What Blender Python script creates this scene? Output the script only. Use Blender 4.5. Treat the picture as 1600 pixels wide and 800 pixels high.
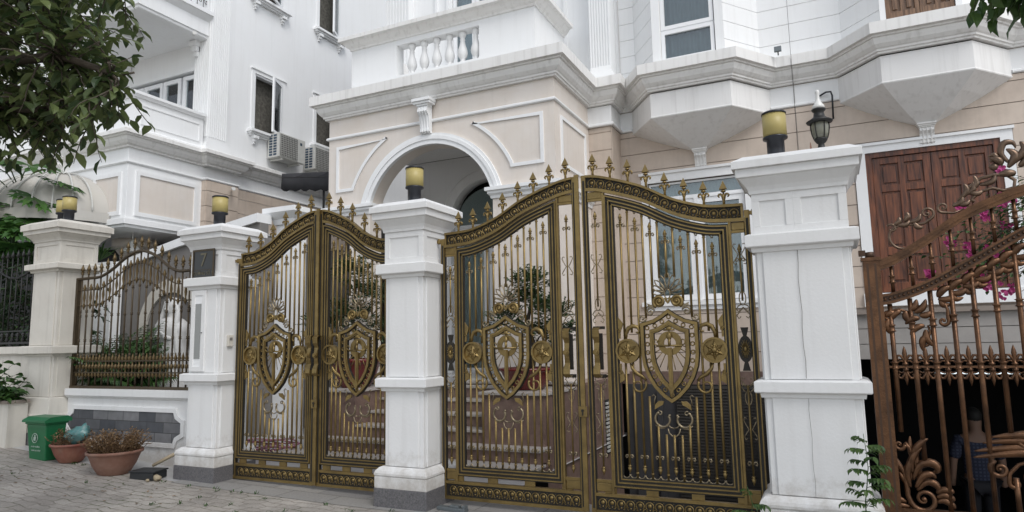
import bpy, math, random
from mathutils import Vector, Matrix
from mathutils.geometry import tessellate_polygon
random.seed(7)
R = math.radians
PI = math.pi
S = bpy.context.scene
COL = S.collection
for o in list(bpy.data.objects): bpy.data.objects.remove(o)

# ------------------------------------------------------------------ camera
cd = bpy.data.cameras.new('camera'); cam = bpy.data.objects.new('camera', cd); COL.objects.link(cam)
cd.sensor_width = 36; cd.lens = 36*1042/1600; cd.clip_end = 500; cd.clip_start = 0.05
def cam_matrix(yaw, pitch, roll):
    cy, sy, cp, sp, cr, sr = math.cos(yaw), math.sin(yaw), math.cos(pitch), math.sin(pitch), math.cos(roll), math.sin(roll)
    F = Vector((-sy*cp, cy*cp, sp)); r = Vector((cy, sy, 0)); u = r.cross(F)
    rr = cr*r + sr*u; uu = -sr*r + cr*u
    m = Matrix((rr, uu, -F)).transposed().to_4x4()
    m.translation = Vector((0, 0, 1.5)); return m
cam.matrix_world = cam_matrix(R(25.35), R(7.25), R(-1.15))
S.camera = cam

# ------------------------------------------------------------------ world, sun, exposure (bright overcast)
SUN_EL, SUN_AZ = 50.0, 128.0      # azimuth measured clockwise from +Y (the house side)
w = bpy.data.worlds.new('World'); S.world = w; w.use_nodes = True
nt = w.node_tree; nt.nodes.clear()
out = nt.nodes.new('ShaderNodeOutputWorld'); bg = nt.nodes.new('ShaderNodeBackground')
sky = nt.nodes.new('ShaderNodeTexSky'); sky.sky_type = 'NISHITA'; sky.sun_disc = False
sky.sun_elevation = R(SUN_EL); sky.sun_rotation = R(SUN_AZ); sky.dust_density = 1.0; sky.air_density = 1.0; sky.ozone_density = 1.2
hs = nt.nodes.new('ShaderNodeHueSaturation'); hs.inputs['Saturation'].default_value = 0.30
nt.links.new(sky.outputs[0], hs.inputs['Color']); nt.links.new(hs.outputs[0], bg.inputs[0]); nt.links.new(bg.outputs[0], out.inputs[0])
bg.inputs[1].default_value = 0.15
sd = bpy.data.lights.new('sun', 'SUN'); sd.energy = 1.15; sd.angle = R(28); sd.color = (1.0, 0.975, 0.95)
sun = bpy.data.objects.new('sun', sd); COL.objects.link(sun)
dv = Vector((math.sin(R(SUN_AZ))*math.cos(R(SUN_EL)), math.cos(R(SUN_AZ))*math.cos(R(SUN_EL)), math.sin(R(SUN_EL))))
sun.rotation_euler = dv.to_track_quat('Z', 'Y').to_euler()
S.view_settings.view_transform = 'Standard'; S.view_settings.look = 'None'; S.view_settings.gamma = 1.0
S.view_settings.exposure = 0.46
S.render.engine = 'CYCLES'
S.cycles.max_bounces = 8; S.cycles.transparent_max_bounces = 12; S.cycles.diffuse_bounces = 6

# ------------------------------------------------------------------ materials
MATS = {}
def mat(name, col, rough=0.6, metal=0.0, var=0.0, vscale=4.0, col2=None, bump=0.0, bscale=30.0, streak=0.0, spec=0.5, splash=0.0):
    """Principled material; var mixes in col2 (or a darker tone) by noise, streak adds rain runs."""
    m = bpy.data.materials.new(name); m.use_nodes = True; n = m.node_tree.nodes; L = m.node_tree.links
    b = n['Principled BSDF']; b.inputs['Roughness'].default_value = rough; b.inputs['Metallic'].default_value = metal
    b.inputs['Specular IOR Level'].default_value = spec
    tc = n.new('ShaderNodeTexCoord')
    c = None
    if var > 0 or col2:
        no = n.new('ShaderNodeTexNoise'); no.inputs['Scale'].default_value = vscale; no.inputs['Detail'].default_value = 6; no.inputs['Roughness'].default_value = 0.65
        L.new(tc.outputs['Object'], no.inputs['Vector'])
        mr = n.new('ShaderNodeMapRange'); mr.inputs[1].default_value = 0.38; mr.inputs[2].default_value = 0.68; mr.inputs[3].default_value = 0; mr.inputs[4].default_value = var
        L.new(no.outputs['Fac'], mr.inputs[0])
        mx = n.new('ShaderNodeMixRGB'); mx.inputs[1].default_value = (*col, 1); mx.inputs[2].default_value = (*(col2 or tuple(x*0.55 for x in col)), 1)
        L.new(mr.outputs[0], mx.inputs[0]); c = mx.outputs[0]
    if streak > 0:
        mp = n.new('ShaderNodeMapping'); mp.inputs['Scale'].default_value = (9, 9, 0.55); L.new(tc.outputs['Object'], mp.inputs[0])
        ns = n.new('ShaderNodeTexNoise'); ns.inputs['Scale'].default_value = 1.6; ns.inputs['Detail'].default_value = 5; L.new(mp.outputs[0], ns.inputs['Vector'])
        m2 = n.new('ShaderNodeMapRange'); m2.inputs[1].default_value = 0.52; m2.inputs[2].default_value = 0.78; m2.inputs[3].default_value = 0; m2.inputs[4].default_value = streak
        L.new(ns.outputs['Fac'], m2.inputs[0])
        mx2 = n.new('ShaderNodeMixRGB'); mx2.inputs[2].default_value = (0.22, 0.2, 0.17, 1)
        if c: L.new(c, mx2.inputs[1])
        else: mx2.inputs[1].default_value = (*col, 1)
        L.new(m2.outputs[0], mx2.inputs[0]); c = mx2.outputs[0]
    if splash > 0:   # dried mud thrown up from the pavement, a real stain with a ragged upper edge
        ge = n.new('ShaderNodeNewGeometry'); sp = n.new('ShaderNodeSeparateXYZ'); L.new(ge.outputs['Position'], sp.inputs[0])
        n5 = n.new('ShaderNodeTexNoise'); n5.inputs['Scale'].default_value = 9; n5.inputs['Detail'].default_value = 8; n5.inputs['Roughness'].default_value = 0.75; L.new(tc.outputs['Object'], n5.inputs['Vector'])
        a5 = n.new('ShaderNodeMath'); a5.operation = 'MULTIPLY_ADD'; a5.inputs[1].default_value = -1.1; L.new(sp.outputs[2], a5.inputs[0]); L.new(n5.outputs['Fac'], a5.inputs[2])
        m5 = n.new('ShaderNodeMapRange'); m5.inputs[1].default_value = -0.05; m5.inputs[2].default_value = 0.35; m5.inputs[3].default_value = 0; m5.inputs[4].default_value = splash; L.new(a5.outputs[0], m5.inputs[0])
        x5 = n.new('ShaderNodeMixRGB'); x5.inputs[2].default_value = (0.30, 0.26, 0.21, 1); L.new(m5.outputs[0], x5.inputs[0])
        if c: L.new(c, x5.inputs[1])
        else: x5.inputs[1].default_value = (*col, 1)
        c = x5.outputs[0]
    if c: L.new(c, b.inputs['Base Color'])
    else: b.inputs['Base Color'].default_value = (*col, 1)
    if bump > 0:
        nb = n.new('ShaderNodeTexNoise'); nb.inputs['Scale'].default_value = bscale; nb.inputs['Detail'].default_value = 5
        L.new(tc.outputs['Object'], nb.inputs['Vector'])
        bp = n.new('ShaderNodeBump'); bp.inputs['Strength'].default_value = bump; bp.inputs['Distance'].default_value = 0.01
        L.new(nb.outputs['Fac'], bp.inputs['Height']); L.new(bp.outputs[0], b.inputs['Normal'])
    MATS[name] = m; return m
def glass_mat(name, tint, refl=0.5, rough=0.03, alpha=0.55):
    m = bpy.data.materials.new(name); m.use_nodes = True; n = m.node_tree.nodes; L = m.node_tree.links; n.clear()
    o = n.new('ShaderNodeOutputMaterial'); t = n.new('ShaderNodeBsdfTransparent'); t.inputs[0].default_value = (*tint, 1)
    g = n.new('ShaderNodeBsdfGlossy'); g.inputs['Roughness'].default_value = rough; g.inputs[0].default_value = (0.9, 0.93, 0.95, 1)
    f = n.new('ShaderNodeFresnel'); f.inputs[0].default_value = 1.5
    ad = n.new('ShaderNodeMath'); ad.operation = 'ADD'; ad.use_clamp = True; ad.inputs[1].default_value = refl*0.3
    x = n.new('ShaderNodeMixShader'); L.new(f.outputs[0], ad.inputs[0]); L.new(ad.outputs[0], x.inputs[0]); L.new(t.outputs[0], x.inputs[1]); L.new(g.outputs[0], x.inputs[2]); L.new(x.outputs[0], o.inputs[0])
    MATS[name] = m; return m
white = mat('white_paint', (0.80, 0.81, 0.815), 0.55, var=0.16, vscale=2.2, col2=(0.68, 0.67, 0.65), bump=0.15, bscale=60, streak=0.07)
pillarw = mat('pillar_paint', (0.73, 0.735, 0.735), 0.5, var=0.2, vscale=2.4, col2=(0.62, 0.61, 0.585), bump=0.14, bscale=45, streak=0.10, splash=0.6)
dirtyw = mat('weathered_paint', (0.78, 0.775, 0.76), 0.6, var=0.35, vscale=1.5, col2=(0.68, 0.665, 0.635), bump=0.15, bscale=50, streak=0.30)
oldw = mat('aged_cream_paint', (0.60, 0.575, 0.52), 0.65, var=0.4, vscale=2.5, col2=(0.44, 0.41, 0.36), bump=0.2, bscale=40, streak=0.3)
cream = mat('cream_stone', (0.70, 0.65, 0.60), 0.55, var=0.75, vscale=1.3, col2=(0.63, 0.555, 0.48), bump=0.15, bscale=50, streak=0.10)
beige = mat('beige_tile', (0.56, 0.475, 0.40), 0.5, var=0.8, vscale=1.8, col2=(0.43, 0.355, 0.295), bump=0.1, bscale=60, streak=0.18)
groove = mat('groove_mortar', (0.27, 0.23, 0.20), 0.9)
brass = mat('antique_brass', (0.265, 0.188, 0.072), 0.36, 0.75, var=0.65, vscale=7, col2=(0.13, 0.092, 0.04), bump=0.25, bscale=140)
patina = mat('dark_patina', (0.016, 0.014, 0.011), 0.6, 0.2, var=0.4, vscale=30, col2=(0.035, 0.028, 0.018), bump=0.2, bscale=120)
scrollm = mat('bronze_scroll', (0.30, 0.245, 0.16), 0.32, 0.8, var=0.7, vscale=30, col2=(0.09, 0.07, 0.045))
copper = mat('aged_copper', (0.155, 0.078, 0.04), 0.34, 0.75, var=0.9, vscale=9, col2=(0.06, 0.033, 0.02), bump=0.2, bscale=90)
copperd = mat('dark_copper', (0.07, 0.04, 0.025), 0.5, 0.5)
bronze = mat('dull_bronze_iron', (0.085, 0.062, 0.036), 0.45, 0.6, var=0.6, vscale=18, col2=(0.05, 0.04, 0.03))
fencegold = mat('worn_gold_tip', (0.13, 0.09, 0.04), 0.45, 0.6, var=0.5, vscale=25)
black = mat('black_iron', (0.018, 0.018, 0.018), 0.5, 0.2)
lampblack = mat('lamp_black_metal', (0.022, 0.024, 0.03), 0.35, 0.3)
amber = mat('amber_ribbed_shade', (0.42, 0.345, 0.13), 0.45, var=0.3, vscale=6, col2=(0.34, 0.27, 0.10))
granite = mat('grey_granite', (0.15, 0.145, 0.15), 0.5, var=1.0, vscale=70, col2=(0.06, 0.06, 0.065), streak=0.2)
maroon = mat('maroon_granite', (0.205, 0.14, 0.115), 0.3, var=0.9, vscale=9, col2=(0.12, 0.078, 0.066), streak=0.15)
nosing = mat('pale_granite', (0.40, 0.375, 0.35), 0.35, var=0.4, vscale=60, col2=(0.40, 0.37, 0.35))
yard = mat('courtyard_tile', (0.42, 0.42, 0.42), 0.3, var=0.5, vscale=3, col2=(0.32, 0.32, 0.32))
porchfl = mat('porch_floor_tile', (0.62, 0.60, 0.56), 0.25, var=0.3, vscale=3)
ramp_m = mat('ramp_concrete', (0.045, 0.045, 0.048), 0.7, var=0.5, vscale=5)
dark = mat('interior_shade', (0.012, 0.012, 0.013), 0.8)  # near-black colour puts the gloom of unlit rooms into the surface
greywall = mat('grey_render', (0.19, 0.18, 0.17), 0.75, var=0.5, vscale=3, col2=(0.14, 0.13, 0.125), streak=0.3)
wood = None
terra = mat('terracotta', (0.20, 0.06, 0.04), 0.6, var=0.7, vscale=6, col2=(0.30, 0.16, 0.11), bump=0.3, bscale=25, streak=0.25)
terra2 = mat('faded_terracotta', (0.20, 0.095, 0.065), 0.7, var=0.7, vscale=6, col2=(0.27, 0.17, 0.13), bump=0.3, bscale=25)
redpot = mat('red_glazed_pot', (0.12, 0.010, 0.010), 0.25)
binm = mat('green_plastic', (0.012, 0.135, 0.05), 0.4, var=0.3, vscale=5)
soil = mat('soil', (0.05, 0.035, 0.025), 0.95, bump=0.6, bscale=40)
bark = mat('bark', (0.075, 0.06, 0.045), 0.9, var=0.5, vscale=12, bump=0.6, bscale=30)
whiteplastic = mat('white_plastic', (0.68, 0.68, 0.66), 0.4)
pvc = mat('white_window_frame', (0.80, 0.81, 0.82), 0.35)
acw = mat('ac_casing', (0.55, 0.55, 0.52), 0.45, var=0.3, vscale=5)
acg = mat('ac_grille', (0.10, 0.10, 0.095), 0.6)
acb = mat('ac_fins', (0.05, 0.08, 0.12), 0.4, 0.3)
awn = mat('black_awning_cloth', (0.022, 0.022, 0.025), 0.85, bump=0.3, bscale=12)
domec = mat('white_canvas', (0.46, 0.44, 0.40), 0.8, var=0.5, vscale=3, col2=(0.45, 0.44, 0.42))
curtain = mat('grey_curtain', (0.46, 0.50, 0.50), 0.85)
curtainw = mat('pale_curtain', (0.46, 0.52, 0.56), 0.85)
darkcurt = mat('dark_patterned_curtain', (0.07, 0.065, 0.055), 0.9, var=0.9, vscale=14, col2=(0.16, 0.15, 0.13))
blueglass = mat('frosted_blue_glass', (0.24, 0.285, 0.305), 0.12, var=0.2, vscale=2)
glass = glass_mat('window_glass', (0.80, 0.85, 0.85), 0.2)
statue_m = mat('white_plaster', (0.54, 0.54, 0.53), 0.6, var=0.4, vscale=6, bump=0.2)
skin = mat('skin', (0.22, 0.13, 0.09), 0.6)
hairm = mat('black_hair', (0.01, 0.01, 0.01), 0.7)
trouser = mat('dark_trousers', (0.012, 0.012, 0.016), 0.8)
bag = mat('teal_plastic_bag', (0.05, 0.19, 0.19), 0.28, var=0.9, vscale=14, col2=(0.16, 0.24, 0.23), bump=0.8, bscale=14)
debrisb = mat('black_plastic', (0.02, 0.022, 0.024), 0.45)
stick = mat('pale_wood_stick', (0.34, 0.28, 0.19), 0.8)
hose_m = mat('pink_hose', (0.26, 0.11, 0.15), 0.4)
goldtxt = mat('aged_gold_lettering', (0.13, 0.115, 0.075), 0.4, 0.4)
platem = mat('black_number_plate', (0.02, 0.022, 0.024), 0.3)
whiteprint = mat('white_print', (0.35, 0.42, 0.37), 0.7)
mailglass = mat('frosted_slot_glass', (0.26, 0.27, 0.265), 0.25)
stoppm = mat('grey_cast_metal', (0.16, 0.18, 0.19), 0.5, 0.5)
tube_e = mat('lamp_tube', (0.8, 0.85, 0.9), 0.4)
tn = tube_e.node_tree.nodes['Principled BSDF']; tn.inputs['Emission Color'].default_value = (0.85, 0.95, 1, 1); tn.inputs['Emission Strength'].default_value = 1.0

def leafmat(name, a, b, sc=3.0, rough=0.5, tr=0.25):
    m = bpy.data.materials.new(name); m.use_nodes = True; n = m.node_tree.nodes; L = m.node_tree.links
    p = n['Principled BSDF']; p.inputs['Roughness'].default_value = rough
    g = n.new('ShaderNodeNewGeometry'); mx = n.new('ShaderNodeMixRGB'); mx.inputs[1].default_value = (*a, 1); mx.inputs[2].default_value = (*b, 1)
    L.new(g.outputs['Random Per Island'], mx.inputs[0]); L.new(mx.outputs[0], p.inputs['Base Color'])
    t = n.new('ShaderNodeBsdfTranslucent'); L.new(mx.outputs[0], t.inputs[0])
    ms = n.new('ShaderNodeMixShader'); ms.inputs[0].default_value = tr
    L.new(p.outputs[0], ms.inputs[1]); L.new(t.outputs[0], ms.inputs[2]); L.new(ms.outputs[0], n['Material Output'].inputs[0])
    MATS[name] = m; return m
leaf_tree = leafmat('tree_leaf', (0.035, 0.065, 0.025), (0.15, 0.19, 0.065), tr=0.38)
leaf_bright = leafmat('bright_leaf', (0.03, 0.075, 0.018), (0.085, 0.15, 0.035), tr=0.35)
leaf_dark = leafmat('dark_shrub_leaf', (0.01, 0.028, 0.01), (0.03, 0.06, 0.018))
leaf_palm = leafmat('palm_leaf', (0.018, 0.055, 0.014), (0.06, 0.13, 0.025))
leaf_bonsai = leafmat('bonsai_leaf', (0.025, 0.06, 0.02), (0.06, 0.11, 0.035))
leaf_papaya = leafmat('lobed_leaf', (0.03, 0.09, 0.02), (0.07, 0.16, 0.03), tr=0.35)
leaf_dry = leafmat('dry_leaf', (0.10, 0.055, 0.022), (0.24, 0.15, 0.07), tr=0.1)
leaf_pink = leafmat('magenta_bract', (0.36, 0.03, 0.16), (0.62, 0.10, 0.32), tr=0.4)

def wood_mat(name, a, b):
    m = bpy.data.materials.new(name); m.use_nodes = True; n = m.node_tree.nodes; L = m.node_tree.links; p = n['Principled BSDF']
    tc = n.new('ShaderNodeTexCoord'); mp = n.new('ShaderNodeMapping'); mp.inputs['Scale'].default_value = (14, 14, 1.3); L.new(tc.outputs['Object'], mp.inputs[0])
    no = n.new('ShaderNodeTexNoise'); no.inputs['Scale'].default_value = 2.4; no.inputs['Detail'].default_value = 8; L.new(mp.outputs[0], no.inputs['Vector'])
    cr = n.new('ShaderNodeValToRGB'); cr.color_ramp.elements[0].position = 0.35; cr.color_ramp.elements[0].color = (*a, 1); cr.color_ramp.elements[1].position = 0.68; cr.color_ramp.elements[1].color = (*b, 1)
    L.new(no.outputs['Fac'], cr.inputs[0]); L.new(cr.outputs[0], p.inputs['Base Color']); p.inputs['Roughness'].default_value = 0.38
    MATS[name] = m; return m
wood = wood_mat('dark_red_wood', (0.05, 0.015, 0.007), (0.20, 0.065, 0.026))
wood2 = wood_mat('weathered_wood', (0.10, 0.055, 0.03), (0.24, 0.14, 0.08))

def paver_mat():
    m = bpy.data.materials.new('concrete_pavers'); m.use_nodes = True; n = m.node_tree.nodes; L = m.node_tree.links; p = n['Principled BSDF']
    tc = n.new('ShaderNodeTexCoord')
    nd = n.new('ShaderNodeTexNoise'); nd.inputs['Scale'].default_value = 5; L.new(tc.outputs['Object'], nd.inputs['Vector'])
    ma = n.new('ShaderNodeVectorMath'); ma.operation = 'MULTIPLY_ADD'; ma.inputs[1].default_value = (0.13, 0.13, 0); L.new(nd.outputs['Color'], ma.inputs[0]); L.new(tc.outputs['Object'], ma.inputs[2])
    br = n.new('ShaderNodeTexBrick'); br.inputs['Scale'].default_value = 1.0; br.inputs['Brick Width'].default_value = 0.22; br.inputs['Row Height'].default_value = 0.112
    br.inputs['Mortar Size'].default_value = 0.007; br.inputs['Mortar Smooth'].default_value = 0.4; br.inputs['Bias'].default_value = -0.1
    br.inputs['Color1'].default_value = (0.37, 0.34, 0.305, 1); br.inputs['Color2'].default_value = (0.44, 0.41, 0.37, 1); br.inputs['Mortar'].default_value = (0.28, 0.25, 0.215, 1)
    L.new(ma.outputs[0], br.inputs['Vector'])
    n1 = n.new('ShaderNodeTexNoise'); n1.inputs['Scale'].default_value = 1.1; n1.inputs['Detail'].default_value = 8; n1.inputs['Roughness'].default_value = 0.7; L.new(tc.outputs['Object'], n1.inputs['Vector'])
    r1 = n.new('ShaderNodeMapRange'); r1.inputs[1].default_value = 0.35; r1.inputs[2].default_value = 0.7; r1.inputs[3].default_value = 0.62; r1.inputs[4].default_value = 1.12; L.new(n1.outputs['Fac'], r1.inputs[0])
    mu = n.new('ShaderNodeMixRGB'); mu.blend_type = 'MULTIPLY'; mu.inputs[0].default_value = 1; L.new(br.outputs['Color'], mu.inputs[1]); L.new(r1.outputs[0], mu.inputs[2])
    n2 = n.new('ShaderNodeTexNoise'); n2.inputs['Scale'].default_value = 60; n2.inputs['Detail'].default_value = 4; L.new(tc.outputs['Object'], n2.inputs['Vector'])
    r2 = n.new('ShaderNodeMapRange'); r2.inputs[3].default_value = 0.7; r2.inputs[4].default_value = 1.25; L.new(n2.outputs['Fac'], r2.inputs[0])
    m2 = n.new('ShaderNodeMixRGB'); m2.blend_type = 'MULTIPLY'; m2.inputs[0].default_value = 1; L.new(mu.outputs[0], m2.inputs[1]); L.new(r2.outputs[0], m2.inputs[2])
    # moss in patches, mostly in the joints
    n3 = n.new('ShaderNodeTexNoise'); n3.inputs['Scale'].default_value = 2.6; n3.inputs['Detail'].default_value = 7; L.new(tc.outputs['Object'], n3.inputs['Vector'])
    r3 = n.new('ShaderNodeMapRange'); r3.inputs[1].default_value = 0.50; r3.inputs[2].default_value = 0.62; L.new(n3.outputs['Fac'], r3.inputs[0])
    mm = n.new('ShaderNodeMath'); mm.operation = 'MULTIPLY'; L.new(br.outputs['Fac'], mm.inputs[0]); L.new(r3.outputs[0], mm.inputs[1])
    m3 = n.new('ShaderNodeMixRGB'); m3.inputs[2].default_value = (0.07, 0.085, 0.03, 1); L.new(mm.outputs[0], m3.inputs[0]); L.new(m2.outputs[0], m3.inputs[1])
    L.new(m3.outputs[0], p.inputs['Base Color']); p.inputs['Roughness'].default_value = 0.85
    iv = n.new('ShaderNodeMath'); iv.operation = 'MULTIPLY_ADD'; iv.inputs[1].default_value = -1.0; L.new(br.outputs['Fac'], iv.inputs[0]); L.new(n2.outputs['Fac'], iv.inputs[2])
    bp = n.new('ShaderNodeBump'); bp.inputs['Strength'].default_value = 0.7; bp.inputs['Distance'].default_value = 0.012; L.new(iv.outputs[0], bp.inputs['Height']); L.new(bp.outputs[0], p.inputs['Normal'])
    MATS['pavers'] = m; return m
pavers = paver_mat()
def brick_mat(name, bw, rh, c1, c2, mort, ms=0.006, rough=0.5, noise=40, axes='xy', off=0.5):
    m = bpy.data.materials.new(name); m.use_nodes = True; n = m.node_tree.nodes; L = m.node_tree.links; p = n['Principled BSDF']
    tc = n.new('ShaderNodeTexCoord'); v = tc.outputs['Object']
    if axes == 'xz':
        sp = n.new('ShaderNodeSeparateXYZ'); cb = n.new('ShaderNodeCombineXYZ'); L.new(v, sp.inputs[0]); L.new(sp.outputs[0], cb.inputs[0]); L.new(sp.outputs[2], cb.inputs[1]); v = cb.outputs[0]
    br = n.new('ShaderNodeTexBrick'); br.inputs['Scale'].default_value = 1; br.inputs['Brick Width'].default_value = bw; br.inputs['Row Height'].default_value = rh; br.inputs['Mortar Size'].default_value = ms
    br.inputs['Color1'].default_value = (*c1, 1); br.inputs['Color2'].default_value = (*c2, 1); br.inputs['Mortar'].default_value = (*mort, 1)
    br.offset = off
    L.new(v, br.inputs['Vector'])
    n2 = n.new('ShaderNodeTexNoise'); n2.inputs['Scale'].default_value = noise; n2.inputs['Detail'].default_value = 6; L.new(tc.outputs['Object'], n2.inputs['Vector'])
    r2 = n.new('ShaderNodeMapRange'); r2.inputs[3].default_value = 0.6; r2.inputs[4].default_value = 1.35; L.new(n2.outputs['Fac'], r2.inputs[0])
    mu = n.new('ShaderNodeMixRGB'); mu.blend_type = 'MULTIPLY'; mu.inputs[0].default_value = 1; L.new(br.outputs['Color'], mu.inputs[1]); L.new(r2.outputs[0], mu.inputs[2])
    L.new(mu.outputs[0], p.inputs['Base Color']); p.inputs['Roughness'].default_value = rough
    bp = n.new('ShaderNodeBump'); bp.inputs['Strength'].default_value = 0.5; bp.inputs['Distance'].default_value = 0.01; L.new(mu.outputs[0], bp.inputs['Height']); L.new(bp.outputs[0], p.inputs['Normal'])
    MATS[name] = m; return m
slate = brick_mat('slate_cladding', 0.30, 0.125, (0.06, 0.065, 0.075), (0.20, 0.20, 0.205), (0.04, 0.04, 0.04), 0.004, 0.65, 9, 'xz')
tiles = brick_mat('threshold_tiles', 0.60, 0.32, (0.30, 0.29, 0.275), (0.24, 0.235, 0.23), (0.10, 0.10, 0.09), 0.005, 0.5, 60)
plaid = brick_mat('plaid_cotton', 0.04, 0.04, (0.045, 0.055, 0.09), (0.06, 0.07, 0.11), (0.02, 0.025, 0.05), 0.009, 0.9, 20, 'xz', 0.0)

# ------------------------------------------------------------------ mesh helpers
class MB:
    def __init__(s): s.v = []; s.f = []; s.sm = []; s.mi = []; s.cur = 0
    def add(s, vs, fs, smooth=False):
        b = len(s.v); s.v += [tuple(p) for p in vs]
        for f in fs: s.f.append(tuple(i+b for i in f)); s.sm.append(smooth); s.mi.append(s.cur)
        return s
    def box(s, x0, x1, y0, y1, z0, z1):
        vs = [(x, y, z) for z in (z0, z1) for y in (y0, y1) for x in (x0, x1)]
        return s.add(vs, [(0,2,3,1),(4,5,7,6),(0,1,5,4),(2,6,7,3),(0,4,6,2),(1,3,7,5)])
    def fbox(s, F, s0, s1, d0, d1, z0, z1):
        o, t, n = F
        vs = []
        for z in (z0, z1):
            for d in (d0, d1):
                for q in (s0, s1): vs.append((o[0]+t[0]*q+n[0]*d, o[1]+t[1]*q+n[1]*d, z))
        return s.add(vs, [(0,1,3,2),(4,6,7,5),(0,4,5,1),(2,3,7,6),(0,2,6,4),(1,5,7,3)])
    def prism(s, poly, a, b, f):
        """extrude 2D poly between a and b; f(u,v,w) -> 3D"""
        n = len(poly); tris = tessellate_polygon([[Vector((p[0], p[1], 0)) for p in poly]])
        vs = [f(p[0], p[1], a) for p in poly] + [f(p[0], p[1], b) for p in poly]
        fs = [tuple(t) for t in tris] + [tuple(i+n for i in t[::-1]) for t in tris]
        fs += [(i, (i+1) % n, (i+1) % n+n, i+n) for i in range(n)]
        return s.add(vs, fs)
    def pxz(s, poly, y0, y1): return s.prism(poly, y0, y1, lambda u, v, w: (u, w, v))
    def pyz(s, poly, x0, x1): return s.prism(poly, x0, x1, lambda u, v, w: (w, u, v))
    def pxy(s, poly, z0, z1): return s.prism(poly, z0, z1, lambda u, v, w: (u, v, w))
    def tube(s, pts, r, n=6, closed=False, flat=1.0):
        pts = [Vector(p) for p in pts]; m = len(pts)
        rs = r if isinstance(r, (list, tuple)) else [r]*m
        vs = []; up = None
        for i, p in enumerate(pts):
            a = pts[i-1] if (i > 0 or closed) else pts[i]; b = pts[(i+1) % m] if (i < m-1 or closed) else pts[i]
            d = (b-a)
            if d.length < 1e-9: d = Vector((0, 0, 1))
            d.normalize()
            if up is None: up = Vector((0, 1, 0)) if abs(d.y) < 0.9 else Vector((1, 0, 0))
            u = up - d*up.dot(d)
            if u.length < 1e-6: u = Vector((1, 0, 0)) - d*d.x
            u.normalize(); q = d.cross(u); up = u
            for k in range(n):
                t = 2*PI*k/n; vs.append(p + u*(math.cos(t)*rs[i]*flat) + q*(math.sin(t)*rs[i]))
        fs = []
        for i in range(m if closed else m-1):
            j = (i+1) % m
            for k in range(n): fs.append((i*n+k, i*n+(k+1) % n, j*n+(k+1) % n, j*n+k))
        s.add(vs, fs, True)
        if not closed:
            b = len(s.v)-len(vs)
            s.f += [tuple(b+k for k in range(n))[::-1], tuple(b+(m-1)*n+k for k in range(n))]; s.sm += [False]*2; s.mi += [s.cur]*2
        return s
    def lathe(s, c, prof, n=16, smooth=True, f=None):
        vs = []
        for (r, z) in prof:
            for k in range(n):
                t = 2*PI*k/n; rr = r*(f(t, z) if f else 1); vs.append((c[0]+rr*math.cos(t), c[1]+rr*math.sin(t), c[2]+z))
        m = len(prof); fs = [(i*n+k, i*n+(k+1) % n, (i+1)*n+(k+1) % n, (i+1)*n+k) for i in range(m-1) for k in range(n)]
        s.add(vs, fs, smooth); b = len(s.v)-len(vs)
        s.f += [tuple(b+k for k in range(n))[::-1], tuple(b+(m-1)*n+k for k in range(n))]; s.sm += [False]*2; s.mi += [s.cur]*2
        return s
    def sphere(s, c, r, n=8, sc=(1, 1, 1)):
        vs = []; m = n//2+1
        for i in range(m+1):
            a = PI*i/m
            for k in range(n):
                t = 2*PI*k/n; vs.append((c[0]+r*sc[0]*math.sin(a)*math.cos(t), c[1]+r*sc[1]*math.sin(a)*math.sin(t), c[2]-r*sc[2]*math.cos(a)))
        return s.add(vs, [(i*n+k, i*n+(k+1) % n, (i+1)*n+(k+1) % n, (i+1)*n+k) for i in range(m) for k in range(n)], True)
    def sweep(s, path, prof, closed=False):
        """mitred moulding: path of XY points (outside on the right of travel), profile of (outward, z)"""
        n = len(path); P = [Vector((p[0], p[1])) for p in path]; dirs = []
        for i in range(n if closed else n-1): dirs.append((P[(i+1) % n]-P[i]).normalized())
        nr = lambda d: Vector((d.y, -d.x)); ms = []
        for i in range(n):
            if closed: a, b = dirs[i-1], dirs[i]
            else: a = dirs[max(i-1, 0)]; b = dirs[min(i, n-2)]
            na, nb = nr(a), nr(b); m = na+nb; m = m/(max(1e-6, m.dot(nb))) if m.length > 1e-6 else nb
            ms.append(m)
        k = len(prof); vs = []
        for i in range(n):
            for d, z in prof: q = P[i]+ms[i]*d; vs.append((q.x, q.y, z))
        fs = []
        for i in range(n if closed else n-1):
            j = (i+1) % n
            for a in range(k): b = (a+1) % k; fs.append((i*k+a, j*k+a, j*k+b, i*k+b))
        s.add(vs, fs)
        if not closed:
            b = len(s.v)-len(vs); tr = tessellate_polygon([[Vector((p[0], p[1], 0)) for p in prof]])
            for t in tr:
                s.f.append(tuple(b+i for i in t)); s.f.append(tuple(b+(n-1)*k+i for i in t[::-1])); s.sm += [False]*2; s.mi += [s.cur]*2
        return s
    def ring(s, poly, a, b, y0, y1, closed=True):
        """band between offsets a and b (inwards) of an XZ outline, depth y0..y1"""
        A = offs(poly, a, closed); B = offs(poly, b, closed); n = len(poly); vs = []
        for i in range(n): vs += [(A[i][0], y0, A[i][1]), (B[i][0], y0, B[i][1]), (B[i][0], y1, B[i][1]), (A[i][0], y1, A[i][1])]
        fs = []
        for i in range(n if closed else n-1):
            j = (i+1) % n
            for k in range(4): l = (k+1) % 4; fs.append((i*4+k, j*4+k, j*4+l, i*4+l))
        s.add(vs, fs)
        if not closed:
            bb = len(s.v)-len(vs); s.f += [(bb, bb+1, bb+2, bb+3), (bb+4*n-1, bb+4*n-2, bb+4*n-3, bb+4*n-4)]; s.sm += [False]*2; s.mi += [s.cur]*2
        return s
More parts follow.
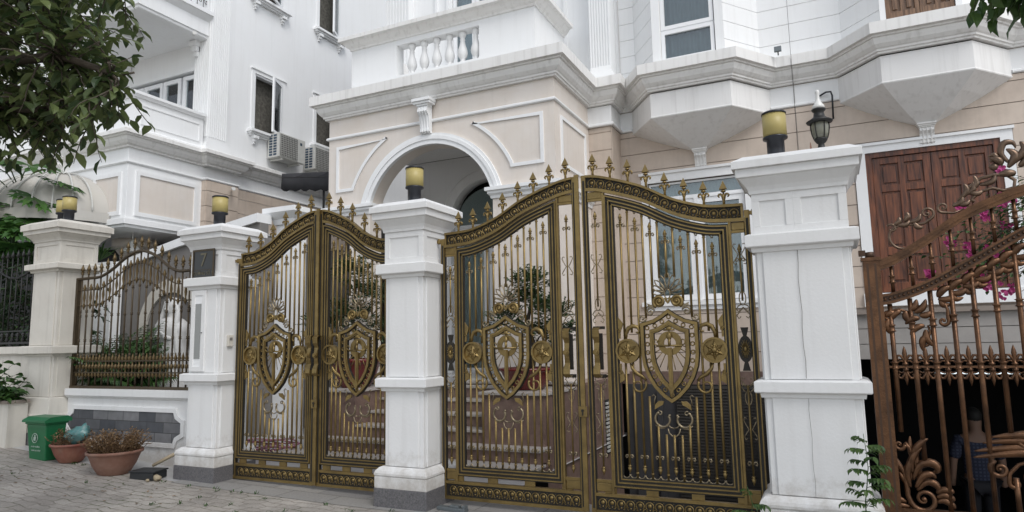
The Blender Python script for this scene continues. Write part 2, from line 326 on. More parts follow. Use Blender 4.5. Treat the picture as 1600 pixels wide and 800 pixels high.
def offs(poly, d, closed=True):
    n = len(poly); o = []
    if closed:
        ar = sum(poly[i][0]*poly[(i+1) % n][1]-poly[(i+1) % n][0]*poly[i][1] for i in range(n)); sg = 1 if ar > 0 else -1
    else: sg = 1
    for i in range(n):
        p = Vector(poly[i]); a = Vector(poly[i-1]) if (i > 0 or closed) else None; b = Vector(poly[(i+1) % n]) if (i < n-1 or closed) else None
        d1 = (p-a).normalized() if a is not None else None; d2 = (b-p).normalized() if b is not None else None
        if d1 is None: d1 = d2
        if d2 is None: d2 = d1
        n1 = Vector((-d1.y, d1.x)); n2 = Vector((-d2.y, d2.x)); m = n1+n2; m = m/max(0.35, m.dot(n2)) if m.length > 1e-5 else n2
        q = p+m*d*sg; o.append((q.x, q.y))
    return o
LOC = {}
def root(name, label, cat, loc=(0, 0, 0), group=None, kind=None):
    o = bpy.data.objects.new(name, None); COL.objects.link(o); o.location = loc; o.empty_display_size = 0.1
    o['label'] = label; o['category'] = cat
    if group: o['group'] = group
    if kind: o['kind'] = kind
    LOC[o] = Vector(loc); return o
def build1(name, mb, mats, parent=None, loc=None, label=None, bevel=0.0, cat=None, group=None, kind=None):
    """links one mesh object; vertices are given in world coordinates and stored about the thing's base"""
    me = bpy.data.meshes.new(name)
    base = LOC[parent] if parent is not None else Vector(loc or (0, 0, 0))
    me.from_pydata([(p[0]-base.x, p[1]-base.y, p[2]-base.z) for p in mb.v], [], mb.f)
    me.polygons.foreach_set('use_smooth', mb.sm)
    if not isinstance(mats, (list, tuple)): mats = [mats]
    for m in mats: me.materials.append(m)
    me.polygons.foreach_set('material_index', mb.mi)
    me.update()
    o = bpy.data.objects.new(name, me); COL.objects.link(o)
    if parent is not None: o.parent = parent
    else: o.location = base
    LOC[o] = base
    if label: o['label'] = label
    if cat: o['category'] = cat
    if group: o['group'] = group
    if kind: o['kind'] = kind
    if bevel:
        b = o.modifiers.new('bevel', 'BEVEL'); b.width = bevel; b.segments = 2; b.limit_method = 'ANGLE'; b.angle_limit = R(40)
    return o
SKIP = {'leaves', 'foliage', 'flowers', 'branches', 'stems', 'fronds', 'stalks', 'leaflets', 'numeral', 'street_name', 'lettering', 'weeds', 'fallen_leaves', 'crack', 'wall', 'bay_wall', 'upper_wall', 'core'}
def pieces(mb):
    """far-apart pieces of a mesh: islands nearer to each other than a third of the larger one's size stay together"""
    par = list(range(len(mb.v)))
    def find(a):
        while par[a] != a: par[a] = par[par[a]]; a = par[a]
        return a
    for f in mb.f:
        r_ = find(f[0])
        for i in f[1:]: par[find(i)] = r_
    isl = {}
    for i in range(len(mb.v)): isl.setdefault(find(i), []).append(i)
    keys = list(isl); k = len(keys)
    if k < 2 or k > 350: return None
    bb = []
    for q in keys:
        P = [mb.v[i] for i in isl[q]]; bb.append(([min(p[j] for p in P) for j in range(3)], [max(p[j] for p in P) for j in range(3)]))
    size = [math.dist(*b) for b in bb]; g = list(range(k))
    def gf(a):
        while g[a] != a: g[a] = g[g[a]]; a = g[a]
        return a
    for a in range(k):
        for b in range(a+1, k):
            d = math.sqrt(sum(max(0, bb[a][0][j]-bb[b][1][j], bb[b][0][j]-bb[a][1][j])**2 for j in range(3)))
            if d < max(0.004, 0.45*max(size[a], size[b])): g[gf(a)] = gf(b)
    grp = {}
    for a in range(k): grp.setdefault(gf(a), set()).update(isl[keys[a]])
    return list(grp.values()) if 1 < len(grp) <= 80 else None
def build(name, mb, mats, parent=None, loc=None, label=None, bevel=0.0, cat=None, group=None, kind=None):
    ps = pieces(mb) if (parent is not None and name not in SKIP) else None
    if not ps: return build1(name, mb, mats, parent, loc, label, bevel, cat, group, kind)
    first = None
    for vs in ps:
        m = MB(); idx = {}
        for i in sorted(vs): idx[i] = len(m.v); m.v.append(mb.v[i])
        for f, sm_, mi_ in zip(mb.f, mb.sm, mb.mi):
            if f[0] in idx: m.f.append(tuple(idx[i] for i in f)); m.sm.append(sm_); m.mi.append(mi_)
        o = build1(name, m, mats, parent, loc, label, bevel, cat, group, kind); first = first or o
    return first
def struct(name, mb, m, loc=(0, 0, 0)): return build(name, mb, m, loc=loc, kind='structure')
def copytree(o, loc=None, label=None, parent=None):
    c = o.copy(); COL.objects.link(c)
    if parent is not None: c.parent = parent
    if loc is not None: c.location = loc
    if label: c['label'] = label
    for ch in list(o.children): copytree(ch, parent=c)
    return c
def text_mesh(txt, size, depth, f, m, name, parent, align='CENTER'):
    cu = bpy.data.curves.new('t', 'FONT'); cu.body = txt; cu.size = size; cu.extrude = depth; cu.align_x = align; cu.align_y = 'CENTER'
    to = bpy.data.objects.new('t', cu); COL.objects.link(to)
    me = bpy.data.meshes.new_from_object(to.evaluated_get(bpy.context.evaluated_depsgraph_get()))
    bpy.data.objects.remove(to)
    mb = MB(); mb.add([f(*v.co) for v in me.vertices], [tuple(p.vertices) for p in me.polygons])
    return build(name, mb, m, parent)
def arc(cx, cz, r, a0, a1, n): return [(cx+r*math.cos(R(a0+(a1-a0)*i/n)), cz+r*math.sin(R(a0+(a1-a0)*i/n))) for i in range(n+1)]
def spiral(cx, cz, r0, r1, a0, a1, n): return [(cx+(r0+(r1-r0)*i/n)*math.cos(R(a0+(a1-a0)*i/n)), cz+(r0+(r1-r0)*i/n)*math.sin(R(a0+(a1-a0)*i/n))) for i in range(n+1)]
def interp(pts, x):
    if x <= pts[0][0]: return pts[0][1]
    for i in range(len(pts)-1):
        if x <= pts[i+1][0]:
            p0 = pts[max(i-1, 0)]; p1 = pts[i]; p2 = pts[i+1]; p3 = pts[min(i+2, len(pts)-1)]
            h = p2[0]-p1[0]; t = (x-p1[0])/h
            m1 = (p2[1]-p0[1])/max(1e-6, p2[0]-p0[0])*h; m2 = (p3[1]-p1[1])/max(1e-6, p3[0]-p1[0])*h
            return (2*t**3-3*t**2+1)*p1[1]+(t**3-2*t**2+t)*m1+(-2*t**3+3*t**2)*p2[1]+(t**3-t**2)*m2
    return pts[-1][1]
def frame(p0, p1):
    t = Vector((p1[0]-p0[0], p1[1]-p0[1])); L = t.length; t.normalize(); return ((p0[0], p0[1]), (t.x, t.y), (t.y, -t.x)), L
def cut(a, b, holes):
    iv = [(a, b)]
    for h0, h1 in holes:
        nv = []
        for x0, x1 in iv:
            if h1 <= x0 or h0 >= x1: nv.append((x0, x1)); continue
            if h0 > x0: nv.append((x0, h0))
            if h1 < x1: nv.append((h1, x1))
        iv = nv
    return [q for q in iv if q[1]-q[0] > 0.004]
def wall(mb, p0, p1, z0, z1, holes=(), thick=0.22):
    """solid wall, holes = (s0,s1,z0,z1) measured along the wall"""
    F, L = frame(p0, p1); zs = sorted({z0, z1, *[min(max(h[2], z0), z1) for h in holes], *[min(max(h[3], z0), z1) for h in holes]})
    for a, b in zip(zs, zs[1:]):
        if b-a < 1e-4: continue
        mid = (a+b)/2
        for q in cut(0, L, [(h[0], h[1]) for h in holes if h[2] < mid < h[3]]): mb.fbox(F, q[0], q[1], -thick, 0, a, b)
def boards(mb, p0, p1, z0, z1, holes=(), pitch=0.29, gap=0.012, proud=0.014):
    F, L = frame(p0, p1); z = z0
    while z < z1-0.02:
        t = min(z+pitch-gap, z1)
        bands = sorted({z, t, *[h[2] for h in holes if z < h[2] < t], *[h[3] for h in holes if z < h[3] < t]})
        for a, b in zip(bands, bands[1:]):
            mid = (a+b)/2
            for q in cut(0, L, [(h[0], h[1]) for h in holes if h[2] < mid < h[3]]): mb.fbox(F, q[0], q[1], -0.004, proud, a, b)
        z += pitch

crestm = mat('silvered_copper', (0.17, 0.115, 0.08), 0.32, 0.75, var=0.6, vscale=20, col2=(0.06, 0.04, 0.028))

baym = mat('bay_paint', (0.78, 0.775, 0.765), 0.6, var=0.2, vscale=1.5, col2=(0.66, 0.65, 0.63), bump=0.1, bscale=50, streak=0.22)
# ================================================================== GROUND
def gz(x): return max(0.0, (-4.3-x)*0.02) if x > -6.7 else 0.048+(-6.7-x)*0.07
def ground_sheet(name, m, xs, ys, dz=0.0, zf=gz):
    mb = MB(); vs = [(x, y, zf(x)+dz) for y in ys for x in xs]; n = len(xs)
    mb.add(vs, [(j*n+i, j*n+i+1, (j+1)*n+i+1, (j+1)*n+i) for j in range(len(ys)-1) for i in range(n-1)]); return struct(name, mb, m)
gx = [-60, -30, -16, -10.3, -6.7, -4.3, 0, 6, 60]
gcap = lambda x: min(gz(x), 0.30)
ground_sheet('ground', pavers, gx, [-60, -20, 0, 5.22], 0, gcap)
ground_sheet('ground', yard, [-60, -30, -16, -10.3, -6.7, -4.3, -3.02], [5.22, 6, 7, 12, 60], 0, gcap)
ground_sheet('ground', yard, [-3.02, 0, 6.2, 60], [5.22, 6.02], 0, gcap)
ground_sheet('ground', yard, [6.2, 60], [6.02, 60], 0, gcap)
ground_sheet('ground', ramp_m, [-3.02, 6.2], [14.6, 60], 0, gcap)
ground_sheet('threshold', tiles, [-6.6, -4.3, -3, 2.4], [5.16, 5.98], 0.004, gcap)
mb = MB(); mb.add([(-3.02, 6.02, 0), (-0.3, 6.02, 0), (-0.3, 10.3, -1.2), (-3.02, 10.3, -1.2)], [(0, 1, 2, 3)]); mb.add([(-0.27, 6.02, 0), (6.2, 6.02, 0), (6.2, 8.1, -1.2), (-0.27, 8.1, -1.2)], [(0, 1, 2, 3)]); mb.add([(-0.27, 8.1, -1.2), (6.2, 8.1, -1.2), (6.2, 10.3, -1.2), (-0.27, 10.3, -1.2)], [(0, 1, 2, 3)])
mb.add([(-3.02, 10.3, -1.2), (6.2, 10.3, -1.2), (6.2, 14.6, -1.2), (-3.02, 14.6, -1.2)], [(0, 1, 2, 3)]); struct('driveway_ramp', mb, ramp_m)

# ================================================================== GATE PILLARS
def pillar(name, label, cx, y0, z0, hb, hc, hs, hn, hcap, Z, wide=False, mtop=pillarw, dep=0.58):
    """Z: dict of levels above world 0"""
    t = root(name, label, 'pillar', (cx, y0+dep/2, z0)); cy = y0+dep/2
    def rect(mb, hx, grow, za, zb): mb.box(cx-hx, cx+hx, cy-dep/2-grow, cy+dep/2+grow, za, zb)
    m = MB(); rect(m, hb+0.004, 0.004, z0-0.05, Z['g']); build('granite_plinth', m, granite, t, bevel=0.004)
    m = MB(); rect(m, hb, 0, Z['g'], Z['b'])
    loop = [(cx-hb, cy-dep/2), (cx+hb, cy-dep/2), (cx+hb, cy+dep/2), (cx-hb, cy+dep/2)]
    inn = hb-hs
    m.sweep([(cx-hb, cy-dep/2), (cx+hb, cy-dep/2), (cx+hb, cy+dep/2), (cx-hb, cy+dep/2)],
            [(-inn, Z['b']), (-0.004, Z['b']), (0.004, Z['b']+0.012), (0.004, Z['b']+0.03), (-0.006, Z['b']+0.052), (-0.03, Z['m']-0.008), (-0.05, Z['m']), (-inn, Z['m'])], True)
    build('base', m, mtop, t, bevel=0.004)
    gy = hb-hs
    def shaft(mb, za, zb):
        mb.box(cx-hs, cx+hs, cy-dep/2+gy, cy+dep/2-gy, za, zb)
        for e in (0.045,):   # raised face panels with plain margins
            mb.box(cx-hs+e, cx+hs-e*1.0, cy-dep/2+gy-0.014, cy-dep/2+gy, za+0.004, zb-0.004)
            mb.box(cx-hs-0.014, cx-hs, cy-dep/2+gy+e, cy+dep/2-gy-e, za+0.004, zb-0.004)
            mb.box(cx+hs, cx+hs+0.014, cy-dep/2+gy+e, cy+dep/2-gy-e, za+0.004, zb-0.004)
    m = MB(); shaft(m, Z['m'], Z['c1']); shaft(m, Z['c1t'], Z['c2']); sh = build('shaft', m, mtop, t, bevel=0.005)
    def collar(za, zb):
        m = MB(); s0 = hc-hs; cd = dep/2-gy
        loop = [(cx-hs, cy-cd), (cx+hs, cy-cd), (cx+hs, cy+cd), (cx-hs, cy+cd)]
        m.sweep(loop, [(-0.02, za-0.035), (0.028, za-0.035), (0.034, za), (s0-0.008, za), (s0, za+0.008), (s0, zb-0.012), (s0-0.03, zb), (-0.02, zb)], True)
        return build('collar', m, mtop, t, bevel=0.003)
    collar(Z['c1'], Z['c1t']); collar(Z['c2'], Z['c2t'])
    # neck with sunk panels
    m = MB(); za, zb = Z['c2t'], Z['n']; ny = gy-(hn-hs)
    m.box(cx-hn+0.012, cx+hn-0.012, cy-dep/2+ny+0.012, cy+dep/2-ny-0.012, za, zb)
    xs = [(-hn, hn)] if not wide else [(-hn, 0.015-hn*0.15), (0.015-hn*0.15, hn)]
    b = 0.055
    def panel_frame(F, L):
        m.fbox(F, 0, L, -0.002, 0.012, za, za+b); m.fbox(F, 0, L, -0.002, 0.012, zb-b, zb)
    for x0, x1 in xs:
        F, L = frame((cx+x0, cy-dep/2+ny+0.012), (cx+x1, cy-dep/2+ny+0.012)); panel_frame(F, L)
        m.fbox(F, 0, b, -0.002, 0.012, za+b, zb-b); m.fbox(F, L-b, L, -0.002, 0.012, za+b, zb-b)
    for s in (-1, 1):
        a = (cx+s*(hn-0.012), cy-dep/2+ny+0.0142); c = (cx+s*(hn-0.012), cy+dep/2-ny-0.002)
        F, L = frame(a, c) if s > 0 else frame(c, a); panel_frame(F, L)
        m.fbox(F, 0, b, -0.002, 0.012, za+b, zb-b); m.fbox(F, L-b, L, -0.002, 0.012, za+b, zb-b)
    build('neck', m, mtop, t, bevel=0.002)
    m = MB(); o = hcap-hn; zt = Z['s']; cd = dep/2-ny
    loop = [(cx-hn, cy-cd), (cx+hn, cy-cd), (cx+hn, cy+cd), (cx-hn, cy+cd)]
    h = zt-Z['n']
    m.sweep(loop, [(-0.03, Z['n']), (0.012, Z['n']), (0.016, Z['n']+h*.14), (o*.25, Z['n']+h*.3), (o*.55, Z['n']+h*.55), (o*.62, Z['n']+h*.62), (o*.78, Z['n']+h*.66), (o*.80, Z['n']+h), (-0.03, zt)], True)
    m.sweep(loop, [(-0.03, zt), (o, zt), (o, Z['t']), (o*0.35, Z['t']+0.045), (-0.03, Z['t']+0.045)], True)
    m.box(cx-hn+0.02, cx+hn-0.02, cy-cd+0.02, cy+cd-0.02, zt, Z['t']+0.044)
    build('cap', m, mtop, t, bevel=0.003)
    return t
ZN = dict(g=0.17, b=0.275, m=0.36, c1=1.085, c1t=1.178, c2=2.158, c2t=2.263, n=2.57, s=2.757, t=2.815)
p_mid = pillar('gate_pillar', 'white pillar between the two gold gates, with a single yellow lamp', -3.665, 5.24, 0, 0.285, 0.285, 0.213, 0.222, 0.335, ZN)
ZL = {k: v+0.03 for k, v in ZN.items()}
p_left = pillar('gate_pillar', 'white pillar carrying the black number plate and a mail slot', -6.43, 5.30, 0.03, 0.31, 0.30, 0.232, 0.245, 0.36, ZL)
p_right = pillar('gate_pillar', 'broad white double pillar between gold gate and copper gate', -0.16, 5.24, 0, 0.395, 0.385, 0.315, 0.325, 0.445, ZN, True)
ZF = dict(g=0.42, b=0.62, m=0.88, c1=1.45, c1t=1.56, c2=2.594, c2t=2.68, n=2.98, s=3.14, t=3.22)
p_far = pillar('gate_pillar', 'aged cream pillar at far left behind the green bin, two lamps on top', -9.67, 5.40, 0.18, 0.37, 0.375, 0.29, 0.30, 0.43, ZF, mtop=oldw, dep=0.66)
# crack line down the double pillar, mail box door and slot on the number-plate pillar
m = MB()
pts = [(-0.19+0.008*math.sin(i*1.7), 5.24-(0.075 if z > 2.6 else -0.05), z) for i, z in enumerate([0.4, 0.6, 0.8, 1.05])]
m.tube([(-0.19+0.005*math.sin(i*1.9), 5.2985, 1.19+i*0.12) for i in range(9)], 0.0018, 4); m.tube([(-0.185+0.004*math.sin(i*1.9), 5.2985, 0.37+i*0.1) for i in range(8)], 0.0012, 4)
build('crack', m, greywall, p_right)
m = MB(); yb = 5.3635; XA, XB = -6.62, -6.39
poly = [(XA, 1.23), (XB, 1.23), (XB, 2.14), (XA, 2.14)]; m.ring(poly, 0, 0.055, yb-0.022, yb)
bx = build('mail_box', m, pillarw, p_left, bevel=0.003)
m = MB(); m.box(XA+0.055, XB-0.055, yb-0.012, yb, 1.285, 2.085); d = build('door', m, pvc, bx)
m = MB(); m.box(-6.553, -6.463, yb-0.018, yb-0.0125, 1.37, 1.99); build('glass_slot', m, mailglass, bx)
m = MB(); m.box(-6.37, -6.345, yb-0.0, yb+0.0, 0, 0) if 0 else m.tube([(-6.43, yb-0.02, 1.66), (-6.43, yb-0.035, 1.66)], 0.006, 6); build('knob', m, black, bx)

# door bell on the side of the left pillar
t = root('door_bell', 'small cream intercom button box on the side of the number-plate pillar', 'door bell', (-6.19, 5.5, 1.56))
m = MB(); m.box(-6.184, -6.155, 5.47, 5.545, 1.50, 1.63); build('housing', m, oldw, t, bevel=0.006)
m = MB(); m.box(-6.155, -6.150, 5.49, 5.525, 1.57, 1.60); build('button', m, greywall, t)
# number plate
t = root('number_plate', 'black house number plate with a gold 7 on the left pillar', 'number plate', (-6.44, 5.35, 2.3))
X0, X1, Zb, Zt = -6.625, -6.275, 2.275, 2.615; yp = 5.358
m = MB(); m.box(X0, X1, yp-0.014, yp, Zb, Zt); build('plate', m, platem, t, bevel=0.003)
m = MB(); m.ring([(X0, Zb), (X1, Zb), (X1, Zt), (X0, Zt)], 0.0, 0.022, yp-0.02, yp-0.0142)
m.box(X0+0.04, X1-0.04, yp-0.017, yp-0.0142, 2.375, 2.380); build('frame', m, bronze, t)
text_mesh('7', 0.22, 0.002, lambda x, y, z: (x-6.45, yp-0.017-z, y+2.485), goldtxt, 'numeral', t)
text_mesh('ĐƯỜNG SỐ 7', 0.052, 0.001, lambda x, y, z: (x-6.45, yp-0.0165-z, y+2.335), goldtxt, 'street_name', t)

# ================================================================== HOUSES
def sash(parent, F, s0, s1, z0, z1, d, cur, fr=0.055, nm='window', glz=True, frm=None, trans=None):
    """window = frame with pane and curtain behind, set d behind the face"""
    m = MB()
    m.fbox(F, s0, s1, -d-0.05, -d+0.02, z0, z0+fr); m.fbox(F, s0, s1, -d-0.05, -d+0.02, z1-fr, z1)
    m.fbox(F, s0, s0+fr, -d-0.05, -d+0.02, z0+fr, z1-fr); m.fbox(F, s1-fr, s1, -d-0.05, -d+0.02, z0+fr, z1-fr)
    if trans: m.fbox(F, s0+fr, s1-fr, -d-0.045, -d+0.015, trans-0.03, trans+0.03)
    w_ = build(nm, m, frm or pvc, parent)
    if glz:
        m = MB(); m.fbox(F, s0+fr-0.003, s1-fr+0.003, -d-0.02, -d-0.014, z0+fr-0.003, z1-fr+0.003); build('pane', m, glass, w_)
    # curtain: a wavy sheet
    o, t, n_ = F; m = MB(); k = max(8, int((s1-s0)/0.02)); vs = []
    for i in range(k+1):
        q = s0+0.01+(s1-s0-0.02)*i/k; dd = -d-0.12-0.018*math.sin(q*70+math.sin(q*13)*2)
        for z in (z0+0.01, z1-0.01): vs.append((o[0]+t[0]*q+n_[0]*dd, o[1]+t[1]*q+n_[1]*dd, z))
    m.add(vs, [(2*i, 2*i+2, 2*i+3, 2*i+1) for i in range(k)], True); build('curtain', m, cur, w_)
    return w_
CORN = [(-0.02, 5.22), (0.05, 5.22), (0.055, 5.245), (0.075, 5.25), (0.08, 5.275), (0.10, 5.29), (0.135, 5.33), (0.155, 5.38), (0.16, 5.41), (0.185, 5.415), (0.19, 5.44), (0.24, 5.445), (0.24, 5.60), (-0.02, 5.60)]
STR = [(-0.01, 4.872), (0.02, 4.872), (0.035, 4.885), (0.035, 4.91), (0.018, 4.925), (-0.01, 4.925)]
house = root('town_house', 'white and cream house with arched porch and balustraded balcony behind the gold gates', 'house', (-4.0, 8.5, 0))
def corbel(parent, cx, yb, z0, z1, w0, w1, dp, nm='corbel', m_=dirtyw):
    m = MB(); h = z1-z0
    prof = [(0, 0), (-dp*.25, 0), (-dp*.45, .05*h), (-dp*.4, .16*h), (-dp*.45, .3*h), (-dp*.6, .5*h), (-dp*.95, .62*h), (-dp*.85, .74*h), (-dp*.8, .78*h), (0, .78*h)]
    m.pyz([(yb+a, z0+b) for a, b in prof], cx-w0/2, cx+w0/2)
    for k in (-0.28, 0, 0.28): m.tube([(cx+k*w0, yb+a-0.004, z0+b) for a, b in prof[1:8]], w0*0.07, 5)
    m.box(cx-w0*.56, cx+w0*.56, yb-dp*.95, yb, z0+.78*h, z0+.84*h); m.box(cx-w1*.46, cx+w1*.46, yb-dp*1.1, yb, z0+.84*h, z0+.91*h); m.box(cx-w1/2, cx+w1/2, yb-dp*1.25, yb, z0+.91*h, z1)
    return build(nm, m, m_, parent, bevel=0.003)
def bay(parent, cx, xa, xf, yf, ybk, zapex):
    """canted bay: xa half width at wall, xf at the front"""
    P = [(cx-xa, ybk), (cx-xf, yf), (cx+xf, yf), (cx+xa, ybk)]; m = MB()
    for a, b in zip(P, P[1:]): wall(m, a, b, 4.835, 5.2, thick=0.1)
    m.sweep(P, [(-0.1, 4.815), (0.0, 4.815), (0.006, 4.83), (0.0, 4.845), (-0.1, 4.845)])
    # inverted pyramid
    q = [(cx-0.11, ybk), (cx-0.10, ybk-0.10), (cx+0.10, ybk-0.10), (cx+0.11, ybk)]
    lv = []
    for f_, g_ in ((1, 1), (0.66, 0.62), (0.33, 0.29), (0, 0)):
        z = zapex+(4.815-zapex)*(g_)
        lv.append([(q[i][0]+(P[i][0]-q[i][0])*f_, q[i][1]+(P[i][1]-q[i][1])*f_, z) for i in range(4)])
    vs = [p for l in lv for p in l]; fs = [(4*j+i, 4*j+i+1, 4*j+5+i, 4*j+4+i) for j in range(3) for i in range(3)]
    m.add(vs, fs)
    build('bay_base', m, baym, parent)
    corbel(parent, cx, ybk, zapex-0.27, zapex+0.01, 0.17, 0.23, 0.11)
    return P
yM = 10.5
hW = (-2.52+2.95, -1.04+2.95, 2.06, 3.97)
# lower walls
m = MB(); wall(m, (-2.95, yM), (-0.262, yM), 0.98, 5.22, [hW]); build('wall', m, groove, house)
m = MB(); boards(m, (-2.95, yM), (-0.262, yM), 0.985, 4.86, [(hW[0]-0.1, hW[1]+0.1, 1.97, 4.13)], 0.292)
wall(m, (-3.32, 10.0), (-2.95, 10.0), 0.95, 5.2, thick=0.3); build('tile_cladding', m, beige, house)
m = MB(); boards(m, (-3.318, 10.0), (-2.952, 10.0), 0.99, 4.86, pitch=0.292, gap=0.014); m.box(-2.965, -2.936, 10.0, 10.5, 0.95, 4.87); build('pilaster', m, beige, house)
m = MB(); wall(m, (-3.32, 10.46), (-0.262, 10.46), 0.79, 0.98, thick=0.1); build('granite_band', m, maroon, house)
m = MB(); wall(m, (-2.95, yM-0.002), (-0.262, yM-0.002), 4.875, 5.21, thick=0.02); m.box(-3.335, -2.925, 9.975, 10.02, 4.93, 5.21); m.box(-2.94, -2.925, 10.02, 10.5, 4.93, 5.21); build('frieze_band', m, white, house)
HP = [(-7.37, 10.5), (-7.37, 8.5), (-3.32, 8.5), (-3.32, 9.97), (-2.92, 9.97), (-2.92, yM), (-2.73, yM), (-2.25, 9.8), (-1.07, 9.8), (-0.59, yM), (-0.262, yM)]
m = MB(); m.sweep(HP, CORN)
m.pxy([(-7.36, 10.5), (-7.36, 8.51), (-3.33, 8.51), (-3.33, 10.5)], 5.45, 5.596); m.pxy([(-2.72, 10.5), (-2.24, 9.81), (-1.08, 9.81), (-0.6, 10.5)], 5.45, 5.596)
build('cornice', m, dirtyw, house)
m = MB(); m.sweep(HP[:6]+[(-2.73, yM)], STR); m.sweep([(-0.59, yM), (-0.262, yM)], STR); build('string_course', m, white, house)
bay(house, -1.66, 1.07, 0.59, 9.8, yM, 4.41)
# garage front, louvred door under the main wall
m = MB(); 
for i in range(44): z = -1.16+i*0.044; m.pyz([(10.36, z), (10.40, z+0.012), (10.40, z+0.04), (10.375, z+0.04)], -2.2, -0.3)
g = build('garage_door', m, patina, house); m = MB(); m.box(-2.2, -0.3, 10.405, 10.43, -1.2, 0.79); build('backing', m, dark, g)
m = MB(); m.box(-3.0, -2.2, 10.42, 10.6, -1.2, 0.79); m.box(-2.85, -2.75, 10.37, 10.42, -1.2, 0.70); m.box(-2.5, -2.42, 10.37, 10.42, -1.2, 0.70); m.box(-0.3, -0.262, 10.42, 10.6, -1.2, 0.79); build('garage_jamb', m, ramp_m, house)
# main window
Fm, Lm = frame((-2.95, yM), (-0.262, yM))
for a, b in ((hW[0]+0.012, (hW[0]+hW[1])/2-0.03), ((hW[0]+hW[1])/2+0.03, hW[1]-0.012)): sash(house, Fm, a, b, hW[2]+0.012, hW[3]-0.3, 0.05, curtain, 0.085)
sash(house, Fm, hW[0]+0.012, hW[1]-0.012, hW[3]-0.27, hW[3]-0.012, 0.05, curtain, 0.03)
m = MB(); m.fbox(Fm, (hW[0]+hW[1])/2-0.03, (hW[0]+hW[1])/2+0.03, -0.1, -0.01, hW[2], hW[3]-0.3); m.fbox(Fm, hW[0], hW[1], -0.1, -0.015, hW[3]-0.3, hW[3]-0.27); build('mullion', m, pvc, house)
m = MB(); a0, a1 = hW[0]-0.1, hW[1]+0.1
m.fbox(Fm, a0, hW[0], 0, 0.03, 2.06, 3.97); m.fbox(Fm, hW[1], a1, 0, 0.03, 2.06, 3.97); m.fbox(Fm, a0, a1, 0, 0.03, 3.97, 4.10); m.fbox(Fm, a0-0.03, a1+0.03, 0, 0.06, 4.10, 4.14); m.fbox(Fm, a0-0.06, a1+0.06, 0, 0.07, 1.99, 2.06); m.fbox(Fm, a0-0.02, a1+0.02, 0, 0.04, 1.92, 1.99)
build('window_surround', m, white, house)
# upper storey main wall + bay walls
uW = [(0.11, 1.07, 5.69, 8.3)]
m = MB(); wall(m, (-7.4, 10.32), (-2.9, 10.32), 5.6, 9.4, [(1.35, 3.3, 5.66, 8.1)]); build('upper_wall', m, white, house)
m = MB(); BP = [(-2.73, yM), (-2.25, 9.8), (-1.07, 9.8), (-0.59, yM)]
wall(m, (-2.9, yM), (-2.6, yM), 5.59, 9.4, thick=0.2); wall(m, (-0.72, yM), (-0.262, yM), 5.59, 9.4, thick=0.2)
Ff, Lf = frame((-2.17, 9.88), (-1.15, 9.88))
wall(m, (-2.62, yM), (-2.17, 9.88), 5.59, 9.4, thick=0.08); wall(m, (-2.17, 9.88), (-1.15, 9.88), 5.59, 9.4, uW, 0.08); wall(m, (-1.15, 9.88), (-0.70, yM), 5.59, 9.4, thick=0.08)
build('bay_wall', m, dirtyw, house)
m = MB(); boards(m, (-2.88, yM), (-2.63, yM), 5.61, 9.3, pitch=0.285, gap=0.009); boards(m, (-2.62, yM), (-2.18, 9.895), 5.61, 9.3, pitch=0.285, gap=0.009)
boards(m, (-1.14, 9.895), (-0.70, yM), 5.61, 9.3, pitch=0.285, gap=0.009); boards(m, (-0.70, yM), (-0.262, yM), 5.61, 9.3, pitch=0.285, gap=0.009); build('upper_cladding', m, white, house)
m = MB(); m.fbox(Ff, -0.02, 0.10, 0, 0.03, 5.6, 9.3); m.fbox(Ff, 0.92, 1.04, 0, 0.03, 5.6, 9.3); m.fbox(Ff, 0.10, 0.92, 0, 0.02, 5.6, 5.67); build('window_surround', m, white, house)
sash(house, Ff, 0.115, 0.905, 5.695, 6.19, 0.02, blueglass, 0.055); sash(house, Ff, 0.115, 0.905, 6.21, 8.2, 0.02, blueglass, 0.06)
m = MB(); m.fbox(Ff, 0.11, 0.91, -0.09, -0.01, 6.19, 6.21); build('transom', m, pvc, house)
# fluted pilasters
def fluted(parent, x0, x1, y, z0, z1, m_=white):
    m = MB(); n = 7; w_ = (x1-x0)/(2*n+1)
    m.box(x0, x1, y, y+0.3, z0, z1)
    for i in range(n+1): m.box(x0+2*i*w_, x0+(2*i+1)*w_, y-0.02, y, z0+0.28, z1)
    m.box(x0-0.005, x1+0.005, y-0.022, y, z0, z0+0.28)
    m.box(x0-0.05, x1+0.05, y-0.06, y+0.3, z0-0.0, z0+0.13); m.box(x0-0.03, x1+0.03, y-0.04, y+0.3, z0+0.13, z0+0.18)
    return build('fluted_pilaster', m, m_, parent, bevel=0.002)
fluted(house, -3.24, -2.9, 10.0, 5.6, 9.4); fluted(house, -7.42, -6.9, 10.16, 5.6, 9.4)
# balcony back door with its moulded surround
Fd, Ld = frame((-7.4, 10.32), (-2.9, 10.32))
for i in range(4): a = 1.36+i*0.485; sash(house, Fd, a, a+0.475, 5.67, 8.09, 0.06, curtainw, 0.07, 'balcony_door')
m = MB(); m.ring([(-6.4, 5.62), (-3.75, 5.62), (-3.75, 8.45), (-6.4, 8.45)], 0, 0.05, 10.28, 10.32); m.ring([(-6.15, 5.62), (-4.0, 5.62), (-4.0, 8.2), (-6.15, 8.2)], 0, 0.06, 10.285, 10.32); build('wall_moulding', m, white, house)
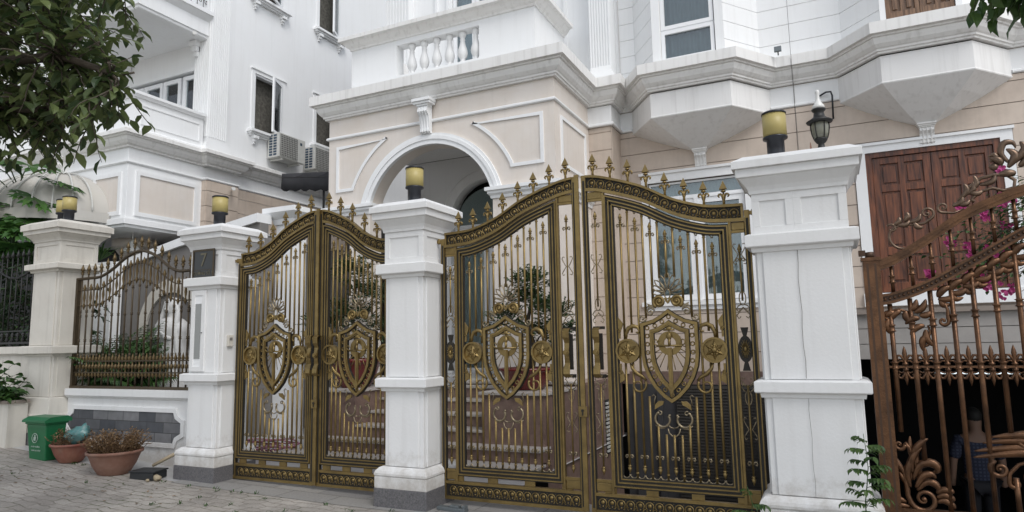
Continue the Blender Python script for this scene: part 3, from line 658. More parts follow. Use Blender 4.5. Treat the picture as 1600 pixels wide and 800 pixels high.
# balcony parapet with six balusters
bal = root('balcony_tmp', 'x', 'x', (-5.4, 8.75, 5.6)) if False else None
m = MB(); bx0, bx1, by = -7.12, -3.69, 8.75
m.box(bx0, -6.19, by, by+0.2, 5.6, 6.5); m.box(-4.64, bx1, by, by+0.2, 5.6, 6.5); m.box(-6.19, -4.64, by, by+0.2, 5.6, 5.88); m.box(-6.19, -4.64, by, by+0.2, 6.41, 6.5)
m.box(bx1-0.2, bx1, by+0.2, 9.98, 5.6, 6.5); m.box(bx0, bx0+0.2, by+0.2, 10.1, 5.6, 6.5)
par = build('balcony_parapet', m, white, house)
m = MB(); m.sweep([(bx0, 10.1), (bx0, by), (bx1, by), (bx1, 9.98)], [(-0.24, 6.5), (0.02, 6.5), (0.03, 6.53), (0.07, 6.56), (0.11, 6.62), (0.13, 6.63), (0.17, 6.635), (0.17, 6.70), (-0.24, 6.70)]); build('coping', m, dirtyw, par)
m = MB(); prof = [(0.045, 0), (0.055, 0.0), (0.055, 0.035), (0.035, 0.05), (0.04, 0.075), (0.07, 0.12), (0.083, 0.17), (0.075, 0.23), (0.05, 0.31), (0.036, 0.38), (0.045, 0.40), (0.036, 0.42), (0.04, 0.44), (0.06, 0.475), (0.06, 0.53)]
m.lathe((-5.95, by+0.1, 5.88), prof, 14); b0 = build('baluster', m, pillarw, par)
for i in range(1, 6):
    c = b0.copy(); COL.objects.link(c); c.parent = par; c.location = (0.24*i, 0, 0)
# porch front with arch
cxA, czA, r0, r1 = -5.42, 3.40, 1.14, 1.30; zq = 3.72; a_ = math.degrees(math.asin((zq-czA)/r0))
m = MB(); ar = arc(cxA, czA, r0, 180-a_, a_, 40)
m.pxz([(-7.37, zq)]+ar+[(-3.32, zq), (-3.32, 5.23), (-7.37, 5.23)], 8.5, 8.8)
m.box(-3.62, -3.32, 8.8, 10.0, zq, 5.23); m.box(-7.37, -7.1, 8.8, 9.0, zq, 5.23); m.box(-7.37, -7.1, 9.0, 10.5, 4.98, 5.23)
build('porch_wall', m, cream, house)
m = MB(); a2 = math.degrees(math.asin((zq-czA)/r1)); arc0 = arc(cxA, czA, r0-0.002, 180-a_, a_, 40)
def arcband(m, ra, rb, y0, y1, zc=czA, cx=cxA, zl=None, n=40):
    zl = zq if zl is None else zl; A = math.degrees(math.asin((zl-zc)/ra)); B = math.degrees(math.asin((zl-zc)/rb))
    m.pxz(arc(cx, zc, ra, 180-A, A, n)+arc(cx, zc, rb, B, 180-B, n), y0, y1)
arcband(m, 1.13, 1.20, 8.46, 8.53); arcband(m, 1.20, 1.255, 8.445, 8.5); arcband(m, 1.255, 1.30, 8.46, 8.5); build('arch_surround', m, white, house)
m = MB()   # framed panels beside the arch
rp = 1.54
def pan(pts): m.ring(pts, 0, 0.05, 8.478, 8.502)
import math as _m
def arcpts(x_lo, x_hi, n=12):
    return [(x, czA+_m.sqrt(max(0, rp*rp-(x-cxA)**2))) for x in [x_lo+(x_hi-x_lo)*i/n for i in range(n+1)]]
pan([(-7.2, 3.97), (-6.85, 3.97)]+arcpts(-6.83, -6.19)+[(-6.17, 4.74), (-7.2, 4.74)])
pan([(-3.49, 3.99), (-3.49, 4.74), (-4.66, 4.74)]+arcpts(-4.64, -4.03)+[(-4.01, 3.99)])
Fs, Ls = frame((-3.32, 8.5), (-3.32, 10.0))
for q in ((0.22, 0.27, 3.98, 4.72), (1.25, 1.30, 3.98, 4.72), (0.27, 1.25, 3.98, 4.03), (0.27, 1.25, 4.67, 4.72)): m.fbox(Fs, q[0], q[1], -0.002, 0.022, q[2], q[3])
build('panel_moulding', m, white, house)
corbel(house, cxA, 8.47, 4.69, 5.215, 0.17, 0.32, 0.16, 'keystone', white)
m = MB(); LED = [(-0.02, 3.56), (0.02, 3.56), (0.03, 3.60), (0.06, 3.63), (0.06, 3.66), (0.09, 3.67), (0.09, 3.72), (-0.02, 3.72)]
m.sweep([(-4.32, 8.8), (-4.32, 8.5), (-3.32, 8.5), (-3.32, 10.0)], LED); m.sweep([(-7.37, 9.0), (-7.37, 8.5), (-6.52, 8.5), (-6.52, 8.8)], LED); build('impost', m, white, house)
m = MB(); m.box(-4.32, -3.32, 8.5, 8.8, 0.92, 3.72); m.box(-6.92, -6.52, 8.5, 8.8, 0.92, 3.72); m.box(-3.5, -3.321, 8.8, 10.0, 0.92, 3.72); m.box(-7.36, -6.53, 8.52, 8.78, 3.60, 3.72); build('porch_pier', m, cream, house, bevel=0.004)
m = MB(); m.box(-7.09, -3.63, 8.801, 10.38, 4.86, 4.9); m.box(-3.63, -3.5, 8.801, 10.38, 3.72, 4.86); build('porch_ceiling', m, white, house)
# wall behind porch: arched opening with glazed door
zc2, ri, ro = 3.69, 0.70, 0.93
m = MB(); m.pxz([(-7.1, 0.92), (cxA-ri, 0.92)]+arc(cxA, zc2, ri, 180, 0, 24)+[(cxA+ri, 0.92), (-3.5, 0.92), (-3.5, 4.86), (-7.1, 4.86)], 10.4, 10.6); build('porch_back_wall', m, white, house)
m = MB(); m.pxz([(cxA-ro, 0.93), (cxA-ri, 0.93)]+arc(cxA, zc2, ri, 180, 0, 24)+[(cxA+ri, 0.93), (cxA+ro, 0.93)]+arc(cxA, zc2, ro, 0, 180, 24), 10.35, 10.4); m.pxz(arc(cxA, zc2, ro, 180, 0, 24)+arc(cxA, zc2, ro-0.06, 0, 180, 24), 10.33, 10.352); build('door_surround', m, white, house)
Fp, Lp = frame((cxA-ri, 10.4), (cxA+ri, 10.4))
for i in range(2): sash(house, Fp, 0.01+i*0.7, 0.69+i*0.7, 0.95, 3.55, 0.1, curtain, 0.09, 'porch_door')
m = MB(); m.pxz(arc(cxA, 3.6, ri-0.03, 180, 0, 24), 10.52, 10.53); fl = build('fanlight', m, curtain, house)
m = MB(); m.pxz(arc(cxA, 3.6, ri-0.04, 180, 0, 24), 10.48, 10.484); build('pane', m, glass, fl); m = MB(); m.box(cxA-ri, cxA+ri, 10.46, 10.5, 3.55, 3.6); build('rail', m, pvc, fl)
# door-shaped panel added beyond the porch, its dark colour standing for passage shade
m = MB(); m.box(-8.6, -7.1, 10.42, 10.6, 0.2, 3.72)
for i in range(3): m.box(-8.5+i*0.47, -8.12+i*0.47, 10.39, 10.42, 0.5, 3.5)
build('passage_dark_panel', m, mat('passage_shade', (0.03, 0.025, 0.02), 0.5), house)

# podium, flanking blocks, steps
m = MB(); m.box(-7.0, -3.06, 8.30, 10.45, -0.02, 0.92); m.box(-6.55, -5.78, 7.25, 8.30, -0.02, 0.86); m.box(-3.88, -3.06, 7.25, 8.30, -0.02, 0.86); m.box(-3.06, -3.05, 7.3, 10.3, -1.2, 0.9)
build('podium', m, maroon, house, bevel=0.004)
m = MB(); m.box(-7.03, -3.03, 8.27, 8.5, 0.92, 0.955); m.box(-6.58, -5.75, 7.22, 8.27, 0.86, 0.895); m.box(-3.91, -3.03, 7.22, 8.27, 0.86, 0.895)
build('podium_coping', m, nosing, house, bevel=0.004)
m = MB(); m.box(-6.98, -3.51, 8.81, 10.39, 0.92, 0.957); m.box(-6.51, -4.33, 8.501, 8.81, 0.92, 0.957); build('porch_floor', m, porchfl, house)  # pale slab added to bounce light up to the porch ceiling
for i in range(6):
    x0, x1 = (-5.78, -3.88) if i > 1 else ((-6.7, -2.98) if i == 0 else (-6.35, -3.02)); y = 6.75+i*0.26; z = 0.13+i*0.155
    ms = MB(); ms.box(x0, x1, y, 8.30 if i > 1 else 7.25, max(0, z-0.155)+0.001, z-0.03); st = build('step', ms, maroon, house)
    ms = MB(); ms.box(x0-0.01, x1+0.01, y-0.02, y+0.30 if i < 5 else 8.28, z-0.03, z); build('tread', ms, nosing, st, bevel=0.004)
m = MB()
for i in range(13): z = -0.12+i*0.056; m.box(-3.05, -3.02, 9.5, 10.1, z, z+0.03)
lv = build('vent_louvre', m, acw, house); m = MB(); m.box(-3.049, -3.045, 9.48, 10.12, -0.15, 0.62); build('backing', m, dark, lv)
m = MB(); m.box(-0.30, -0.27, 5.82, 10.36, -1.2, 1.0); build('dividing_wall', m, greywall, house)
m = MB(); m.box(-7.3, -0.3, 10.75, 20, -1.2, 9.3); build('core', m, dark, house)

lowclad = mat('grey_tile', (0.36, 0.34, 0.32), 0.6, var=0.4, vscale=3)
# ---- adjoining house on the right (brown shutters)
ad = root('adjoining_house', 'cream boarded house with brown wooden shutters and a dark open basement, behind the copper gate', 'house', (2.3, 10.5, 0))
xa, xb = -0.257, 6.2
hB = (0.60-xa, 2.18-xa, 2.05, 4.03)
m = MB(); wall(m, (xa, yM), (xb, yM), 1.5, 5.22, [hB]); build('wall', m, groove, ad)
m = MB(); boards(m, (xa, yM), (xb, yM), 1.86, 4.86, [(hB[0]-0.15, hB[1]+0.15, 1.88, 4.19)], 0.292); build('tile_cladding', m, beige, ad)
m = MB(); wall(m, (xa, 8.0), (xb, 8.0), 1.235, 1.70, thick=0.15); m.box(xa, xb, 8.15, 10.49, 1.40, 1.70); build('terrace', m, greywall, ad)
m = MB(); boards(m, (xa+0.01, 8.0), (xb, 8.0), 1.235, 1.70, pitch=0.16, gap=0.008); build('lower_cladding', m, lowclad, ad)
m = MB(); m.box(xa, xb, 7.94, 8.2, 1.702, 1.75); build('ledge', m, groove, ad)
AP = [(xa, yM), (0.34, yM), (0.85, 9.9), (1.89, 9.9), (2.40, yM), (xb, yM)]
m = MB(); m.sweep(AP, CORN); m.pxy([(0.35, 10.5), (0.86, 9.91), (1.88, 9.91), (2.39, 10.5)], 5.45, 5.596); build('cornice', m, dirtyw, ad)
m = MB(); wall(m, (xa, yM-0.002), (xb, yM-0.002), 4.875, 5.21, thick=0.02); build('frieze_band', m, white, ad)
m = MB(); m.sweep([(xa, yM), (0.34, yM)], STR); m.sweep([(2.4, yM), (xb, yM)], STR); build('string_course', m, white, ad)
bay(ad, 1.37, 1.03, 0.52, 9.9, yM, 4.335)
Fa, La = frame((xa, yM), (xb, yM))
m = MB(); a0, a1 = hB[0]-0.14, hB[1]+0.14
m.fbox(Fa, a0, hB[0], 0, 0.035, 2.05, 4.03); m.fbox(Fa, hB[1], a1, 0, 0.035, 2.05, 4.03); m.fbox(Fa, a0, a1, 0, 0.035, 4.03, 4.13); m.fbox(Fa, a0-0.02, a1+0.02, 0, 0.06, 4.13, 4.17); m.fbox(Fa, a0-0.02, a1+0.02, 0, 0.06, 1.87, 2.05)
build('window_surround', m, white, ad)
def shutter(parent, F, s0, s1, z0, z1, d, wd):
    m = MB(); L = s1-s0; fr = L*0.13
    m.fbox(F, s0, s0+fr, -d-0.04, -d, z0, z1); m.fbox(F, s1-fr, s1, -d-0.04, -d, z0, z1); mid = (s0+s1)/2; m.fbox(F, mid-fr*.4, mid+fr*.4, -d-0.04, -d, z0+0.001, z1-0.001)
    H = z1-z0; rows = [(0, .07), (.27, .33), (.74, .79), (.95, 1)]
    for a, b in rows:
        m.fbox(F, s0+fr, mid-fr*.4, -d-0.04, -d-0.001, z0+a*H, z0+b*H); m.fbox(F, mid+fr*.4, s1-fr, -d-0.04, -d-0.001, z0+a*H, z0+b*H)
    m.fbox(F, s0+fr, s1-fr, -d-0.045, -d-0.03, z0+0.01, z1-0.01)
    for (a, b) in ((.07, .27), (.33, .74), (.79, .95)):
        for (u0, u1) in ((s0+fr, mid-fr*.4), (mid+fr*.4, s1-fr)): m.fbox(F, u0+0.035, u1-0.035, -d-0.032, -d-0.012, z0+a*H+0.035, z0+b*H-0.035)
    return build('wooden_shutter', m, wd, parent, bevel=0.004)
midb = (hB[0]+hB[1])/2
m = MB(); m.fbox(Fa, hB[0], hB[0]+0.08, -0.1, 0.01, 2.05, 4.03); m.fbox(Fa, hB[1]-0.08, hB[1], -0.1, 0.01, 2.05, 4.03); m.fbox(Fa, hB[0]+.08, hB[1]-.08, -0.1, 0.01, 3.96, 4.03); build('shutter_frame', m, wood, ad)
shutter(ad, Fa, hB[0]+0.083, midb-0.003, 2.06, 3.955, 0.02, wood); shutter(ad, Fa, midb+0.003, hB[1]-0.083, 2.06, 3.955, 0.02, wood)
m = MB(); wall(m, (xa, yM), (0.46, yM), 5.59, 9.4, thick=0.2); wall(m, (2.28, yM), (xb, yM), 5.59, 9.4, thick=0.2)
wall(m, (0.44, yM), (0.92, 9.98), 5.59, 9.4, thick=0.08); wall(m, (0.92, 9.98), (1.82, 9.98), 5.59, 9.4, [(0.05, 0.85, 5.66, 8)], 0.08); wall(m, (1.82, 9.98), (2.30, yM), 5.59, 9.4, thick=0.08); build('bay_wall', m, dirtyw, ad)
m = MB(); boards(m, (xa, yM), (0.44, yM), 5.61, 9.3, pitch=0.285, gap=0.009); boards(m, (0.44, yM), (0.91, 9.995), 5.61, 9.3, pitch=0.285, gap=0.009); boards(m, (1.83, 9.995), (2.3, yM), 5.61, 9.3, pitch=0.285, gap=0.009); boards(m, (2.3, yM), (xb, yM), 5.61, 9.3, pitch=0.285, gap=0.009); build('upper_cladding', m, white, ad)
Fb, Lb = frame((0.92, 9.98), (1.82, 9.98)); shutter(ad, Fb, 0.055, 0.45, 5.665, 7.9, 0.01, wood2); shutter(ad, Fb, 0.455, 0.845, 5.665, 7.9, 0.01, wood2)
m = MB(); m.fbox(Fb, -0.02, 0.05, 0, 0.03, 5.6, 8.2); m.fbox(Fb, 0.85, 0.92, 0, 0.03, 5.6, 8.2); m.fbox(Fb, 0.05, 0.85, 0, 0.03, 5.6, 5.66); build('window_surround', m, white, ad)
# basement behind the ramp
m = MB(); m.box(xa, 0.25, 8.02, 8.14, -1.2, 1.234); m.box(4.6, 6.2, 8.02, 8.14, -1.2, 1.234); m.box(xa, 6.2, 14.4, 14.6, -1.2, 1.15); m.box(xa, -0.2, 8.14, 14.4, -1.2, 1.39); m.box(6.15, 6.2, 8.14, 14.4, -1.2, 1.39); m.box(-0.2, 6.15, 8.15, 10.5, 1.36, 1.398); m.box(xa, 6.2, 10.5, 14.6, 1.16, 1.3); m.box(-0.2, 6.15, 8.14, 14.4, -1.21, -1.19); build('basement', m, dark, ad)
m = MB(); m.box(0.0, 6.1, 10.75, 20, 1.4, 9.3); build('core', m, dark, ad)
# seam pipe between the houses
m = MB(); m.tube([(-0.25, yM-0.02, z) for z in (1.2, 4.86)], 0.003, 5); m.tube([(-0.25, 10.24, 5.6), (-0.25, 10.24, 5.45), (-0.25, 10.40, 5.26), (-0.25, 10.47, 5.2), (-0.25, 10.47, 4.9)], 0.003, 5); pass
build('joint_seam', m, greywall, ad)

# ================================================================== NEIGHBOUR HOUSE (left)
nb = root('neighbour_house', 'white neighbouring house with box porch, corner balcony and tall side wall with windows', 'house', (-12.5, 9, 0.3))
XN = -10.8; yf = 7.33; yb_ = 8.95
z3 = 4.74
def nmould(z0, sc=1.0): return [(-0.02, z0), (0.04, z0), (0.045, z0+0.03), (0.09, z0+0.05), (0.13, z0+0.10), (0.15, z0+0.16), (0.18, z0+0.165), (0.19, z0+0.19), (0.23, z0+0.195), (0.23, z0+0.26), (0.2, z0+0.28), (-0.02, z0+0.28)]
NP = [(-14.3, yb_), (-14.3, yf), (XN, yf), (XN, 8.85), (XN+0.12, 8.85), (XN+0.12, 9.6), (XN, 9.6), (XN, 20)]
m = MB(); m.box(-14.3, XN, yf, yb_, 3.72, 5.0); m.box(-14.3, XN+0.06, yf-0.06, yb_, 3.62, 3.72); m.box(-14.3, XN+0.02, yf-0.02, yb_, 3.57, 3.62); build('porch_box', m, white, nb, bevel=0.004)
m = MB(); m.sweep(NP, nmould(4.98)); m.pxy([(-14.29, yb_), (-14.29, yf+0.01), (XN-0.01, yf+0.01), (XN-0.01, yb_)], 5.2, 5.255); build('cornice', m, dirtyw, nb)
m = MB(); m.sweep(NP, [(-0.01, 4.70), (0.02, 4.70), (0.035, 4.72), (0.03, 4.745), (-0.01, 4.745)]); build('string_course', m, white, nb)
# panels with cream field and mouldings
def npanel(F, s0, s1, z0, z1):
    m = MB(); m.fbox(F, s0, s1, 0.0, 0.008, z0, z1); build('panel', m, cream, nb)
    m = MB()
    for q in ((s0-.07, s0, z0-.07, z1+.07), (s1, s1+.07, z0-.07, z1+.07), (s0, s1, z0-.07, z0), (s0, s1, z1, z1+.07)): m.fbox(F, q[0], q[1], -0.002, 0.03, q[2], q[3])
    build('panel_moulding', m, white, nb)
F1, _ = frame((XN, yf), (XN, 8.85)); npanel(F1, 0.22, 1.34, 3.86, 4.52)
F2, _ = frame((-14.3, yf), (XN, yf)); npanel(F2, 2.68, 3.3, 3.86, 4.48); npanel(F2, 0.15, 0.55, 3.86, 4.48)
m = MB(); wall(m, (XN+0.12, 8.85), (XN+0.12, 9.6), 0.2, 4.72, thick=0.3); m.box(-14.3, XN+0.1, 8.86, 8.95, 0.2, 0.3); build('corner_pier', m, groove, nb)
m = MB(); boards(m, (XN+0.12, 8.85), (XN+0.12, 9.6), 0.3, 4.69, pitch=0.30); boards(m, (XN, 9.6), (XN, 20), 0.3, 4.69, pitch=0.30); boards(m, (XN-0.18, 8.85), (XN+0.12, 8.85), 0.3, 4.69, pitch=0.30); build('tile_cladding', m, beige, nb)
nwin = [(10.06, 10.86, 6.06, 7.32), (11.95, 12.75, 6.25, 7.4), (10.0, 10.8, 9.05, 10.6), (12.0, 12.75, 9.15, 10.8)]
m = MB(); wall(m, (XN, 8.95), (XN, 20), 0.2, 14, [(a-8.95, b-8.95, c, d) for a, b, c, d in nwin]+[(10.3-8.95, 11.15-8.95, 3.25, 3.75)], 0.25)
wall(m, (-24, 8.95), (XN-0.25, 8.95), 5.2, 14, [(10.6, 12.9, 5.3, 7.05)], 0.2); build('wall', m, white, nb)
Fn, _ = frame((XN, 8.95), (XN, 20))
for i, (a, b, c, d) in enumerate(nwin):
    s0, s1 = a-8.95, b-8.95; mid = s0+(s1-s0)*0.42
    m = MB(); m.fbox(Fn, s0, s1, -0.24, -0.2, c, d); cw = build('window_curtain', m, darkcurt, nb)
    m = MB(); m.fbox(Fn, s0, s0+0.04, -0.12, 0.0, c, d); m.fbox(Fn, s1-0.04, s1, -0.12, 0, c, d); m.fbox(Fn, s0+.04, s1-.04, -0.12, 0, c, c+0.04); m.fbox(Fn, s0+.04, s1-.04, -0.12, 0, d-0.04, d)
    wf = build('window', m, pvc, nb)
    # open casement hinged on the right, swung outwards
    ang = R(24); hx, hy = XN+0.01, 8.95+s1-0.04; L = (s1-s0)*0.62
    Fo = ((hx+math.sin(ang)*L, hy-math.cos(ang)*L), (-math.sin(ang), math.cos(ang)), (math.cos(ang), math.sin(ang)))
    m = MB(); e = 0.06; m.fbox(Fo, 0, e, 0, 0.04, c+0.02, d-0.02); m.fbox(Fo, L-e, L, 0, 0.04, c+0.02, d-0.02); m.fbox(Fo, e, L-e, 0, 0.04, c+0.02, c+0.02+e); m.fbox(Fo, e, L-e, 0, 0.04, d-0.02-e, d-0.02); cs = build('casement', m, pvc, wf)
    m = MB(); m.fbox(Fo, e-0.003, L-e+0.003, 0.017, 0.023, c+0.08-0.003, d-0.08+0.003); build('pane', m, glass, wf)
    m = MB(); m.fbox(Fn, s0-0.08, s0, 0, 0.025, c-0.02, d+0.08); m.fbox(Fn, s1, s1+0.08, 0, 0.025, c-0.02, d+0.08); m.fbox(Fn, s0, s1, 0, 0.025, d, d+0.08); m.fbox(Fn, s0-0.11, s1+0.11, 0, 0.05, d+0.08, d+0.11); build('surround', m, white, wf)
    m = MB(); m.fbox(Fn, s0-0.17, s1+0.17, 0, 0.16, c-0.07, c-0.02); m.fbox(Fn, s0-0.14, s1+0.14, 0, 0.11, c-0.11, c-0.07); m.fbox(Fn, s0-0.11, s1+0.11, 0, 0.07, c-0.14, c-0.11)
    for q in (s0-0.05, s1-0.06): m.fbox(Fn, q, q+0.11, 0, 0.12, c-0.2, c-0.14); m.fbox(Fn, q+0.02, q+0.09, 0, 0.08, c-0.26, c-0.2); m.fbox(Fn, q+0.035, q+0.075, 0, 0.05, c-0.31, c-0.26)
    build('sill', m, white, wf)
s0, s1 = 10.3-8.95, 11.15-8.95
m = MB(); m.fbox(Fn, s0, s1, -0.2, -0.15, 3.25, 3.75); build('vent_window', m, greywall, nb); m = MB()
m.fbox(Fn, s0-.08, s0, 0, .04, 3.2, 3.83); m.fbox(Fn, s1, s1+.08, 0, .04, 3.2, 3.83); m.fbox(Fn, s0, s1, 0, .04, 3.75, 3.83); m.fbox(Fn, s0-.12, s1+.12, 0, .07, 3.83, 3.88); build('surround', m, white, nb)
# vertical wall facets on the side wall and the fluted corner
m = MB()
m.box(XN-0.42, XN+0.03, 8.90, 9.4, 5.22, 14)
for i in range(9): m.box(XN-0.40+i*0.048, XN-0.376+i*0.048, 8.885, 8.90, 5.6, 14); m.box(XN+0.03, XN+0.042, 8.93+i*0.05, 8.955+i*0.05, 5.6, 14)
m.box(XN-0.45, XN+0.08, 8.84, 9.46, 5.26, 5.42); m.box(XN-0.44, XN+0.06, 8.86, 9.44, 5.42, 5.48); build('corner_pilaster', m, white, nb)
# corner balcony: parapet, back door, soffit of the upper balcony with brackets
m = MB(); m.box(-14.2, XN-0.02, yf+0.08, yf+0.22, 5.25, 5.92); m.box(XN-0.16, XN-0.02, yf+0.22, 8.84, 5.25, 5.92); par2 = build('balcony_parapet', m, white, nb)
m = MB(); m.sweep([(-14.2, yf+0.08), (XN-0.02, yf+0.08), (XN-0.02, 8.84)], [(-0.17, 5.92), (0.03, 5.92), (0.05, 5.96), (0.07, 5.97), (0.07, 6.02), (-0.17, 6.02)]); m.sweep([(-14.2, yf+0.08), (XN-0.02, yf+0.08), (XN-0.02, 8.84)], [(-0.01, 5.25), (0.05, 5.25), (0.05, 5.34), (0.02, 5.37), (-0.01, 5.37)])
Fq, _ = frame((XN-0.02, yf+0.08), (XN-0.02, 8.84)); 
for q in ((0.12, 0.15, 5.45, 5.82), (1.33, 1.36, 5.45, 5.82), (0.15, 1.33, 5.45, 5.48), (0.15, 1.33, 5.79, 5.82)): m.fbox(Fq, q[0], q[1], -0.002, 0.015, q[2], q[3])
build('coping', m, white, par2)
Fw, _ = frame((-24, 8.95), (XN-0.25, 8.95))
for a, b in ((10.62, 11.15), (11.17, 11.75), (11.77, 12.3), (12.36, 12.86)): sash(nb, Fw, a, b, 5.32, 7.0, 0.05, curtainw, 0.085, 'balcony_door')
m = MB(); m.fbox(Fw, 10.52, 10.6, 0, 0.03, 5.26, 7.12); m.fbox(Fw, 12.9, 12.97, 0, 0.03, 5.26, 7.12); m.fbox(Fw, 10.6, 12.9, 0, 0.03, 7.05, 7.12); build('door_surround', m, white, nb)
m = MB(); m.box(-14.3, XN-0.08, yf+0.1, 8.95, 7.62, 7.66); m.sweep([(-14.3, yf+0.1), (XN-0.08, yf+0.1), (XN-0.08, 8.9)], [(-0.2, 7.60), (0.0, 7.60), (0.02, 7.62), (0.02, 7.66), (0.05, 7.67), (0.05, 7.95), (0.10, 8.0), (0.14, 8.05), (0.17, 8.06), (0.17, 8.14), (-0.2, 8.14)]); m.box(-14.3, XN-0.1, yf+0.12, 8.95, 8.05, 8.13); build('upper_balcony', m, white, nb)
m = MB(); m.lathe((-11.9, 8.0, 7.56), [(0.17, 0.04), (0.18, 0.02), (0.15, 0.0), (0.02, -0.01)][::-1], 20); build('ceiling_lamp', m, acw, nb)
m = MB()
for i in range(24):
    x = -14.2+i*0.142; m.tube([(x, yf+0.15, 8.14), (x, yf+0.15, 8.9)], 0.008, 4); m.tube([(p[0], yf+0.15, p[1]) for p in spiral(x+0.07, 8.4, 0.06, 0.012, 90, 560, 14)], 0.007, 4); m.tube([(p[0], yf+0.15, p[1]) for p in spiral(x+0.07, 8.65, 0.06, 0.012, -90, 380, 14)], 0.007, 4)
for i in range(10):
    y = yf+0.2+i*0.142; m.tube([(XN-0.12, y, 8.14), (XN-0.12, y, 8.9)], 0.008, 4); m.tube([(XN-0.12, y+0.07+p[0], p[1]) for p in spiral(0, 8.4, 0.06, 0.012, 90, 560, 14)], 0.007, 4); m.tube([(XN-0.12, y+0.07+p[0], p[1]) for p in spiral(0, 8.65, 0.06, 0.012, -90, 380, 14)], 0.007, 4)
m.box(-14.2, XN-0.1, yf+0.13, yf+0.17, 8.9, 8.94); m.box(XN-0.14, XN-0.1, yf+0.17, 8.9, 8.9, 8.94); build('balcony_railing', m, black, nb)
# brackets
m = MB()
for (x, y) in ((XN-0.35, 8.93), (-13.3, 8.93)): m.box(x-0.09, x+0.09, y-0.16, y, 7.5, 7.6); m.box(x-0.07, x+0.07, y-0.12, y, 7.4, 7.5); m.box(x-0.05, x+0.05, y-0.08, y, 7.3, 7.4)
build('bracket', m, white, nb)
# porch column, and a near-black sheet painted for the shade behind it
m = MB(); m.lathe((-12.1, 8.45, 0.3), [(0.36, 0), (0.36, 0.15), (0.29, 0.2), (0.27, 1.5), (0.25, 2.75), (0.29, 2.79), (0.29, 2.85), (0.25, 2.88), (0.26, 2.98), (0.35, 3.10), (0.40, 3.12), (0.40, 3.27)], 28); build('porch_column', m, cream, nb)
m = MB(); m.box(-24, XN-0.2, 8.97, 9.2, 0.2, 4.9); build('porch_shade_sheet', m, dark, nb)
m = MB(); m.box(-24, XN-0.3, 10, 20, 0.2, 13.9); build('core', m, dark, nb)
# ================================================================== GOLD GATES
YG = 5.58
TOP = [(0, 2.957), (0.07, 2.955), (0.2, 2.93), (0.54, 2.812), (0.81, 2.668), (1.07, 2.582), (1.25, 2.565), (1.42, 2.56)]
def t2(m, pts, r, y=YG, n=6, closed=False): m.tube([(p[0], y, p[1]) for p in pts], r, n, closed)
def finial_mesh():
    m = MB(); m.tube([(0, 0, -0.03), (0, 0, 0.05), (0, 0, 0.10)], [0.013, 0.010, 0.008], 8)
    m.lathe((0, 0, 0.045), [(0.009, -0.008), (0.015, 0), (0.009, 0.008)], 8)
    for s in (-1, 1):
        m.tube([(s*a, 0, b) for a, b in [(0.004, 0.045), (0.010, 0.075), (0.022, 0.093), (0.036, 0.090), (0.042, 0.076), (0.036, 0.066), (0.029, 0.070)]], [0.010, 0.010, 0.010, 0.009, 0.008, 0.006, 0.004], 6)
    m.lathe((0, 0, 0.115), [(0.010, -0.012), (0.020, -0.006), (0.022, 0.0), (0.013, 0.006), (0.011, 0.012)], 8)
    h = 0.030; a, b = 0.130, 0.205
    m.add([(-h, -h*.6, a), (h, -h*.6, a), (h, h*.6, a), (-h, h*.6, a), (0, 0, b), (0, 0, a-0.008)], [(0, 1, 4), (1, 2, 4), (2, 3, 4), (3, 0, 4), (1, 0, 5), (2, 1, 5), (3, 2, 5), (0, 3, 5)])
    return m
FIN = None
def put_shared(name, me_obj_mesh, parent, wx, wy, wz):
    o = bpy.data.objects.new(name, me_obj_mesh); COL.objects.link(o); o.parent = parent; b = LOC[parent]; o.location = (wx-b.x, wy-b.y, wz-b.z); LOC[o] = Vector((wx, wy, wz)); return o
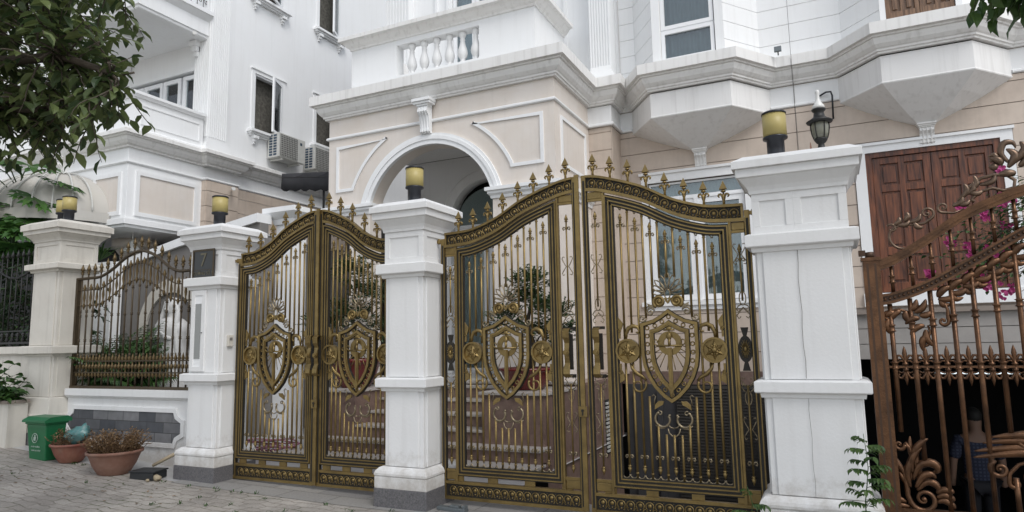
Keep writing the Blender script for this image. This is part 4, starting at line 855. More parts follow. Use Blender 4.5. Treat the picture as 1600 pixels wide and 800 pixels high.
def leaf(label, Xh, Xm, side, meeting_post):
    global FIN
    s = 1 if Xm > Xh else -1; W = abs(Xm-Xh); sc = 1.42/W if not side else 1.42/1.42
    X = lambda u: Xh+s*u
    top = lambda u: interp(TOP, (W-u)*(1.42/W))
    t = root('gate_leaf', label, 'gate', (Xh, YG, 0.0), 'gold double gate leaves')
    def poly(pts): return [(X(a), b) for a, b in pts]
    def band(m, u0, u1, da, db, y0, y1, n=30):
        us = [u0+(u1-u0)*i/n for i in range(n+1)]; m.pxz(poly([(u, top(u)-da) for u in us]+[(u, top(u)-db) for u in us[::-1]]), y0, y1)
    def vbar(m, u0, u1, z0, z1, y0=YG-0.022, y1=YG+0.022): m.box(min(X(u0), X(u1)), max(X(u0), X(u1)), y0, y1, z0, z1)
    iL, iR = (0.17, W-0.205) if side else (0.05, W-0.05)
    uc = (iL+iR)/2
    # --- outer frame
    m = MB(); vbar(m, 0, 0.038, 0.05, top(0)-0.10); vbar(m, W-0.04, W, 0.05, top(W))
    m.box(min(X(0.038), X(W-0.04)), max(X(0.038), X(W-0.04)), YG-0.02, YG+0.02, 0.05, 0.078); m.box(min(X(0.038), X(W-0.04)), max(X(0.038), X(W-0.04)), YG-0.02, YG+0.02, 0.19, 0.216)
    band(m, 0.045, W-0.041, 0, 0.022, YG-0.03, YG+0.03); band(m, 0.038, W-0.041, 0.118, 0.145, YG-0.028, YG+0.028)
    vbar(m, 0.045, 0.062, top(0.05)-0.118, top(0.05)-0.02, YG-0.026, YG+0.026)
    if side:
        vbar(m, iL-0.022, iL-0.002, 0.216, top(iL)-0.146, YG-0.018, YG+0.018); vbar(m, iR+0.002, iR+0.022, 0.216, top(iR)-0.146, YG-0.018, YG+0.018)
        for a, b in ((0.038, iL-0.022), (iR+0.022, W-0.04)):
            vbar(m, a, b, 0.30, 0.325, YG-0.012, YG+0.012); c = (a+b)/2; vbar(m, a, b, top(c)-0.235, top(c)-0.215, YG-0.012, YG+0.012)
    for q in (0.12, 0.37, 0.63, 0.88): u = W*q; vbar(m, u-0.05, u+0.05, 0.217, 0.275, YG-0.006, YG+0.006)
    fr = build('frame', m, brass, t, bevel=0.002)
    if side:
        m = MB()
        for a, b in ((0.038, iL-0.022), (iR+0.022, W-0.04)):
            vbar(m, a+0.002, b-0.002, 0.226, 0.298, YG-0.009, YG+0.009); c = (a+b)/2; vbar(m, a+0.002, b-0.002, top(c)-0.214, top(c)-0.148, YG-0.009, YG+0.009)
        for u in (0.019, W-0.02): pass
        build('infill_plate', m, brass, t, bevel=0.006)
    m = MB()    # dark grooves in the stiles
    vbar(m, 0.009, 0.029, 0.09, top(0)-0.12, YG-0.0235, YG-0.0225)
    vbar(m, W-0.031, W-0.011, 0.09, top(W)-0.05, YG-0.0235, YG-0.0225); vbar(m, 0.0382, 0.0465, 0.22, top(0)-0.2, YG-0.012, YG+0.012); vbar(m, W-0.0485, W-0.0402, 0.22, top(W)-0.15, YG-0.012, YG+0.012); build('stile_groove', m, patina, t)
    # --- friezes
    for nm, f0 in (('top_frieze', True), ('bottom_frieze', False)):
        m = MB(); 
        if f0: band(m, 0.062, W-0.041, 0.021, 0.119, YG-0.006, YG+0.006)
        else: m.box(min(X(0.038), X(W-0.04)), max(X(0.038), X(W-0.04)), YG-0.006, YG+0.006, 0.077, 0.191)
        bk = build(nm, m, patina, t)
        m = MB(); n = round((W-0.12)/0.078)
        for i in range(n):
            u = 0.075+(W-0.13)*(i+0.5)/n
            if f0: dz = (top(u+0.01)-top(u-0.01))/0.02; zc = top(u)-0.072
            else: dz = 0; zc = 0.135
            a = math.atan(dz)*s; ca, sa = math.cos(a), math.sin(a)
            T = lambda p: (X(u)+p[0]*ca-p[1]*sa, zc+p[0]*sa+p[1]*ca)
            for y in (YG-0.010, YG+0.010):
                t2(m, [T(p) for p in arc(0, 0.0, 0.034, -50, 230, 9)], 0.0055, y, 5)
                for sg in (-1, 1): t2(m, [T((p[0], p[1])) for p in [(sg*0.022, -0.024), (sg*0.030, -0.036), (sg*0.022, -0.043), (sg*0.016, -0.037)]], 0.0035, y, 4)
                t2(m, [T(p) for p in arc(0.0345, 0.005, 0.03, 240, 300, 3)], 0.003, y, 4)
            c = T((0, 0.004)); m.sphere((c[0], YG, c[1]), 0.021, 8, (1, 0.7, 1)); c = T((0, -0.03)); m.sphere((c[0], YG, c[1]), 0.009, 6, (1, 1.2, 1))
            c = T((0.0345, 0.036)); m.sphere((c[0], YG, c[1]), 0.006, 6, (1, 1.4, 1))
        build('scallops', m, brass, bk)
    # --- inner triple moulding
    us = [iR-(iR-iL)*i/26 for i in range(27)]; out = poly([(iL, 0.275), (iR, 0.275)]+[(u, top(u)-0.172) for u in us])
    m = MB(); m.ring(out, 0, 0.011, YG-0.028, YG+0.028); m.ring(out, 0.031, 0.042, YG-0.024, YG+0.024); m.ring(out, 0.060, 0.070, YG-0.020, YG+0.020); build('inner_frame', m, brass, t)
    m = MB(); m.ring(out, 0.0105, 0.0315, YG-0.018, YG+0.018); m.ring(out, 0.0415, 0.0605, YG-0.016, YG+0.016); m.ring(out, 0.0695, 0.079, YG-0.014, YG+0.014); m.ring(out, -0.012, -0.0005, YG-0.010, YG+0.010); build('inner_frame_groove', m, patina, t)
    a0, a1 = iL+0.07, iR-0.07; NB = 13; zb = 0.345
    btop = lambda u: top(u)-0.172-0.068
    def scr(m, x, z, r, sg, up=1, th=0.0068):   # small C scroll hooks both sides of a bar
        for q in (-1, 1): t2(m, [(x+q*p[0], z+up*p[1]) for p in [(0.006, -r*0.2), (r*0.5, r*0.45), (r*1.0, r*0.5), (r*1.25, 0.0), (r*1.0, -r*0.45), (r*0.72, -r*0.30), (r*0.8, -r*0.05)]], [th*1.2, th, th, th, th*.9, th*.8, th*.7], YG, 5)
    orn = MB()
    def gaps(u):
        d = abs(u-uc)
        if d < 0.115: return [(0.715, 2.0)]
        if d < 0.175: return [(0.80, 1.80)]
        if d < 0.24: return [(1.02, 1.66)]
        if abs(d-0.355) < 0.098: q = math.sqrt(0.1**2-(d-0.355)**2)+0.0; return [(1.395-q, 1.395+q+(0.06 if d < 0.33 else 0))]
        return []
    for i in range(NB):
        u = a0+(a1-a0)*(i+1)/(NB+1); short = (i % 2 == 0); m = MB(); zt = btop(u)
        lo, hi = (zb+0.10, zt-0.125) if short else (zb, zt)
        for p, q in cut(lo, hi, gaps(u)):
            m.tube([(X(u), YG, p), (X(u), YG, q)], 0.0102, 8)
        for z in ((zt-0.14, zt-0.155) if short else (zt-0.035, zb+0.05)): m.lathe((X(u), YG, z), [(0.009, -0.008), (0.0155, 0), (0.009, 0.008)], 8)
        if short:
            z = zt-0.125; m.lathe((X(u), YG, z), [(0.009, 0), (0.017, 0.006), (0.009, 0.014), (0.019, 0.022), (0.004, 0.062)], 8); scr(orn, X(u), z-0.045, 0.027, 1)
            z = zb+0.105; m.lathe((X(u), YG, z), [(0.003, -0.062), (0.018, -0.016), (0.009, -0.008), (0.017, 0.0), (0.009, 0.01)], 8); scr(orn, X(u), z+0.075, 0.026, 1, 1)
        build('bar', m, brass, t)
    # scalloped trims top and bottom
    st = (a1-a0)/(NB+1)
    for i in range(NB+1):
        u = a0+st*(i+0.5)
        orn_pts = [(X(u)+p[0], zb+0.036+p[1]) for p in arc(0, 0, st*0.47, 180, 360, 7)]; t2(orn, orn_pts, 0.0055, YG, 5)
        dzt = s*(btop(u+0.01)-btop(u-0.01))/0.02
        t2(orn, [(X(u)+p[0], btop(u)-0.034+p[1]+p[0]*dzt) for p in arc(0, 0, st*0.45, 180, 0, 7)], 0.0052, YG, 5)
        orn.sphere((X(u), YG, zb+0.004), 0.008, 6)
    # --- shield
    xc = X(uc); half = [(0.0, 1.735), (0.06, 1.69), (0.13, 1.650), (0.235, 1.622), (0.235, 1.36), (0.222, 1.27), (0.19, 1.18), (0.14, 1.095), (0.07, 1.02), (0.0, 0.972)]
    sh = [(xc+a, b) for a, b in half]+[(xc-a, b) for a, b in half[-2:0:-1]]
    m = MB(); m.ring(sh, 0, 0.026, YG-0.034, YG+0.02); m.ring(sh, 0.074, 0.094, YG-0.032, YG+0.016); m.ring(sh, 0.094, 0.106, YG-0.024, YG+0.01); sd_ = build('shield', m, brass, t, bevel=0.004); m = MB(); m.ring(sh, -0.005, 0.030, YG-0.016, YG+0.012); m.ring(sh, 0.070, 0.110, YG-0.014, YG+0.009); build('shield_edge', m, patina, sd_)
    m = MB(); mid = offs(sh, 0.05); per = [math.dist(mid[i], mid[(i+1) % len(mid)]) for i in range(len(mid))]; tot = sum(per); ns = 24
    for k in range(ns):
        d = tot*k/ns; i = 0
        while d > per[i]: d -= per[i]; i += 1
        f_ = d/per[i]; a, b = mid[i], mid[(i+1) % len(mid)]; x, z = a[0]+(b[0]-a[0])*f_, a[1]+(b[1]-a[1])*f_
        t2(m, arc(x, z, 0.0155, 0, 330, 9), 0.006, YG-0.012, 5, True); 
    m.ring(sh, 0.024, 0.027, YG-0.012, YG-0.008); build('studs', m, brass, sd_)
    m = MB(); zc = 1.455   # sun disc and sword
    m.ring([(xc+p[0], zc+p[1]) for p in arc(0, 0, 0.10, 0, 345, 23)], 0, 0.05, YG-0.006, YG+0.006)
    for k in range(10):
        an = R(180+14+k*17) if True else 0; r_ = 0.10; r2_ = min(0.22, (0.128)/max(0.25, abs(math.cos(an))))
        if abs(math.cos(an)) > 0.12: t2(m, [(xc+r_*math.cos(an), zc+r_*math.sin(an)), (xc+r2_*math.cos(an), zc+r2_*math.sin(an))], 0.004, YG, 5)
    build('sun_disc', m, brass, sd_)
    m = MB(); m.pxz([(xc+a, b) for a, b in [(-0.017, 1.42), (-0.017, 1.06), (0, 1.015), (0.017, 1.06), (0.017, 1.42)]], YG-0.03, YG-0.012); m.box(xc-0.006, xc+0.006, YG-0.035, YG-0.028, 1.06, 1.42)
    m.pxz([(xc+a, b) for a, b in [(-0.027, 1.09), (0, 1.035), (0.027, 1.09), (0, 1.15)]], YG-0.038, YG-0.02)
    m.tube([(xc-0.105, YG-0.025, 1.435), (xc+0.105, YG-0.025, 1.435)], 0.009, 6)
    for q in (-1, 1): t2(m, [(xc+q*a, b) for a, b in [(0.10, 1.437), (0.125, 1.45), (0.128, 1.475), (0.11, 1.487), (0.095, 1.475), (0.102, 1.462)]], 0.006, YG-0.025, 5)
    m.tube([(xc, YG-0.025, 1.43), (xc, YG-0.025, 1.49)], 0.013, 8); m.sphere((xc, YG-0.025, 1.51), 0.026, 10, (0.85, 0.6, 1.2)); m.tube([(xc-0.045, YG-0.02, 1.565), (xc+0.045, YG-0.02, 1.565)], 0.009, 6); m.sphere((xc, YG-0.02, 1.575), 0.026, 8, (1, 0.5, 0.8))
    build('sword', m, brass, sd_)
    # --- crest above the shield
    m = MB()
    for q in (-1, 1):
        sp = spiral(0, 0, 0.052, 0.010, -60, 560, 30); t2(m, [(xc+q*(0.072+p[0]*1), 1.80+p[1]) for p in sp], [0.015-0.008*i/30 for i in range(31)], YG-0.012, 6)
        m.sphere((xc+q*0.072, YG-0.012, 1.80), 0.014, 8); m.pxz([(xc+q*0.072+p[0], 1.80+p[1]) for p in arc(0, 0, 0.046, 0, 340, 17)], YG-0.008, YG+0.004)
        m.pxz([(xc+q*a, b) for a, b in [(0.0, 1.80), (0.012, 1.835), (0.03, 1.83), (0.018, 1.80), (0.0, 1.78)]], YG-0.015, YG+0.005)
    build('crest', m, brass, t)
    m = MB()
    for q in (-1, 1):
        t2(m, [(xc+q*(0.150+p[0]), 1.715+p[1]) for p in spiral(0, 0, 0.038, 0.006, 160, -330, 20)], 0.0085, YG-0.006, 5)
        t2(m, [(xc+q*(0.222+p[0]), 1.665+p[1]) for p in spiral(0, 0, 0.033, 0.006, 180, 640, 20)], 0.008, YG-0.006, 5)
        t2(m, [(xc+q*a, b) for a, b in [(0.118, 1.73), (0.13, 1.76), (0.17, 1.765), (0.185, 1.75)]], 0.006, YG-0.006, 5); t2(m, [(xc+q*a, b) for a, b in [(0.252, 1.665), (0.262, 1.70), (0.258, 1.75)]], 0.005, YG, 5)
        m.pxz([(xc+q*a, b) for a, b in [(0.115, 1.745), (0.165, 1.765), (0.175, 1.79), (0.14, 1.775), (0.115, 1.79)]], YG-0.012, YG-0.006)
    build('crest_scrolls', m, scrollm, t)
    m = MB()   # palmette
    for k in range(9):
        an = R(90+(k-4)*21); L = 0.15-0.012*abs(k-4); w_ = 0.021; bx_, bz_ = xc+0.03*math.cos(an), 1.868+0.03*math.sin(an)
        pts = []
        for f_, ww in ((0, 0.15), (0.3, 0.8), (0.6, 1.0), (0.85, 0.6), (1, 0)): pts.append((f_*L, ww*w_))
        loop = pts+[(a, -b) for a, b in pts[-2::-1]]
        t2(m, [(bx_+a*math.cos(an)-b*math.sin(an), bz_+a*math.sin(an)+b*math.cos(an)) for a, b in loop], 0.0062, YG-0.004*(k % 2), 5, True)
    t2(m, [(xc+p[0]*0.7, 1.862+p[1]*1.2) for p in arc(0, 0, 0.033, 0, 340, 14)], 0.006, YG-0.01, 5, True); build('palmette', m, scrollm, t)
    # --- rosettes with their arms
    for q in (-1, 1):
        x, z = xc+q*0.355, 1.395; m = MB()
        m.ring([(x+p[0], z+p[1]) for p in arc(0, 0, 0.103, 0, 352, 43)], 0, 0.016, YG-0.03, YG+0.02); m.pxz([(x+p[0], z+p[1]) for p in arc(0, 0, 0.089, 0, 345, 23)], YG-0.008, YG+0.006)
        stp = [((0.082 if k % 2 == 0 else 0.042)*math.sin(R(k*30)), (0.082 if k % 2 == 0 else 0.042)*math.cos(R(k*30))) for k in range(12)]
        b0_ = len(m.v); m.add([(x+a, YG-0.010, z+b) for a, b in stp]+[(x, YG-0.034, z)], [(k, (k+1) % 12, 12) for k in range(12)])
        m.sphere((x, YG-0.026, z), 0.022, 8, (1, .5, 1))
        for k in range(6): m.sphere((x+0.036*math.sin(R(30+k*60)), YG-0.02, z+0.036*math.cos(R(30+k*60))), 0.011, 6, (1, .6, 1))
        rs = build('rosette', m, brass, t)
        m = MB()
        t2(m, [(xc+q*a, b) for a, b in [(0.365, 1.495), (0.365, 1.54), (0.345, 1.585), (0.305, 1.605), (0.265, 1.595), (0.25, 1.565), (0.262, 1.545), (0.28, 1.55)]], [0.008, 0.016, 0.020, 0.020, 0.016, 0.012, 0.010, 0.008], YG-0.008, 7)
        t2(m, [(xc+q*a, b) for a, b in [(0.34, 1.295), (0.325, 1.25), (0.285, 1.205), (0.235, 1.18), (0.21, 1.15)]], [0.008, 0.014, 0.017, 0.014, 0.010], YG-0.006, 7)
        t2(m, [(xc+q*(0.275+p[0]), 1.11+p[1]) for p in spiral(0, 0, 0.066, 0.018, 150, 560, 24)], [0.012-0.006*i/24 for i in range(25)], YG-0.006, 6)
        build('arm_scroll', m, brass, rs)
        # pierced side plates
        ux = (iR if q*s > 0 else iL); e = -1 if ux == iR else 1; xb = X(ux+e*0.068); dxn = s*e
        m = MB(); m.pxz([(xb+dxn*a, b) for a, b in [(0, 1.12), (0.055, 1.155), (0.05, 1.2), (0.03, 1.24), (0.03, 1.29), (0.0, 1.29)]], YG-0.008, YG+0.006); m.pxz([(xb+dxn*a, b) for a, b in [(0, 1.50), (0.03, 1.50), (0.03, 1.56), (0.05, 1.60), (0.055, 1.63), (0, 1.70)]], YG-0.008, YG+0.006)
        t2(m, [(xb+dxn*(0.022+p[0]), 1.225+p[1]) for p in spiral(0, 0, 0.02, 0.005, 200, 600, 12)], 0.005, YG-0.012, 4); t2(m, [(xb+dxn*(0.022+p[0]), 1.565+p[1]) for p in spiral(0, 0, 0.02, 0.005, 160, -240, 12)], 0.005, YG-0.012, 4)
        build('side_ornament', m, brass, t)
    # --- pendant scrolls below
    m = MB()
    for q in (-1, 1):
        t2(m, [(xc+q*(0.085+p[0]), 0.835+p[1]) for p in spiral(0, 0, 0.068, 0.052, 60, -215, 24)], 0.0105, YG, 6); t2(m, [(xc+q*(0.085+0.048*math.cos(R(60))+p[0]), 0.885+p[1]) for p in spiral(0, 0, 0.020, 0.008, 60, 330, 10)], 0.006, YG, 5); m.sphere((xc+q*0.032, YG, 0.868), 0.012, 6)
        t2(m, [(xc+q*a, b) for a, b in [(0.15, 0.79), (0.12, 0.765), (0.08, 0.765), (0.05, 0.80), (0.03, 0.775), (0.0, 0.765)]], 0.006, YG, 5); t2(m, [(xc+q*a, b) for a, b in [(0.05, 0.765), (0.042, 0.73), (0.02, 0.706), (0.0, 0.70)]], 0.006, YG, 5)
        t2(m, [(xc+q*a, b) for a, b in [(0.17, 1.02), (0.155, 1.035), (0.14, 1.02), (0.15, 0.99), (0.155, 0.95)]], 0.005, YG, 5)
    build('pendant_scroll', m, scrollm, t)
    m = MB()
    for q in (-1, 1): m.pxz([(xc+q*a, b) for a, b in [(0.07, 0.985), (0.115, 0.985), (0.145, 0.955), (0.15, 0.915), (0.11, 0.94), (0.08, 0.955)]], YG-0.012, YG+0.004)
    build('pendant_leaf', m, brass, t)
    # --- side panels
    if side:
        for (c, kind_) in (((0.038+iL-0.022)/2, 'medal'), ((iR+0.022+W-0.04)/2, 'handle')):
            x = X(c); zt = top(c)-0.235
            for z0_, z1_ in ((0.42, 1.12), (1.78, zt-0.16)):
                m = MB(); m.tube([(x, YG, z0_), (x, YG, z1_)], 0.008, 8)
                if z1_ > 2: m.lathe((x, YG, z1_), [(0.009, 0), (0.017, 0.006), (0.009, 0.014), (0.019, 0.022), (0.004, 0.07)], 8)
                else: m.lathe((x, YG, z0_), [(0.003, -0.062), (0.018, -0.016), (0.009, -0.008), (0.017, 0.0), (0.009, 0.01)], 8)
                build('bar', m, brass, t)
            scr(orn, x, zt-0.22, 0.028, 1); scr(orn, x, 0.52, 0.03, 1)
            for z in (2.15, 0.78):
                for q in (-1, 1): t2(orn, [(x+q*a, z+b) for a, b in [(0.025, 0.085), (0.042, 0.09), (0.05, 0.07), (0.035, 0.04), (0.012, 0.0), (0.035, -0.035), (0.05, -0.06), (0.04, -0.078), (0.026, -0.07)]], 0.0045, YG, 5)
            for z in (1.80, 1.02):
                t2(orn, [(x+p[0]*0.55, z+p[1]*1.2) for p in arc(0, 0, 0.045, 0, 340, 14)], 0.005, YG, 5, True)
                for q in (-1, 1): t2(orn, [(x+q*a, (z-0.03 if z > 1.5 else z+0.03)+b*(1 if z > 1.5 else -1)) for a, b in [(0.008, -0.015), (0.035, -0.03), (0.05, -0.055), (0.035, -0.075), (0.022, -0.06)]], 0.005, YG, 5); t2(orn, [(x+q*a, (z-0.06 if z > 1.5 else z+0.06)+b*(1 if z > 1.5 else -1)) for a, b in [(0.0, -0.01), (0.03, -0.05), (0.05, -0.075), (0.036, -0.10), (0.02, -0.085)]], 0.005, YG, 5)
            if kind_ == 'medal':
                m = MB(); z = 1.40; m.pxz([(x+p[0]*0.52, z+p[1]) for p in arc(0, 0, 0.105, 0, 345, 23)], YG-0.012, YG+0.008); m.pxz([(x+a, z+b) for a, b in [(-0.012, 0.1), (0.012, 0.1), (0.03, 0.17), (-0.03, 0.17)]], YG-0.01, YG+0.008); m.pxz([(x+a, z-b) for a, b in [(-0.012, 0.1), (0.012, 0.1), (0.03, 0.17), (-0.03, 0.17)]], YG-0.01, YG+0.008); md = build('medallion', m, patina, t)
                m = MB()
                for k in range(16): an = R(k*22.5); m.tube([(x+0.018*math.cos(an), YG-0.014, z+0.022*math.sin(an)), (x+0.038*math.cos(an), YG-0.014, z+0.075*math.sin(an))], [0.005, 0.0025], 4)
                m.sphere((x, YG-0.014, z), 0.018, 8, (.8, .5, 1.2)); build('sunburst', m, brass, md)
    # door pull
    hu = (iR+0.022+W-0.04)/2 if side else W-0.028; x = X(hu)
    m = MB(); wd = 0.045 if side else 0.026
    if side: m.box(x-0.052, x+0.052, YG-0.008, YG+0.008, 1.17, 1.20); m.box(x-0.052, x+0.052, YG-0.008, YG+0.008, 1.585, 1.61)
    m.box(x-wd*0.9, x+wd*0.9, YG-0.03, YG-0.0245, 1.24, 1.55); hb = build('pull_plate', m, patina, t)
    cv = [(-0.03, 1.585), (-0.075, 1.60), (-0.105, 1.575), (-0.10, 1.52), (-0.075, 1.47), (-0.085, 1.43), (-0.09, 1.385), (-0.085, 1.34), (-0.075, 1.30), (-0.10, 1.25), (-0.105, 1.205), (-0.075, 1.175), (-0.03, 1.19)]
    m = MB(); vs = []
    for (a, b) in cv:
        ww = 0.030 if abs(b-1.385) > 0.1 else 0.022
        vs += [(x-ww, YG+a, b), (x+ww, YG+a, b), (x+ww, YG+a+0.012, b), (x-ww, YG+a+0.012, b)]
    m.add(vs, [(4*i+k, 4*i+(k+1) % 4, 4*i+4+(k+1) % 4, 4*i+4+k) for i in range(len(cv)-1) for k in range(4)]+[(0, 1, 2, 3)]); m.tube([(x, YG-0.105, 1.39), (x, YG-0.085, 1.39)], 0.028, 12); m.tube([(x, YG-0.118, 1.39), (x, YG-0.10, 1.39)], 0.016, 10)
    build('pull', m, brass, hb, bevel=0.003)
    if meeting_post:
        m = MB(); m.box(min(X(W-0.012), X(W+0.030)), max(X(W-0.012), X(W+0.030)), YG-0.045, YG-0.0238, 0.06, top(W)+0.01); build('meeting_strip', m, brass, t, bevel=0.003)
        xx = X(W+0.01); m = MB(); m.box(xx-0.04, xx+0.04, YG-0.062, YG-0.0452, 0.84, 0.93); lk = build('lock', m, brass, t, bevel=0.004); m = MB(); m.tube([(xx, YG-0.07, 0.895), (xx, YG-0.0622, 0.895)], 0.012, 8); m.box(xx-0.006, xx+0.006, YG-0.066, YG-0.0622, 0.855, 0.89); build('keyhole', m, patina, lk)
    build('scrollwork', orn, scrollm, t)
    m = MB(); zt = top(0)-0.085; hx = X(0.02); m.box(min(hx-0.02, hx+0.02), hx+0.02, YG-0.02, YG+0.02, zt-0.02, zt+0.03); m.box(min(hx, hx-s*0.09), max(hx, hx-s*0.09), YG-0.012, YG+0.012, zt-0.008, zt+0.022); m.tube([(hx-s*0.05, YG, zt-0.016), (hx-s*0.05, YG, zt+0.034)], 0.016, 8)
    build('hinge', m, brass, t, bevel=0.003)
    # --- finials
    if FIN is None:
        f0 = build('finial', finial_mesh(), brass, None, loc=(0, 0, 0)); FIN = f0.data; bpy.data.objects.remove(f0)
    n = 8 if side else 6; first = W-0.105; stp = (first-0.19)/(n-1) if side else (first-0.13)/(n-1)
    for i in range(n): u = first-stp*i; put_shared('finial', FIN, t, X(u), YG, top(u)+0.0)
    return t
leaf('gold gate leaf left of the wide gate, beside the single-lamp pillar, with lock strip', -3.405, -1.985, True, True)
leaf('gold gate leaf right of the wide gate, beside the broad double pillar', -0.53, -1.935, True, False)
leaf('narrow gold gate leaf beside the number-plate pillar', -6.13, -4.975, False, False)
leaf('narrow gold gate leaf hinged behind the left of the single-lamp pillar, with lock strip', -3.90, -4.935, False, True)

# ================================================================== COPPER GATE (right)
YC = 5.45
cg = root('copper_gate_leaf', 'copper gate leaf with acanthus scrolls and fleurs-de-lis at the right edge', 'gate', (0.27, YC, 0))
upT = lambda x: interp([(0.27, 2.02), (0.36, 2.03), (0.45, 2.065), (0.62, 2.165), (0.86, 2.325), (1.05, 2.41), (1.24, 2.475), (1.6, 2.54), (2.1, 2.56)], x)
loT = lambda x: interp([(0.27, 1.775), (0.4, 1.785), (0.63, 1.865), (0.94, 2.035), (1.21, 2.19), (1.6, 2.32), (2.1, 2.36)], x)
XE = 2.1
m = MB(); m.box(0.235, 0.345, YC-0.03, YC+0.03, 0.05, 2.02); m.box(0.225, 0.355, YC-0.04, YC+0.04, 2.02, 2.045); m.box(XE, XE+0.09, YC-0.03, YC+0.03, 0.05, 2.6); m.box(0.345, XE, YC-0.025, YC+0.025, 0.06, 0.12); m.box(0.345, XE, YC-0.02, YC+0.02, 0.275, 0.31)
for f_, w_ in ((upT, 0.075), (loT, 0.018)):
    xs = [0.345+(XE-0.345)*i/40 for i in range(41)]; m.pxz([(x, f_(x)) for x in xs]+[(x, f_(x)-w_) for x in xs[::-1]], YC-0.028, YC+0.028)
xs = [0.345+(XE-0.345)*i/40 for i in range(41)]; m.pxz([(x, loT(x)-0.058) for x in xs]+[(x, loT(x)-0.076) for x in xs[::-1]], YC-0.028, YC+0.028); m.pxz([(x, upT(x)-0.026) for x in xs]+[(x, upT(x)-0.048) for x in xs[::-1]], YC-0.036, YC+0.036)
build('frame', m, copper, cg, bevel=0.003)
m = MB(); m.box(0.258, 0.272, YC-0.0315, YC-0.030, 0.08, 2.0); m.box(0.308, 0.322, YC-0.0315, YC-0.030, 0.08, 2.0)
m.pxz([(x, loT(x)-0.017) for x in xs]+[(x, loT(x)-0.059) for x in xs[::-1]], YC-0.012, YC+0.012)
fg = build('groove', m, copperd, cg)
m = MB()
for i in range(60): x = 0.36+i*0.029; m.sphere((x, YC-0.012, loT(x)-0.038), 0.010, 6)
build('beading', m, copper, fg)
bxs = [0.385+0.1255*i for i in range(14)]
def cring(m, x, z, r0=0.016, h=0.055): m.lathe((x, YC, z), [(r0, -h/2), (r0+0.014, -h/2+0.006), (r0+0.004, -h/4), (r0+0.003, h/4), (r0+0.014, h/2-0.006), (r0, h/2)], 12)
for i, x in enumerate(bxs):
    m = MB(); r = 0.0165; lo = 0.31; hi = loT(x)-0.076
    gaps_ = []
    if i in (0,): gaps_.append((0.31, 0.82))
    if i == 1: gaps_.append((0.31, 0.60))
    if i in (5, 6): gaps_.append((0.55, 0.80))
    for p, q in cut(lo, hi, gaps_): m.tube([(x, YC, p), (x, YC, q)], r, 10)
    cring(m, x, 1.275); cring(m, x, 1.275+0.26+0.16*max(0, (loT(x)-1.78)/0.4)); build('bar', m, copper, cg)
    m = MB(); m.tube([(x+0.03, YC, loT(x+0.03)), (x+0.03, YC, upT(x+0.03)-0.075)], 0.0125, 10); cring(m, x+0.03, (loT(x+.03)+upT(x+.03)-0.075)/2, 0.0125, 0.06); build('spindle', m, copper, cg)
def fleur():
    m = MB()
    m.lathe((0, 0, 0), [(0.001, 0.145), (0.012, 0.115), (0.016, 0.09), (0.009, 0.05), (0.010, 0.03), (0.018, 0.024), (0.018, 0.014), (0.010, 0.01), (0.010, -0.01), (0.018, -0.014), (0.018, -0.024), (0.009, -0.03), (0.009, -0.05), (0.013, -0.085), (0.001, -0.13)][::-1], 8)
    for v in (-1, 1):
        for q in (-1, 1):
            m.tube([(q*a, 0, v*b) for a, b in [(0.004, 0.028), (0.012, 0.055), (0.026, 0.078), (0.042, 0.078), (0.049, 0.062), (0.042, 0.05), (0.034, 0.056)]], [0.008, 0.009, 0.010, 0.009, 0.008, 0.006, 0.004], 6)
            m.tube([(q*a, 0, v*b) for a, b in [(0.006, 0.03), (0.024, 0.042), (0.04, 0.036), (0.045, 0.028)]], [0.006, 0.006, 0.005, 0.003], 5)
    return m
f0 = build('fleur_de_lis', fleur(), copper, None, loc=(0, 0, 0)); FM = f0.data; bpy.data.objects.remove(f0)
for i in range(13): put_shared('fleur_de_lis', FM, cg, bxs[i]+0.063-(0.0), YC, 1.265)
m = MB(); m.box(0.345, XE, YC-0.008, YC+0.008, 1.258, 1.272); build('fleur_rail', m, copper, cg)
# acanthus work: tapered fluted lobes
def lobe(m, pts, r, y=YC, n=7, sm=14):
    # smooth the polyline
    P = []
    for i in range(sm+1):
        t_ = i/sm*(len(pts)-1); k = min(int(t_), len(pts)-2); f_ = t_-k
        p0, p1, p2, p3 = pts[max(k-1, 0)], pts[k], pts[k+1], pts[min(k+2, len(pts)-1)]
        P.append(tuple(0.5*((2*p1[j])+(-p0[j]+p2[j])*f_+(2*p0[j]-5*p1[j]+4*p2[j]-p3[j])*f_**2+(-p0[j]+3*p1[j]-3*p2[j]+p3[j])*f_**3) for j in (0, 1)))
    m.tube([(p[0], y, p[1]) for p in P], [1.4*r*max(0.10, math.sin(PI*(0.10+0.86*i/sm))) for i in range(sm+1)], n, flat=0.7)
def curl(m, cx, cz, r0, a0, turns, tail, th, sg=1, y=YC):
    sp = spiral(0, 0, r0, r0*0.14, a0, a0+turns*360, 26); P = [(cx+sg*p[0], cz+p[1]) for p in sp]
    m.tube([(p[0], y, p[1]) for p in [(cx+sg*a, cz+b) for a, b in tail]+P], [th*(0.5+0.5*i/max(1, len(tail))) for i in range(len(tail))]+[th*(1-0.6*i/26) for i in range(27)], 7)
    m.sphere((cx, y-0.003, cz), r0*0.2, 8)
m = MB()   # upright scroll by the stile
curl(m, 0.485, 0.375, 0.085, 200, 1.35, [(-0.03, 0.34), (-0.075, 0.24), (-0.10, 0.12), (-0.095, 0.02)], 0.019)
curl(m, 0.365, 0.73, 0.036, 20, -1.2, [(0.095, -0.22), (0.085, -0.10), (0.060, -0.02)], 0.016)
